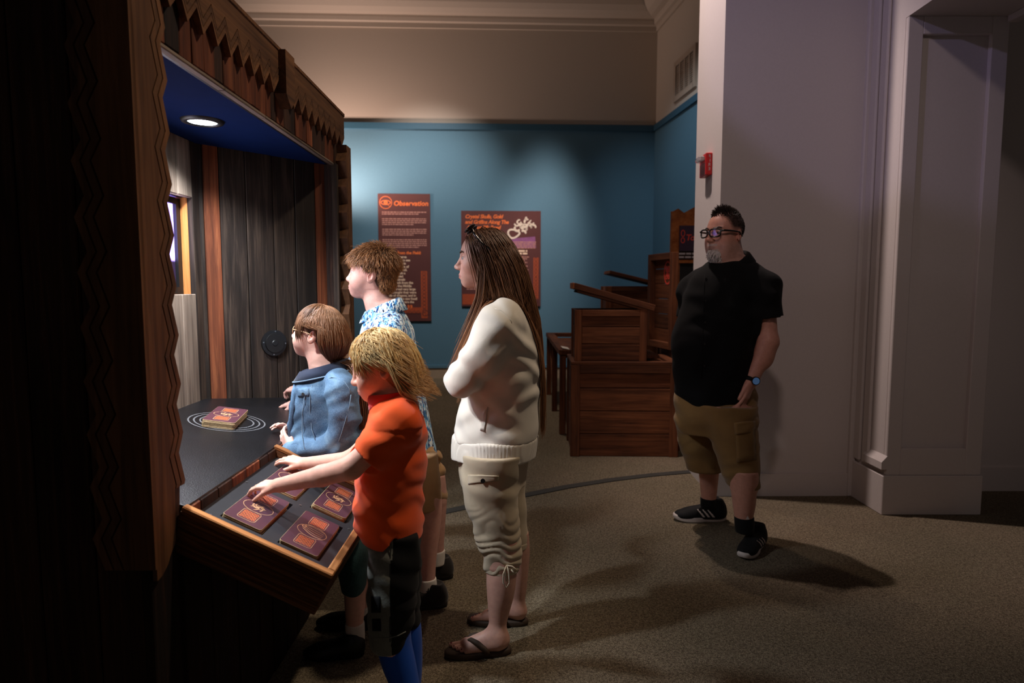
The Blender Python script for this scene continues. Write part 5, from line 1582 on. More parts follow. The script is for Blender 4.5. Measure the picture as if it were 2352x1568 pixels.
# ------------------------------------------------------------------ WOMAN
WY = 2.46
M['sweater'] = cloth('cream_knit', rgb(232, 222, 206), .9, 700, .05, .3, .06, .3)
M['sweater_rib'] = cloth('cream_ribbed_knit', rgb(230, 220, 204), .9, 700, .05, .3, .0, .3)
M['capri'] = cloth('beige_cotton_twill', rgb(196, 178, 150), .85, 1100, .07, .25, .12)
M['sandal'] = plain('brown_rubber', rgb(70, 54, 42), .65, var=.15)
M['nail'] = plain('dark_nail_polish', rgb(120, 40, 48), .25, var=.02)
M['shades'] = plain('tortoise_black_plastic', rgb(20, 15, 13), .12, var=.3, scale=60, spec=.7)
def build_woman():
    root = person((at(1130, 700, WY).x, WY, 0), 'woman in cream cardigan and beige capri trousers, arms folded, very long brown hair')
    T = head_T(at(1111, 597, WY), 3, 0, 0, .97)
    skin = L3(214, 166, 148)
    # rows: v, front, back, half width
    torso = [(684, 1128, 1178, .055), (702, 1112, 1196, .10), (725, 1102, 1212, .155), (760, 1092, 1227, .172), (800, 1084, 1238, .168), (850, 1076, 1241, .158), (900, 1066, 1240, .150),
             (950, 1050, 1238, .150), (1000, 1043, 1235, .158), (1040, 1042, 1228, .168), (1085, 1048, 1212, .165)]
    nearleg = [(1040, 1062, 1205, .095), (1100, 1062, 1189, .090), (1150, 1066, 1190, .084), (1200, 1084, 1193, .076), (1250, 1097, 1197, .068), (1290, 1111, 1196, .064), (1306, 1113, 1192, .060)]
    farleg = [(1040, 1075, 1212, .09), (1100, 1078, 1207, .085), (1150, 1088, 1208, .080), (1200, 1110, 1211, .070), (1250, 1128, 1214, .062)]
    ncalf = [(1240, 1116, 1188, .052), (1290, 1119, 1188, .050), (1330, 1117, 1186, .052), (1370, 1119, 1180, .048), (1410, 1122, 1169, .038), (1440, 1124, 1163, .033), (1462, 1124, 1166, .034)]
    fcalf = [(1220, 1140, 1214, .052), (1265, 1146, 1217, .050), (1310, 1152, 1214, .048), (1350, 1162, 1210, .042), (1385, 1172, 1206, .033), (1400, 1172, 1208, .034)]
    S = Field(); head_shape(S, T, 'woman')
    nb = at(1142, 705, WY)
    S.cap(tl(T, (-.03, 0, -.12)), nb, .047, .055, k=.03)
    S.loft(secs_px(WY, torso[:-1], .88, .86), k=.03)
    sh_n, el_n = at(1150, 742, WY - .135), at(1060, 874, WY - .155)
    wr_n = at(1075, 852, WY + .09)
    sh_f, el_f = at(1146, 742, WY + .15), at(1062, 880, WY + .15)
    hd_f = at(1088, 893, WY - .035)
    S.chain([A3(sh_n), A3(el_n), A3(wr_n)], [.045, .036, .024], .02)
    S.chain([A3(sh_f), A3(el_f), A3(hd_f)], [.045, .036, .024], .02)
    b1 = hand(S, hd_f, at(1122, 884, WY - .115) - hd_f, (-.3, -.5, -1), -1, .9, (.25, .3, .3, .3), (.4, 0))
    b2 = hand(S, wr_n, at(1102, 838, WY + .19) - wr_n, (-1, .2, .4), 1, .9, (.4, .4, .45, .5), (.5, .1))
    S.loft(secs_px(WY - .09, nearleg[:-1], .86, .86), k=.02); S.loft(secs_px(WY + .11, farleg[:-1], .86, .86), k=.02)
    S.loft(secs_px(WY - .10, ncalf), k=.03); S.loft(secs_px(WY + .11, fcalf), k=.03)
    SO = .020
    hn = Vector(ground(1168, 1490)); hn.y = WY - .105; hf = Vector(ground(1207, 1422)); hf.y = WY + .105
    dn, df = (-1, -.10, 0), (-1, .06, 0)
    Pn = foot(S, (hn.x, hn.y, SO), dn, .235, -1); Pf = foot(S, (hf.x, hf.y, SO), df, .235, 1)
    hc = np.array(T)[:3, 3]
    V, F = S.mesh(.006, [(hc - [.14, .10, .15], hc + [.13, .10, .14], .003), (b1[0], b1[1], .003),
                         ((hn.x - .25, hn.y - .07, 0), (hn.x + .03, hn.y + .07, .10), .0035), ((hf.x - .25, hf.y - .07, 0), (hf.x + .03, hf.y + .07, .10), .0035)])
    C = skin_colors(V, skin, T, L3(176, 104, 100))
    np_mesh('body', V, F, 'skin', root, C)
    eyes(T, root, (.06, .10, .14), (1, 0, .08)); brows(T, root, L3(70, 46, 34))
    # nails on the nearer foot and far foot
    for P_, sg in ((Pn, -1), (Pf, 1)):
        for i, (b, l, r) in enumerate(((.024, .052, .0115), (.006, .050, .0085), (-.008, .044, .008), (-.020, .037, .0075), (-.031, .028, .007))):
            p = P_(.175 - i * .008 + l - .001, b * 1.05, .0155 if i else .0175); bm = bmesh.new()
            bmesh.ops.create_uvsphere(bm, u_segments=10, v_segments=6, radius=1.0)
            for v_ in bm.verts: v_.co = Vector((v_.co.x * r * .48, v_.co.y * r * .48, v_.co.z * r * .26)) + Vector(p)
            bm_obj('toenail', bm, 'nail', root, True)
    # sandals: sole, straps
    for h, d, sd, P_ in ((hn, dn, -1, Pn), (hf, df, 1, Pf)):
        dv = Vector(d).normalized()
        hb = Vector((h.x, h.y, 0)) - dv * .012
        sl = slab('sandal', hb, d, sole_outline(.262, .096), 0, SO + .004, 'sandal', root, .02)
        for b in (-.042, .040):
            pts = [P_(.168, .010, .030), P_(.150, b * .35 + .006, .046), P_(.125, b * .75, .042), P_(.098, b * 1.02, .022), P_(.085, b * 1.05, .004)]
            tube('strap', pts, [.006, .009, .011, .011, .010], 'sandal', sl, 8, flat=(.38, 1.0) if False else None)
        tube('toe_post', [P_(.168, .012, .032), P_(.172, .013, .002)], .0035, 'sandal', sl, 6)
    # cardigan
    G = Field(); G.loft(secs_px(WY, torso), k=.02, roundness=.02)
    G.chain([A3(at(1158, 728, WY - .12)), A3(at(1142, 752, WY - .15)), A3(at(1112, 806, WY - .17)), A3(el_n)], [.070, .075, .066, .056], .04)
    G.cap(A3(el_n), A3(at(1098, 864, WY - .03)), .056, .045, .03)
    G.chain([A3(at(1154, 728, WY + .12)), A3(at(1140, 752, WY + .16)), A3(el_f)], [.068, .072, .054], .04)
    G.cap(A3(el_f), A3(at(1082, 890, WY + .02)), .052, .044, .03)
    hz = at(1150, 1076, WY - .165).z
    G.cut((0, 0, hz + .075), (0, 0, -1), .008)
    folds(G, .0036, 80, (.75, 0, 1), warp=.07, seed=1)
    folds(G, .0032, 70, (-.7, .2, 1), warp=.06, seed=2, lo=(-9, -9, .75), hi=(9, WY, 1.4))
    V, F = G.mesh(.006); cg = np_mesh('cardigan', V, F, 'sweater', root)
    # ribbed hem band
    B = Field(); rows = [(965, 1046, 1238, .158), (1000, 1041, 1236, .164), (1040, 1039, 1230, .171), (1060, 1040, 1226, .172), (1095, 1046, 1216, .168)]
    B.loft(secs_px(WY, rows), k=0, roundness=.01); B.cut((0, 0, hz), (0, 0, -1), .006); B.cut((0, 0, hz + .088), (0, 0, 1), .012)
    B.disp(lambda X, Y, Z: .0011 * np.sin(np.arctan2(Y - WY, X - at(1135, 1050, WY).x) * 150) + .004 * np.sin((X - Y) * 22 + 1))
    V, F = B.mesh(.0045); np_mesh('hem_band', V, F, 'sweater_rib', root)
    # armhole seam, pocket welt, front edge
    pts = [hit(G, u, v, WY - .5, WY, .0002) for u, v in ((1136, 708), (1150, 712), (1163, 722), (1172, 733), (1176, 742))]
    tube('armhole_seam', pts, .0012, 'sweater', cg, 6)
    patch('pocket_welt', G, ((1110, 944), (1120, 934), (1112, 990), (1102, 988)), WY - .5, WY, .006, 'sweater_rib', cg)
    # capri trousers
    C_ = Field(); C_.loft(secs_px(WY, [(1025, 1058, 1222, .150), (1070, 1054, 1212, .150), (1110, 1058, 1208, .140)]), k=.02)
    C_.loft(secs_px(WY - .09, nearleg), k=.02, roundness=.01); C_.loft(secs_px(WY + .11, farleg), k=.02, roundness=.01)
    def gather(X, Y, Z):
        m = np.clip((.62 - Z) / .22, 0, 1) * (Y < WY + .02)
        n = vnoise(X, Y, Z, 14, 3) * .05
        return (-.0065 * np.abs(np.sin((Z + .45 * np.abs(X - at(1150, 1250, WY).x) + n * 1.6) * 82)) + .003) * m
    C_.disp(gather, (-9, -9, .2), (9, 9, .66)); folds(C_, .003, 60, (.3, 0, 1), seed=6)
    V, F = C_.mesh(.005); cp = np_mesh('capri_trousers', V, F, 'capri', root)
    # cuffs, drawstring, pocket flap, button
    for Yl, rows in ((WY - .09, [(1294, 1112, 1194, .062), (1310, 1113, 1192, .061)]), (WY + .11, [(1240, 1127, 1215, .064), (1256, 1129, 1214, .063)])):
        K = Field(); K.loft(secs_px(Yl, rows), k=0, roundness=.006); V, F = K.mesh(.004); np_mesh('cuff', V, F, 'capri', cp)
    k0 = hit(C_, 1164, 1298, WY - .4, WY, .004)
    for loop in (((1164, 1298), (1156, 1318), (1156, 1338), (1163, 1349), (1170, 1338), (1169, 1318), (1165, 1299)), ((1164, 1298), (1176, 1300), (1187, 1309), (1184, 1318), (1174, 1308)), ((1164, 1298), (1160, 1310), (1163, 1334))):
        tube('drawstring', [at(u, v, k0.y - .004) for u, v in loop], .0030, 'capri', cp, 6)
    patch('pocket_flap', C_, ((1074, 1090), (1146, 1093), (1145, 1104), (1075, 1112)), WY - .5, WY, .006, 'capri', cp)
    cyl('button', hit(C_, 1109, 1104, WY - .5, WY, .005), (0, -1, .15), .0085, .004, 'shades', cp, 18)
    # hair
    rs = np.random.RandomState(1); dark, mid = L3(98, 64, 43), L3(152, 104, 70)
    Hc = Field(); Hc.frame(T); Hc.ell((-.014, 0, .037), (.100, .080, .088), k=0); Hc.ell((-.050, 0, -.03), (.062, .078, .09), k=.03)
    Hc.ell((.082, 0, -.010), (.080, .11, .088), k=.012, op='s'); Hc.ell((.03, 0, -.10), (.05, .12, .06), k=.01, op='s'); Hc.frame(None)
    hair_cap(T, root, dark, Hc)
    def hl(x, y, z): return (z > -.01) and (x < .030 + .40 * max(z - .02, 0)) and not (x > .01 and z < .02)
    N = 4200; P, nr = scalp(T, N, hl, 3); sg = np.where(P[:, 1] >= 0, 1.0, -1.0)
    dirs = np.stack([-np.ones(N) * .9, sg * (.75 + 2.0 * np.abs(P[:, 1]) * 0), np.zeros(N) + .1], 1)
    frontg = (P[:, 0] > .010) & (np.abs(P[:, 1]) > .050) & (rs.rand(N) < .55)
    dirs[frontg] = np.stack([-np.ones(frontg.sum()) * .1, sg[frontg], -np.ones(frontg.sum()) * .4], 1)
    length = rs.uniform(.50, .74, N); length[frontg] = rs.uniform(.30, .52, frontg.sum())
    ells = head_ells(T, .0)
    I3 = np.eye(3)
    back = np.where(frontg, 0.0, 1.0)
    def flow(p, t):
        f = np.zeros_like(p); zz = p[:, 2]
        f[:, 0] = np.where(zz > 1.50, .22, np.where(zz > 1.30, .16, .0)) * back; f[:, 1] = np.where(back > 0, -(p[:, 1] - WY) * (2.2 if t > .35 else .6), 0)
        f[frontg, 0] += np.where(zz[frontg] > 1.52, .30, np.where(zz[frontg] > 1.40, -.10, -.34)); return f
    off = rs.uniform(.004, .017, N)
    K = 16
    Pw = grow(to_world(T, P + nr * .004), to_dir(T, dirs), length, K, ells, off, .75, .62, flow, .02, 5, fld=G)
    cols = hair_cols(N, K, dark, mid, rs, .22); hi_ = rs.rand(N) < .12; cols[hi_] *= 1.6
    strands_mesh('hair', Pw, taper(N, K, .0015, .25, .9, rs), cols, root)
    # sunglasses pushed up on the head
    sgm = link(bpy.data.objects.new('sunglasses', None), root)
    for s in (1, -1):
        R_ = Field(); R_.frame(T); a = math.radians(-52)
        Q = np.array([[math.cos(a), 0, -math.sin(a)], [0, 1, 0], [math.sin(a), 0, math.cos(a)]]).T
        R_.ell((.050, .036 * s, .122), (.007, .031, .027), Q, k=0); R_.frame(None)
        V, F = R_.mesh(.003); np_mesh('lens', V, F, 'shades', sgm)
        pts = [tl(T, p) for p in ((.040, .064 * s, .116), (.024, .082 * s, .090), (-.005, .092 * s, .058), (-.035, .094 * s, .036))]
        tube('temple', pts, [.006, .005, .004, .003], 'shades', sgm, 8)
    tube('bridge', [tl(T, p) for p in ((.058, -.012, .118), (.062, 0, .121), (.058, .012, .118))], .004, 'shades', sgm, 8)
    return root
build_woman()
# ------------------------------------------------------------------ MAN
def build_man():
    MY = 3.50
    M['man_shirt'] = cloth('black_cotton', rgb(9, 9, 10), .85, 900, .15, .3, .12, .02)
    M['khaki'] = cloth('khaki_canvas', rgb(138, 105, 62), .9, 900, .10, .3, .15)
    M['black_mesh'] = cloth('black_mesh_fabric', rgb(18, 18, 19), .7, 500, .2, .5, 0, .05)
    M['white_rubber'] = plain('white_rubber', rgb(214, 200, 192), .55, var=.03)
    M['watch_face'] = emit('watch_display', (.25, .5, 1.0, 1), .10)
    root = person((at(1650, 900, MY).x, MY, 0), 'heavy-set man in black shirt and khaki cargo shorts with glasses and white goatee')
    T = head_T(at(1664, 539, MY - .03), -30, -1, 0, 1.10)
    skin = L3(205, 148, 128)
    torso = [(592, 1640, 1716, .085), (606, 1620, 1733, .115), (628, 1597, 1750, .150), (660, 1578, 1756, .18), (700, 1566, 1752, .195), (750, 1560, 1743, .205), (800, 1556, 1738, .21), (850, 1553, 1732, .205), (895, 1551, 1722, .195), (930, 1556, 1722, .185)]
    hips = [(870, 1556, 1726, .185), (910, 1551, 1736, .180), (960, 1551, 1738, .165), (990, 1556, 1738, .15)]
    nleg = [(930, 1612, 1737, .115), (1000, 1630, 1740, .115), (1060, 1650, 1743, .110), (1113, 1669, 1743, .106)]
    fleg = [(930, 1552, 1660, .115), (1000, 1556, 1652, .112), (1040, 1566, 1652, .108), (1078, 1580, 1656, .104)]
    ncalf = [(1080, 1678, 1740, .068), (1125, 1680, 1737, .066), (1160, 1684, 1734, .058), (1190, 1688, 1729, .048), (1208, 1690, 1730, .046)]
    fcalf = [(1050, 1602, 1654, .068), (1090, 1606, 1650, .062), (1120, 1609, 1647, .052), (1146, 1611, 1645, .046), (1160, 1611, 1646, .046)]
    NY, FY = MY - .13, MY + .20
    S = Field(); head_shape(S, T, 'man')
    S.cap(tl(T, (-.03, 0, -.12)), A3(at(1676, 606, MY)), .070, .085, k=.04)
    S.loft(secs_px(MY, torso, .9, .9), k=.03); S.loft(secs_px(MY, hips, .9, .9), k=.03)
    sh, el, wr = at(1750, 655, MY - .10), at(1765, 785, MY - .17), at(1726, 876, MY - .17)
    S.chain([A3(sh), A3(el), A3(wr)], [.062, .049, .032], .03)
    S.ell(A3(at(1758, 815, MY - .17)), (.045, .045, .07), k=.03)
    hb = hand(S, wr, at(1708, 925, MY - .19) - wr, (.8, -.5, .1), -1, 1.08, (.2, .2, .2, .2), (.25, -.1))
    sh2, el2, wr2 = at(1590, 660, MY + .14), at(1574, 785, MY + .20), at(1564, 880, MY + .17)
    S.chain([A3(sh2), A3(el2), A3(wr2)], [.06, .046, .031], .03)
    hb2 = hand(S, wr2, at(1566, 925, MY + .12) - wr2, (-1, .2, 0), 1, 1.05, (.3, .3, .3, .35), (.4, -.2))
    for Yl, rows in ((NY, nleg), (FY - .02, fleg)): S.loft(secs_px(Yl, rows, .85, .85), k=.03)
    S.loft(secs_px(NY - .05, ncalf), k=.03); S.loft(secs_px(FY + .05, fcalf), k=.03)
    hc = np.array(T)[:3, 3]
    V, F = S.mesh(.008, [(hc - [.16, .14, .17], hc + [.15, .14, .15], .004), (hb[0], hb[1], .004)])
    def beard(x, y, z):
        m = np.clip((-.066 - z) / .012, 0, 1) * np.clip((x - .030) / .02, 0, 1) * np.clip((.042 - np.abs(y)) / .01, 0, 1)
        mu = np.exp(-((z + .052) / .006)**2) * (np.abs(y) < .032) * (x > .07)
        lip = np.exp(-(((z + .067) / .008)**2 + (y / .02)**2))
        st = np.clip((-.03 - z) / .03, 0, 1) * .25
        return np.clip(np.maximum(np.maximum(m, mu * .9) * (1 - lip), st), 0, .95), L3(178, 166, 160)
    C = skin_colors(V, skin, T, L3(140, 84, 76), stubble=beard)
    # cropped hair colour painted on the sides of the head
    P = head_local(T, V); sd = np.clip((P[:, 2] - .01) / .03, 0, 1) * np.clip((.035 - P[:, 0] + (P[:, 2] - .03) * .35) / .02, 0, 1) * (np.abs(P[:, 1]) < .1) * (P[:, 2] < .13)
    sd = np.maximum(sd, np.clip((-.035 - P[:, 0]) / .02, 0, 1) * np.clip((P[:, 2] + .075) / .02, 0, 1) * (np.abs(P[:, 1]) < .1) * (P[:, 2] < .13))
    C = C * (1 - .9 * sd[:, None]) + L3(34, 26, 24) * .9 * sd[:, None]
    np_mesh('body', V, F, 'skin', root, C); eyes(T, root, (.05, .04, .03)); brows(T, root, L3(60, 48, 44), .002)
    # hair: thin cap of short strands, longer spikes on top
    rs = np.random.RandomState(4)
    P, nr = scalp(T, 2800, lambda x, y, z: (z > .035 and x < .045 + .35 * (z - .035)) or (z > -.045 and x < -.03), 5)
    N, K = len(P), 5; top = np.clip((P[:, 2] - .085) / .03, 0, 1)
    ln = .004 + .014 * top + .026 * top * np.clip((P[:, 0] + .02) / .06, 0, 1) * rs.uniform(.5, 1.2, N)
    d = nr * (.5 + .7 * top[:, None]) + np.array([.1, 0, .3]) + rs.normal(0, .22, (N, 3)); d[:, 2] -= (1 - top) * .9
    d /= np.linalg.norm(d, axis=1, keepdims=True)
    t = np.linspace(0, 1, K)[None, :, None]
    L_ = P[:, None] + (nr * .002)[:, None] + d[:, None] * (ln * 1.1)[:, None, None] * t
    Wd = to_world(T, L_.reshape(-1, 3)).reshape(L_.shape)
    strands_mesh('hair', Wd, taper(N, K, .0017, .2, 1, rs), hair_cols(N, K, L3(34, 26, 23), L3(58, 45, 38), rs), root)
    # goatee
    Pb = []
    while len(Pb) < 420:
        y = rs.uniform(-.040, .040); z = rs.uniform(-.118, -.074); x = .094 - (y / .040)**2 * .026 - max(0, (-.098 - z)) * .9
        Pb.append((x, y, z))
    Pb = np.array(Pb); N = len(Pb)
    d = np.stack([np.full(N, .35), Pb[:, 1] * 4, np.full(N, -1.0)], 1) + rs.normal(0, .15, (N, 3)); d /= np.linalg.norm(d, axis=1, keepdims=True)
    t = np.linspace(0, 1, 4)[None, :, None]
    L_ = Pb[:, None] + d[:, None] * rs.uniform(.012, .024, N)[:, None, None] * t
    Wd = to_world(T, L_.reshape(-1, 3)).reshape(L_.shape)
    strands_mesh('goatee', Wd, taper(N, 4, .0022, .3, 1, rs), hair_cols(N, 4, L3(200, 190, 184), L3(226, 218, 212), rs, .2), root)
    # glasses
    gl = link(bpy.data.objects.new('glasses', None), root)
    for s in (1, -1):
        pts = []
        for k in range(28):
            a = 2 * math.pi * k / 28; q = (abs(math.cos(a))**.6 * math.copysign(1, math.cos(a)), abs(math.sin(a))**.6 * math.copysign(1, math.sin(a)))
            yy = s * .0345 + q[0] * .0265; zz = .004 + q[1] * .0185
            pts.append(tl(T, (.112 - (abs(yy) / .06)**2 * .016, yy, zz)))
        tube('rim', pts, .0042, 'shades', gl, 8, True)
        bm = bmesh.new(); c_ = [bm.verts.new(p) for p in pts]; bm.faces.new(c_); bm_obj('lens', bm, 'lens', gl)
        tube('temple', [tl(T, p) for p in ((.098, .062 * s, .014), (.080, .076 * s, .014), (.03, .082 * s, .012), (-.01, .084 * s, .008), (-.032, .083 * s, -.012))], [.006, .0055, .005, .0045, .003], 'shades', gl, 8)
    tube('bridge', [tl(T, p) for p in ((.111, -.009, .010), (.114, 0, .012), (.111, .009, .010))], .0038, 'shades', gl, 8)
    # shirt
    G = Field(); G.loft(secs_px(MY, torso), k=.02, roundness=.03)
    G.chain([A3(at(1730, 640, MY - .06)), A3(at(1752, 662, MY - .11)), A3(at(1768, 745, MY - .165))], [.075, .084, .074], .05)
    G.chain([A3(at(1606, 645, MY + .10)), A3(at(1590, 668, MY + .15)), A3(at(1582, 740, MY + .19))], [.07, .078, .068], .05)
    ax = unit(at(1769, 745, MY - .165) - at(1752, 662, MY - .11))
    G.ell(A3(at(1585, 800, MY - .04)), (.09, .14, .16), k=.08)
    folds(G, .004, 60, (.4, .1, 1), seed=11); folds(G, .004, 45, (-1, 0, .6), seed=12, warp=.09)
    pz = at(1768, 729, MY - .165); G.disp(lambda X, Y, Z: np.where((X > at(1742, 740, MY - .15).x) & (Z < pz.z + (X - pz.x) * .12), .05, 0.0), (-9, -9, .8), (9, 9, 1.4))
    pz2 = at(1580, 726, MY + .19); G.disp(lambda X, Y, Z: np.where((Y > MY + .135) & (X < at(1604, 740, MY + .19).x) & (Z < pz2.z), .05, 0.0), (-9, -9, .8), (9, 9, 1.4))
    V, F = G.mesh(.007); sh_ = np_mesh('shirt', V, F, 'man_shirt', root)
    # collar: standing at the back, folded to the front
    c0 = A3(at(1675, 594, MY)); rows = []
    for j, (rr, zz) in enumerate(((.092, .020), (.098, .048), (.110, .044), (.142, .000))):
        ring = []
        for k in range(25):
            a = math.radians(-150 + 300 * k / 24) + math.radians(30)
            fr = .5 - .5 * math.cos(a - math.radians(30)) if False else (1 - math.cos(a - math.radians(30))) / 2
            ring.append((c0[0] + rr * math.cos(a) * 1.0 - fr * .012, c0[1] + rr * math.sin(a) * .95, c0[2] + zz - fr * .095))
        rows.append(ring)
    collar('collar', rows, 'man_shirt', sh_, .005, False)
    for v in (640, 690, 740, 790, 840):
        p = hit(G, 1622 - (v - 640) * .02, v, MY - .5, MY, .003); cyl('button', p, (-.5, -1, 0), .006, .004, 'shades', sh_, 14)
    pl = [hit(G, 1618 - (v - 640) * .03, v, MY - .5, MY, .0005) for v in range(630, 890, 20)]; tube('placket_edge', pl, .002, 'man_shirt', sh_, 6)
    # shorts
    C_ = Field(); C_.loft(secs_px(MY, hips), k=.02); C_.loft(secs_px(NY, nleg), k=.03, roundness=.01); C_.loft(secs_px(FY - .02, fleg), k=.03, roundness=.01)
    folds(C_, .005, 55, (.5, 0, 1), seed=21); folds(C_, .004, 80, (-.3, 0, 1), seed=22)
    V, F = C_.mesh(.007); so = np_mesh('cargo_shorts', V, F, 'khaki', root)
    # cargo pocket with flap on the nearer leg
    patch('cargo_pocket', C_, ((1690, 975), (1734, 970), (1738, 1055), (1692, 1062)), NY - .3, NY + .1, .016, 'khaki', so)
    patch('pocket_flap', C_, ((1688, 972), (1735, 966), (1736, 992), (1690, 998)), NY - .3, NY + .1, .024, 'khaki', so)
    # socks and shoes
    for rows, Yl in (([(1184, 1687, 1731, .050), (1205, 1688, 1732, .050), (1222, 1690, 1731, .048)], NY - .05), ([(1142, 1609, 1646, .049), (1165, 1609, 1648, .049)], FY + .05)):
        K_ = Field(); K_.loft(secs_px(Yl, rows), k=0, roundness=.006); V, F = K_.mesh(.005); np_mesh('sock', V, F, 'black_mesh', root)
    g1 = ground(1666, 1196); g2 = ground(1734, 1232)
    s1 = sneaker((g1.x + .01, FY + .06), (-1, .02, 0), .325, root, 'black_mesh', 'white_rubber', 1, 'white_rubber', .108)
    s2 = sneaker((g2.x, NY + .055), (-.62, -.78, 0), .305, root, 'black_mesh', 'white_rubber', 1, 'white_rubber', .108)
    # small white triangle badge on the sock
    pb = at(1717, 1192, NY - .105); bm = bmesh.new(); bm.faces.new([bm.verts.new(Vector(pb) + Vector(q)) for q in ((-.012, -.003, 0), (.010, -.003, 0), (-.001, -.003, .02))])
    bm_obj('sock_badge', bm, 'white_rubber', root)
    # watch
    wd = unit(wr - el); n0 = np.array((.15, -1, .25)); n0 = unit(n0 - wd * (n0 @ wd)); e0 = np.cross(wd, n0)
    wc = A3(el) + (A3(wr) - A3(el)) * .95
    w_ = link(bpy.data.objects.new('wristwatch', None), root)
    bm = bmesh.new(); ring = [[], [], [], []]
    for k in range(32):
        a = 2 * math.pi * k / 32; r_ = n0 * math.cos(a) + e0 * math.sin(a)
        for j, (rr, zz) in enumerate(((.0345, -.012), (.0375, -.010), (.0375, .010), (.0345, .012))): ring[j].append(bm.verts.new(Vector(wc + r_ * rr + wd * zz)))
    for A, B in zip(ring, ring[1:]):
        for k in range(32): bm.faces.new((A[k], A[(k + 1) % 32], B[(k + 1) % 32], B[k]))
    bm_obj('strap', bm, 'black_mesh', w_, True)
    cyl('case', wc + n0 * .041, n0, .0225, .013, 'shades', w_, 28); cyl('display', wc + n0 * .0482, n0, .0185, .0012, 'watch_face', w_, 28)
    return root
build_man()

# ------------------------------------------------------------------ BOY IN BLUE PATTERNED SHIRT
def leaf_mat():
    t = NT('blue_leaf_print_cotton')
    def layer(rot, sc, lo_, hi_):
        tc = t.node('ShaderNodeTexCoord'); mp = t.node('ShaderNodeMapping'); mp.inputs['Rotation'].default_value = rot; mp.inputs['Scale'].default_value = sc
        t.link(tc.outputs['Object'], mp.inputs[0]); n = t.noise(mp.outputs[0], 1.0, 2, .5, .4)
        return t.ramp(n, [(lo_, (0, 0, 0, 1)), (hi_, (1, 1, 1, 1))])
    base = t.mix(layer((.3, .2, .9), (30, 30, 22), .45, .6), rgb(226, 236, 238), rgb(150, 198, 222))
    c = t.mix(layer((.2, .7, .3), (95, 60, 26), .55, .58), base, rgb(64, 134, 190))
    c = t.mix(layer((.9, -.7, .3), (95, 60, 24), .575, .60), c, rgb(26, 62, 120))
    c = t.mix(layer((.1, .2, 1.2), (110, 70, 40), .61, .63), c, rgb(20, 32, 64))
    t.set(c, .85, 0, .2); t.b.inputs['Sheen Weight'].default_value = .15
    t.bump(t.noise(t.coords(), 28, 3), .3, .004); return t.m
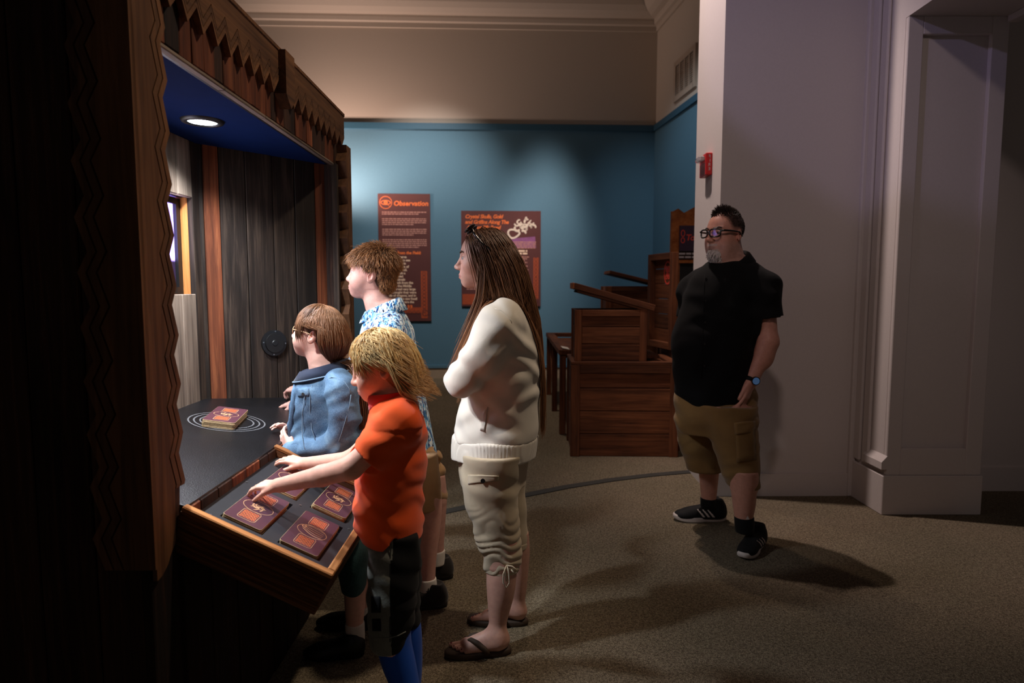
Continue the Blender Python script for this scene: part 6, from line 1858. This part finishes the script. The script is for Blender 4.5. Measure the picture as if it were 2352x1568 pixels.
def build_boy():
    BY_ = 2.82
    M['leaf'] = leaf_mat(); M['tan'] = cloth('tan_cotton', rgb(176, 138, 96), .9, 900, .12, .3, .18)
    M['white_sock'] = cloth('white_sock_knit', rgb(222, 214, 204), .95, 600, .06, .4)
    M['dark_shoe'] = cloth('dark_grey_leather', rgb(38, 34, 32), .55, 300, .2, .2)
    M['dark_sole'] = plain('dark_rubber_sole', rgb(46, 42, 40), .7)
    M['lace'] = plain('black_lace', rgb(22, 20, 20), .8)
    root = person((at(900, 900, BY_).x, BY_, 0), 'brown-haired boy in blue leaf-print shirt and tan shorts leaning on the booth counter')
    T = head_T(at(854, 631, BY_), 2, 5, 0, 1.0)
    skin = L3(214, 164, 150)
    torso = [(704, 862, 914, .058), (718, 850, 928, .092), (738, 838, 941, .135), (770, 828, 952, .165), (810, 824, 958, .165), (860, 828, 964, .155), (910, 836, 976, .15), (960, 846, 986, .15), (1010, 852, 996, .152), (1066, 856, 1005, .155)]
    nleg = [(1040, 868, 1004, .085), (1080, 890, 1008, .085), (1120, 914, 1012, .080), (1166, 930, 1011, .076)]
    fleg = [(1040, 880, 1010, .085), (1100, 915, 1022, .08), (1150, 940, 1026, .074)]
    ncalf = [(1100, 930, 1010, .060), (1160, 946, 1015, .056), (1210, 949, 1012, .052), (1260, 952, 1005, .046), (1300, 958, 1001, .038), (1340, 963, 1000, .034), (1372, 962, 1002, .034)]
    fcalf = [(1090, 950, 1022, .058), (1150, 966, 1026, .054), (1200, 974, 1023, .048), (1250, 984, 1020, .038), (1290, 990, 1020, .034)]
    NY, FY = BY_ - .10, BY_ + .15
    S = Field(); head_shape(S, T, 'boy')
    S.cap(tl(T, (-.03, 0, -.12)), A3(at(886, 712, BY_)), .047, .058, k=.03)
    S.loft(secs_px(BY_, torso[:-1], .88, .88), k=.03)
    sh, el = at(898, 768, BY_ - .14), at(792, 868, BY_ - .12); hp = on_plane(655, 936, cpt(BX, 2), cnrm) + cnrm * .022
    hp.y = min(hp.y, 2.86); wr = at(690, 922, hp.y - .02)
    S.chain([A3(sh), A3(el), A3(wr)], [.045, .036, .026], .02)
    b1 = hand(S, wr, at(640, 932, hp.y + .04) - wr, (.15, -.35, 1), 1, .88, (.12, .14, .14, .2), (.5, -.3), .06)
    sh2, el2 = at(890, 768, BY_ + .14), at(790, 858, BY_ + .17); wr2 = at(692, 893, hp.y + .10)
    S.chain([A3(sh2), A3(el2), A3(wr2)], [.045, .036, .026], .02)
    b2 = hand(S, wr2, at(648, 894, hp.y + .16) - wr2, (.1, -.3, 1), -1, .88, (.5, .55, .6, .6), (.4, -.3), .05)
    for Yl, rows in ((NY, nleg), (FY, fleg)): S.loft(secs_px(Yl, rows, .85, .85), k=.02)
    S.loft(secs_px(NY, ncalf), k=.02); S.loft(secs_px(FY, fcalf), k=.02)
    hc = np.array(T)[:3, 3]
    V, F = S.mesh(.0065, [(hc - [.14, .11, .15], hc + [.13, .11, .14], .003), (b1[0], b1[1], .0028), (b2[0], b2[1], .0028)])
    np_mesh('body', V, F, 'skin', root, skin_colors(V, skin, T, L3(206, 130, 126), blush=.18)); eyes(T, root, (.10, .16, .24), (1, 0, .1)); brows(T, root, L3(120, 84, 58), .0013)
    # hair: thick, forward-swept, cut above the ear
    rs = np.random.RandomState(8); dark, mid = L3(80, 50, 31), L3(158, 107, 64)
    Hc = Field(); Hc.frame(T); Hc.ell((-.014, 0, .042), (.101, .080, .086), k=0); Hc.ell((-.060, 0, -.022), (.044, .062, .045), k=.03)
    Hc.ell((.085, 0, -.022), (.075, .12, .078), k=.008, op='s'); Hc.ell((.0, 0, -.06), (.035, .12, .062), k=.008, op='s'); Hc.frame(None)
    hair_cap(T, root, dark * .7, Hc)
    def cond(x, y, z): return (z > .055 and x < .060 + .3 * (z - .055)) or (z > -.035 and x < -.045) or (z > .022 and x < .015 and abs(y) > .03)
    P, nr = scalp(T, 5500, cond, 9); N, K = len(P), 8
    tang = np.array([1.0, 0, 0])[None] * np.clip((P[:, :1] + .09) / .08, -.3, 1.2) + np.array([-.2, 0, -1.0])[None] * np.clip((-.04 - P[:, :1]) / .04, 0, 1)
    tang = tang + np.stack([0 * P[:, 0], P[:, 1] * 6, np.where(np.abs(P[:, 1]) > .045, -.9, .15)], 1) + rs.normal(0, .24, (N, 3)) + nr * .22
    ln = rs.uniform(.032, .056, N) * np.where(P[:, 2] < .06, .45, 1.0)
    ln *= np.where((P[:, 0] > .03), 1.15, 1.0)
    off = rs.uniform(.004, .017, N) * np.where(P[:, 2] < .06, .6, 1.0)
    Pw = grow(to_world(T, P + nr * .006), to_dir(T, tang), ln, K, head_ells(T), off, .22, .9, None, .10, 4)
    # short hair on the nape
    q = rs.normal(size=(6000, 3)); q /= np.linalg.norm(q, axis=1, keepdims=True); q = q * np.array([.045, .063, .046]) + np.array([-.060, 0, -.022])
    q = q[(q[:, 2] < .02) & (q[:, 0] < -.045) & (((q[:, 0] + .012) / .092)**2 + (q[:, 1] / .071)**2 + ((q[:, 2] - .036) / .080)**2 > 1)][:1400]
    n2 = len(q); dn = np.stack([np.full(n2, -.25), q[:, 1] * 3, np.full(n2, -1.0)], 1) + rs.normal(0, .18, (n2, 3)); dn /= np.linalg.norm(dn, axis=1, keepdims=True)
    tq = np.linspace(0, 1, K)[None, :, None]; Q = q[:, None] + np.array([-.002, 0, 0]) + dn[:, None] * rs.uniform(.012, .024, n2)[:, None, None] * tq
    Pw = np.concatenate([Pw, to_world(T, Q.reshape(-1, 3)).reshape(Q.shape)]); N = len(Pw)
    cols = hair_cols(N, K, dark, mid, rs, .25); cols[rs.rand(N) < .25] *= 1.35
    strands_mesh('hair', Pw, taper(N, K, .0013, .2, .9, rs), cols, root)
    # shirt
    G = Field(); G.loft(secs_px(BY_, torso), k=.02, roundness=.02)
    se = at(838, 826, BY_ - .135)
    G.chain([A3(at(898, 752, BY_ - .10)), A3(at(886, 772, BY_ - .14)), A3(se)], [.064, .070, .066], .04)
    G.chain([A3(at(890, 752, BY_ + .10)), A3(at(878, 772, BY_ + .14)), A3(at(836, 822, BY_ + .15))], [.064, .068, .062], .04)
    folds(G, .004, 75, (.6, 0, 1), seed=31); folds(G, .003, 60, (-1, .3, .5), seed=32)
    V, F = G.mesh(.0055); st = np_mesh('shirt', V, F, 'leaf', root)
    c0 = A3(at(884, 703, BY_)); rows = []
    for rr, zz in ((.058, .006), (.064, .040), (.076, .036), (.102, -.014)):
        rows.append([(c0[0] + rr * math.cos(a) - (1 - math.cos(a)) / 2 * .014, c0[1] + rr * math.sin(a), c0[2] + zz - (1 - math.cos(a)) / 2 * .062) for a in [math.radians(-158 + 316 * k / 24) for k in range(25)]])
    collar('collar', rows, 'leaf', st, .004, False)
    # shorts
    C_ = Field(); C_.loft(secs_px(BY_, [(1000, 862, 992, .145), (1060, 862, 1004, .14), (1090, 875, 1006, .13)]), k=.02)
    C_.loft(secs_px(NY, nleg), k=.03, roundness=.01); C_.loft(secs_px(FY, fleg), k=.03, roundness=.01)
    folds(C_, .006, 85, (.8, 0, 1), seed=41, warp=.08); folds(C_, .004, 60, (1, .5, .2), seed=42)
    V, F = C_.mesh(.006); np_mesh('shorts', V, F, 'tan', root)
    # socks, shoes
    for Yl, rows in ((NY, [(1326, 962, 1002, .038), (1338, 960, 1003, .039), (1375, 958, 1004, .040)]), (FY, [(1262, 984, 1022, .038), (1295, 986, 1022, .039)])):
        K_ = Field(); K_.loft(secs_px(Yl, rows), k=0, roundness=.006); V, F = K_.mesh(.004); np_mesh('sock', V, F, 'white_sock', root)
    g1, g2 = ground(1028, 1392), ground(1044, 1312)
    for g_, Yl, d in ((g1, NY, (-1, -.12, 0)), (g2, FY + .02, (-1, .1, 0))):
        sneaker((g_.x, Yl), d, .262, root, 'dark_shoe', 'dark_sole', 1, None, .112, .0, 'lace')
    return root
build_boy()
# ------------------------------------------------------------------ GIRL IN DENIM JACKET
def denim_mat():
    t = NT('faded_denim'); v = t.coords()
    n = t.noise(v, 9, 4, .6, .5); w = t.noise(t.coords((1, 1, .25)), 900, 2, .6); n3 = t.noise(v, 40, 3)
    c = t.ramp(n, [(.32, rgb(34, 56, 84)), (.52, rgb(74, 108, 140)), (.72, rgb(132, 164, 184))])
    c = t.mix(.30, c, t.ramp(w, [(.35, rgb(52, 74, 100)), (.65, rgb(160, 184, 200))]))
    t.set(c, .88, 0, .2); t.bump(n3, .35, .004); return t.m
def build_girl():
    GY = 2.42
    M['denim'] = denim_mat(); M['denim_dark'] = cloth('dark_denim_lining', rgb(34, 42, 60), .9, 700, .15, .3)
    M['denim_seam'] = cloth('pale_denim_stitching', rgb(112, 136, 156), .9, 900, .1, .3)
    M['teal_print'] = cloth('dark_teal_patterned_cotton', rgb(44, 74, 74), .9, 120, .45, .5, .15, .1)
    M['mary_jane'] = plain('black_shoe_leather', rgb(14, 13, 14), .4, var=.1)
    root = person((at(760, 900, GY).x, GY, 0), 'girl with tied-back brown hair in faded denim jacket resting hands on the counter edge')
    T = head_T(at(728, 765, GY), 10, 8, 0, .89)
    skin = L3(232, 184, 166)
    torso = [(848, 722, 798, .055), (860, 702, 812, .085), (880, 684, 822, .108), (912, 672, 829, .116), (960, 666, 835, .116), (1010, 664, 840, .114), (1060, 672, 842, .116), (1120, 700, 842, .120)]
    nleg = [(1110, 700, 842, .085), (1180, 735, 845, .085), (1260, 765, 845, .082), (1330, 782, 842, .078), (1352, 786, 840, .076)]
    fleg = [(1110, 705, 846, .085), (1180, 745, 850, .085), (1260, 775, 850, .08), (1315, 792, 848, .076)]
    ncalf = [(1300, 790, 838, .046), (1360, 791, 838, .044), (1400, 793, 837, .038), (1440, 796, 834, .031), (1468, 797, 834, .031)]
    fcalf = [(1270, 800, 846, .046), (1330, 801, 846, .042), (1370, 804, 845, .036), (1410, 808, 843, .031), (1430, 808, 843, .031)]
    NY, FY = GY - .075, GY + .10
    S = Field(); head_shape(S, T, 'child')
    S.cap(tl(T, (-.03, 0, -.11)), A3(at(757, 858, GY)), .041, .050, k=.03)
    S.loft(secs_px(GY, torso[:-1], .86, .86), k=.03)
    sh, el, wr = at(776, 888, GY - .115), at(782, 1010, GY - .145), at(668, 1037, GY - .10)
    S.chain([A3(sh), A3(el), A3(wr)], [.040, .032, .023], .02)
    b1 = hand(S, wr, at(641, 992, GY - .045) - wr, (-.75, -.6, .2), -1, .78, ((.2, .5, .5), (.25, .6, .5), (.3, .6, .5), (.3, .7, .5)), (.35, -.5), .03)
    sh2, el2, wr2 = at(768, 888, GY + .115), at(772, 1000, GY + .15), at(676, 1002, GY + .07)
    S.chain([A3(sh2), A3(el2), A3(wr2)], [.040, .032, .023], .02)
    b2 = hand(S, wr2, at(640, 972, GY + .02) - wr2, (-.35, -.2, 1), 1, .78, (.35, .4, .4, .45), (.4, -.3), .03)
    for Yl, rows in ((NY, nleg), (FY, fleg)): S.loft(secs_px(Yl, rows, .84, .84), k=.02)
    S.loft(secs_px(NY, ncalf), k=.02); S.loft(secs_px(FY, fcalf), k=.02)
    hc = np.array(T)[:3, 3]
    V, F = S.mesh(.006, [(hc - [.13, .11, .14], hc + [.12, .11, .13], .003), (np.minimum(b1[0], b2[0]), np.maximum(b1[1], b2[1]), .0026)])
    np_mesh('body', V, F, 'skin', root, skin_colors(V, skin, T, L3(204, 126, 122), blush=.15)); eyes(T, root, (.07, .05, .03), (1, 0, .2)); brows(T, root, L3(100, 68, 48), .0012)
    # hair: straight, radial from the crown, fringe in front, gathered at the nape
    rs = np.random.RandomState(12); dark, mid = L3(70, 44, 30), L3(142, 98, 66)
    Hc = Field(); Hc.frame(T); Hc.ell((-.018, 0, .034), (.102, .079, .088), k=0); Hc.ell((-.066, 0, -.030), (.052, .066, .07), k=.04)
    Hc.ell((.088, 0, -.035), (.072, .13, .083), k=.008, op='s'); Hc.ell((.012, 0, -.075), (.058, .13, .072), k=.01, op='s'); Hc.frame(None)
    hair_cap(T, root, dark, Hc)
    P, nr = scalp(T, 5000, lambda x, y, z: z > .050 and x < .054, 13); N, K = len(P), 13
    crown = np.array([-.02, 0, .118]); d = P - crown; d[:, 2] = 0; d /= np.linalg.norm(d, axis=1, keepdims=True) + 1e-9
    d = d + rs.normal(0, .06, (N, 3)); front = d[:, 0] > .62
    ln = np.where(front, rs.uniform(.062, .088, N), rs.uniform(.17, .215, N)); off = rs.uniform(.003, .011, N)
    sidef = (d[:, 0] > .45) & ~front; ln[sidef] = rs.uniform(.10, .155, sidef.sum())
    Pt = tl(T, (-.085, 0, -.095))
    def flow(p, t):
        f = np.zeros_like(p)
        q = head_local(T, p); m = ~front & (q[:, 0] > -.050) & (q[:, 2] < .050); m2 = m & ~sidef
        f[m, 0] += .35; f[m2, 0] += 2.2
        if t > .42:
            g = Pt - p; g /= np.linalg.norm(g, axis=1, keepdims=True) + 1e-9
            f[~front & ~sidef] = g[~front & ~sidef] * 1.1
        return f
    Pw = grow(to_world(T, P + nr * .008), to_dir(T, d), ln, K, head_ells(T), off, .55, .75, flow, .015, 6)
    q = head_local(T, Pw.reshape(-1, 3)).reshape(Pw.shape)
    ok = ~(((q[..., 0] > -.042) & (q[..., 0] < .006) & (np.abs(q[..., 1]) > .055) & (q[..., 2] < .024) & (q[..., 2] > -.045)).any(1))
    Pw = Pw[ok]; N = len(Pw); cols = hair_cols(N, K, mid * .9, dark * 1.15, rs, .25)
    strands_mesh('hair', Pw, taper(N, K, .0013, .3, .9, rs), cols, root)
    # ponytail down the back
    N = 320; base = np.array(Pt); K = 14; off = rs.normal(0, 1, (N, 2)); t = np.linspace(0, 1, K)
    path = [base, np.array(at(812, 838, GY - .01)), np.array(at(836, 885, GY - .02)), np.array(at(843, 935, GY - .02)), np.array(at(842, 985, GY - .01))]
    tt_ = np.linspace(0, 1, 5); cp_ = np.stack([np.interp(t, tt_, [q[i] for q in path]) for i in range(3)], 1)
    wd = .010 + .014 * np.sin(t * math.pi * .85)
    Pp = cp_[None] + np.stack([off[:, :1] * wd, off[:, 1:] * wd, np.zeros((N, K))], 2) * .8
    strands_mesh('ponytail', Pp, taper(N, K, .0024, .2, .9, rs), hair_cols(N, K, dark * 1.1, mid * .95, rs, .3), root)
    # glasses temple
    gl = link(bpy.data.objects.new('glasses', None), root)
    for s in (1, -1):
        tube('temple', [tl(T, p) for p in ((.083, .056 * s, .008), (.062, .070 * s, .010), (.03, .078 * s, .009), (.0, .082 * s, .006), (-.018, .082 * s, -.002))], .0016, 'card_gold', gl, 6)
        tube('rim', [tl(T, (.0945 - .010 * abs(.033 + .022 * math.cos(a)) / .05, s * (.033 + .022 * math.cos(a)), .003 + .017 * math.sin(a))) for a in [2 * math.pi * k / 24 for k in range(24)]], .0014, 'card_gold', gl, 6, True)
    tube('bridge', [tl(T, p) for p in ((.093, -.011, .006), (.097, 0, .008), (.093, .011, .006))], .0014, 'card_gold', gl, 6)
    # jacket
    G = Field(); G.loft(secs_px(GY, torso), k=.02, roundness=.02)
    G.chain([A3(at(778, 876, GY - .085)), A3(at(786, 900, GY - .12)), A3(at(792, 955, GY - .145)), A3(el), A3(at(735, 1032, GY - .13)), A3(at(684, 1035, GY - .105))], [.052, .060, .054, .050, .044, .037], .016)
    G.chain([A3(at(770, 876, GY + .085)), A3(at(776, 900, GY + .12)), A3(el2), A3(at(690, 1004, GY + .08))], [.052, .058, .047, .036], .016)
    folds(G, .0045, 75, (.5, .2, 1), seed=51); folds(G, .003, 120, (-.6, .2, 1), seed=53); folds(G, .0055, 85, (1, 0, .25), seed=52, lo=(-9, -9, .70), hi=(9, GY, .93), warp=.06)
    V, F = G.mesh(.005); jk = np_mesh('denim_jacket', V, F, 'denim', root)
    wdir = A3(at(684, 1035, GY - .105)) - A3(at(735, 1032, GY - .13))
    K_ = Field(); a_ = A3(at(684, 1035, GY - .105)); K_.cap(a_ - unit(wdir) * .006, a_ + unit(wdir) * .028, .0385, .0375, k=0); V, F = K_.mesh(.0035); np_mesh('cuff', V, F, 'denim', jk)
    # collar (dark lining shows inside)
    c0 = A3(at(754, 846, GY)); rows = []
    rr_ = ((.058, .000), (.064, .036), (.074, .040), (.100, .000))
    for rr, zz in rr_:
        rows.append([(c0[0] + rr * 1.0 * math.cos(a) - (1 - math.cos(a)) / 2 * .034, c0[1] + rr * math.sin(a), c0[2] + zz - (1 - math.cos(a)) / 2 * .050) for a in [math.radians(-168 + 336 * k / 28) for k in range(29)]])
    collar('collar', rows[1:], 'denim_dark', jk, .005, False)
    collar('collar_stand', rows[:2], 'denim_dark', jk, .005, False)
    tube('collar_edge', rows[-1], .0028, 'denim_seam', jk, 6)
    # open front edge, seams
    fe = [hit(G, u, v, GY - .5, GY + .05, .004) for u, v in ((682, 872), (676, 900), (672, 935), (668, 970), (667, 1005))]
    tube('front_placket', fe, [.008, .011, .011, .010, .009], 'denim', jk, 8)
    for q in (((748, 872), (762, 866), (778, 868), (792, 878), (802, 892), (806, 906)), ((716, 885), (712, 910), (712, 945), (716, 985), (724, 1010)), ((806, 906), (803, 930), (795, 960), (786, 990), (778, 1014)), ((700, 905), (694, 950), (694, 1000), (700, 1030))):
        P_ = [hit(G, u, v, GY - .5, GY + .05, .0004) for u, v in q]; tube('seam', P_, .0016, 'denim_seam', jk, 6)
    patch('pocket_flap', G, ((683, 893), (709, 890), (709, 908), (684, 911)), GY - .5, GY + .05, .006, 'denim', jk)
    cyl('button', hit(G, 696, 905, GY - .5, GY, .006), (-.4, -1, 0), .006, .004, 'screw', jk, 14)
    # long shorts
    C_ = Field(); C_.loft(secs_px(GY, [(1070, 690, 838, .128), (1130, 705, 843, .128), (1190, 738, 846, .12)]), k=.02)
    C_.loft(secs_px(NY, nleg), k=.03, roundness=.008); C_.loft(secs_px(FY, fleg), k=.03, roundness=.008)
    folds(C_, .006, 60, (1, .6, .1), seed=61); V, F = C_.mesh(.006); np_mesh('long_shorts', V, F, 'teal_print', root)
    for Yl, rows in ((NY, [(1428, 793, 837, .035), (1470, 794, 838, .036)]), (FY, [(1392, 806, 846, .035), (1432, 806, 846, .036)])):
        K_ = Field(); K_.loft(secs_px(Yl, rows), k=0, roundness=.006); V, F = K_.mesh(.004); np_mesh('sock', V, F, 'white_sock', root)
    g1, g2 = ground(842, 1492), ground(850, 1446)
    for g_, Yl, d in ((g1, NY - .01, (-1, -.08, 0)), (g2, FY, (-1, .1, 0))):
        sneaker((g_.x, Yl), d, .232, root, 'mary_jane', 'mary_jane', 1, None, .10)
    return root
build_girl()

# ------------------------------------------------------------------ CHILD IN ORANGE POLO
def build_child():
    OY = 1.92
    M['orange'] = cloth('orange_pique_cotton', rgb(255, 92, 26), .82, 900, .05, .3, .10, .2)
    M['orange_red'] = cloth('red_orange_collar_knit', rgb(232, 52, 40), .85, 900, .05, .3, 0, .2)
    M['char'] = cloth('charcoal_heather_jersey', rgb(112, 113, 104), .9, 160, .3, .3, .12)
    M['char_black'] = cloth('black_jersey', rgb(15, 15, 16), .85, 600, .2, .3, .12, .05)
    M['leg_blue'] = cloth('royal_blue_tights', rgb(16, 76, 176), .7, 900, .06, .2, .03, .1)
    root = person((at(905, 1100, OY).x, OY, 0), 'blond child in bright orange polo shirt, dark shorts and blue leggings reaching into the tray')
    T = head_T(at(876, 842, OY), -4, -15, 0, .90)
    skin = L3(236, 180, 158)
    torso = [(900, 872, 936, .048), (915, 862, 948, .072), (935, 854, 960, .105), (965, 846, 974, .128), (1005, 838, 979, .132), (1050, 828, 979, .126), (1100, 820, 977, .124), (1150, 814, 971, .126), (1185, 815, 969, .128), (1225, 828, 974, .128), (1285, 842, 978, .128)]
    nleg = [(1230, 858, 958, .040), (1290, 846, 966, .066), (1350, 844, 962, .078), (1400, 846, 954, .075), (1440, 847, 946, .072), (1480, 850, 937, .068)]
    fleg = [(1230, 860, 960, .030), (1290, 858, 966, .060), (1350, 865, 968, .074), (1400, 876, 964, .07), (1440, 886, 962, .066)]
    ntight = [(1420, 858, 944, .058), (1470, 864, 944, .056), (1520, 876, 954, .052), (1570, 896, 963, .048), (1630, 918, 974, .045), (1690, 936, 976, .034), (1740, 938, 974, .03)]
    ftight = [(1400, 890, 962, .055), (1450, 902, 968, .052), (1500, 914, 970, .048), (1560, 926, 968, .042), (1610, 930, 962, .033), (1650, 930, 960, .03)]
    NY, FY = OY - .075, OY + .085
    S = Field(); head_shape(S, T, 'child', True)
    S.cap(tl(T, (-.03, 0, -.11)), A3(at(914, 922, OY)), .040, .050, k=.03)
    S.loft(secs_px(OY, torso[:-1], .88, .88), k=.03)
    # nearer hand rests on the first deck, farther hand on the one behind
    h1 = on_plane(572, 1136, tp(0, 0, -.02), tn) + tn * .030; h2 = on_plane(648, 1066, tp(0, 0, -.02), tn) + tn * .028
    sh, el, wr = at(922, 970, OY - .10), at(806, 1074, OY - .13), at(640, 1114, h1.y + .0)
    S.chain([A3(sh), A3(at(866, 1020, OY - .122)), A3(el), A3(at(740, 1092, (OY - .13 + h1.y) / 2 - .01)), A3(wr)], [.040, .035, .034, .031, .0215], .012)
    b1 = hand(S, wr, h1 + Vector((-.02, .02, -.004)) - wr, (.30, -.25, 1), 1, .72, ((.35, .5, .4), (.4, .55, .4), (.4, .6, .4), (.4, .6, .5)), (.45, -.55), .05)
    sh2, el2, wr2 = at(905, 970, OY + .11), at(806, 1058, OY + .17), at(700, 1064, h2.y)
    S.chain([A3(sh2), A3(el2), A3(wr2)], [.042, .033, .0215], .02)
    b2 = hand(S, wr2, h2 + Vector((-.03, .01, .0)) - wr2, (.30, -.3, 1), 1, .72, ((.3, .4, .4), (.3, .45, .4), (.35, .5, .4), (.4, .5, .4)), (.5, -.5), .07)
    for Yl, rows in ((NY, nleg), (FY, fleg)): S.loft(secs_px(Yl, rows, .84, .84), k=.02)
    for Yl, rows in ((NY, ntight), (FY, ftight)): S.loft(secs_px(Yl, rows, .92, .92), k=.02)
    hc = np.array(T)[:3, 3]
    V, F = S.mesh(.0065, [(hc - [.13, .10, .14], hc + [.12, .10, .13], .0030), (b1[0], b1[1], .0022), (b2[0], b2[1], .0022)])
    np_mesh('body', V, F, 'skin', root, skin_colors(V, skin, T, L3(204, 112, 104), blush=.22)); eyes(T, root); brows(T, root, L3(150, 112, 76), .0011)
    # hair: fair, chin-length, flicking out at the nape
    rs = np.random.RandomState(21); dark, mid, lt = L3(150, 104, 60), L3(240, 186, 118), L3(255, 220, 158)
    Hc = Field(); Hc.frame(T); Hc.ell((-.020, 0, .034), (.101, .080, .088), k=0); Hc.ell((-.058, 0, -.04), (.050, .070, .085), k=.04)
    Hc.ell((.092, 0, -.050), (.070, .13, .092), k=.008, op='s'); Hc.ell((.045, 0, -.095), (.055, .13, .07), k=.01, op='s'); Hc.frame(None)
    hair_cap(T, root, dark, Hc)
    P, nr = scalp(T, 4200, lambda x, y, z: z > .045 and x < .056, 23); N, K = len(P), 14
    crown = np.array([-.035, 0, .114]); d = P - crown; d[:, 2] = 0; d /= np.linalg.norm(d, axis=1, keepdims=True) + 1e-9
    d0 = d[:, 0].copy(); d = d + rs.normal(0, .04, (N, 3)); front = d0 > .70; side = (d0 > .1) & ~front
    ln = np.interp(d0, [-1, -.2, .3, .62, .8, 1], [.185, .180, .150, .105, .060, .050]) * rs.uniform(.86, 1.1, N); fx = np.interp(d0, [-1, 0, .3, .7, .8], [.12, .25, .9, 1.2, .1])
    off = rs.uniform(.005, .016, N); I3 = np.eye(3)
    ells = head_ells(T) + [(A3(at(922, 1010, OY)), np.array([.082, .135, .115]), I3), (A3(at(915, 925, OY)), np.array([.055, .06, .06]), I3)]
    back = ~front & ~side
    def flow(p, t):
        f = np.zeros_like(p); f[:, 0] = fx * (1.0 if t > .2 else .35)
        if t > .84: f[back, 0] = .9; f[back, 2] = .25
        return f
    Pw = grow(to_world(T, P + nr * .008), to_dir(T, d), ln, K, ells, off, .55, .72, flow, .03, 7)
    cols = hair_cols(N, K, lt, mid * .8, rs, .25); dk = rs.rand(N) < .25; cols[dk] *= .62
    strands_mesh('hair', Pw, taper(N, K, .0015, .25, .9, rs), cols, root)
    # polo
    G = Field(); G.loft(secs_px(OY, torso), k=.02, roundness=.02)
    se = at(848, 1044, OY - .125)
    G.chain([A3(at(926, 952, OY - .07)), A3(at(918, 972, OY - .10)), A3(se)], [.050, .056, .054], .035)
    G.chain([A3(at(908, 952, OY + .07)), A3(at(900, 972, OY + .11)), A3(at(848, 1026, OY + .15))], [.050, .054, .048], .035)
    # clean sleeve openings
    for p0, p1 in ((at(918, 972, OY - .10), se), (at(900, 972, OY + .11), at(848, 1026, OY + .15))):
        n_ = unit(p1 - p0); q = A3(p1) + n_ * .012
        def slv(X, Y, Z, q=q, n_=n_):
            dd = (X - q[0]) * n_[0] + (Y - q[1]) * n_[1] + (Z - q[2]) * n_[2]
            rr = np.sqrt(np.maximum((X - q[0])**2 + (Y - q[1])**2 + (Z - q[2])**2 - dd**2, 0))
            return np.where((dd > 0) & (dd < .07) & (rr < .062), .12, 0.0) * (np.abs(Y - OY) > .130)
        G.disp(slv, q - .09, q + .09)
    # side slit at the hem
    sx, sz = at(906, 1240, OY - .128).x, at(906, 1240, OY - .128).z
    G.disp(lambda X, Y, Z: np.where((Y < OY) & (np.abs(X - sx) < (sz - Z) * .9), .25, 0.0), (-9, -9, .4), (9, OY, sz + .02))
    hz = at(900, 1268, OY - .128).z
    G.cut((0, 0, hz), (0, 0, -1), .004)
    folds(G, .0036, 75, (.35, .1, 1), seed=71, lo=(-9, -9, .5), hi=(9, 9, 1.0), warp=.07); folds(G, .003, 60, (-.8, .2, 1), seed=72); folds(G, .0016, 110, (.6, 0, 1), seed=73, warp=.08)
    V, F = G.mesh(.0045); pl = np_mesh('polo_shirt', V, F, 'orange', root)
    # collar turned up
    c0 = A3(at(908, 918, OY)); rows = []
    for rr, zz in ((.058, -.006), (.060, .018), (.066, .038)):
        rows.append([(c0[0] + rr * 1.05 * math.cos(a) - (1 - math.cos(a)) / 2 * .020, c0[1] + rr * math.sin(a), c0[2] + zz - (1 - math.cos(a)) / 2 * (.030 - .010 * (zz > .03))) for a in [math.radians(-165 + 330 * k / 28) for k in range(29)]])
    collar('collar', rows, 'orange_red', pl, .005, False)
    # shorts: heather front, black side panel
    C_ = Field(); C_.loft(secs_px(OY, [(1180, 836, 960, .106), (1240, 852, 962, .106), (1290, 852, 964, .104)]), k=.02)
    C_.loft(secs_px(NY, nleg), k=.03, roundness=.006); C_.loft(secs_px(FY, fleg), k=.03, roundness=.006)
    folds(C_, .004, 60, (1, .3, .5), seed=81); folds(C_, .003, 90, (.2, 0, 1), seed=82)
    V, F = C_.mesh(.005); so = np_mesh('shorts', V, F, 'char', root)
    cx = {v: u for v, u in ((1230, 898), (1280, 897), (1330, 896), (1400, 896), (1440, 896), (1478, 897))}
    xs_ = np.interp(V[:, 2], [at(u, v, OY - .15).z for v, u in sorted(cx.items(), reverse=True)], [at(u, v, OY - .15).x for v, u in sorted(cx.items(), reverse=True)])
    so.data.materials.append(M['char_black'])
    fx = V[F].mean(1)[:, 0] > xs_[F].mean(1)
    so.data.polygons.foreach_set('material_index', fx.astype(np.int32))
    hem = [hit(C_, u, v, OY - .4, OY, .0005) for u, v in ((851, 1461), (866, 1464), (885, 1465), (897, 1464), (915, 1459), (932, 1450))]; tube('hem_seam', hem, .0016, 'char', so, 6)
    hem = [hit(C_, u, v, OY - .4, OY, .0003) for u, v in ((897, 1250), (896, 1300), (896, 1360), (896, 1420), (896, 1474))]; tube('side_seam', hem, .0015, 'char_black', so, 6)
    # small dark print on the leg: rounded badge and knot below it
    patch('printed_badge', C_, ((852, 1369), (873, 1369), (874, 1407), (852, 1407)), OY - .4, OY, .0024, 'char_black', so)
    patch('printed_badge', C_, ((854, 1421), (874, 1421), (875, 1449), (855, 1449)), OY - .4, OY, .0024, 'char_black', so)
    # leggings
    Lg = Field()
    for Yl, rows in ((NY, ntight), (FY, ftight)): Lg.loft(secs_px(Yl, rows), k=.01)
    V, F = Lg.mesh(.005); np_mesh('leggings', V, F, 'leg_blue', root)
    a1, a2 = at(955, 1740, NY), at(945, 1640, FY)
    sneaker((a1.x + .045, NY), (-1, -.05, 0), .215, root, 'white_sock', 'white_rubber', 1, None, .105)
    sneaker((a2.x + .05, FY), (-1, .05, 0), .215, root, 'white_sock', 'white_rubber', 1, None, .105)
    return root
build_child()
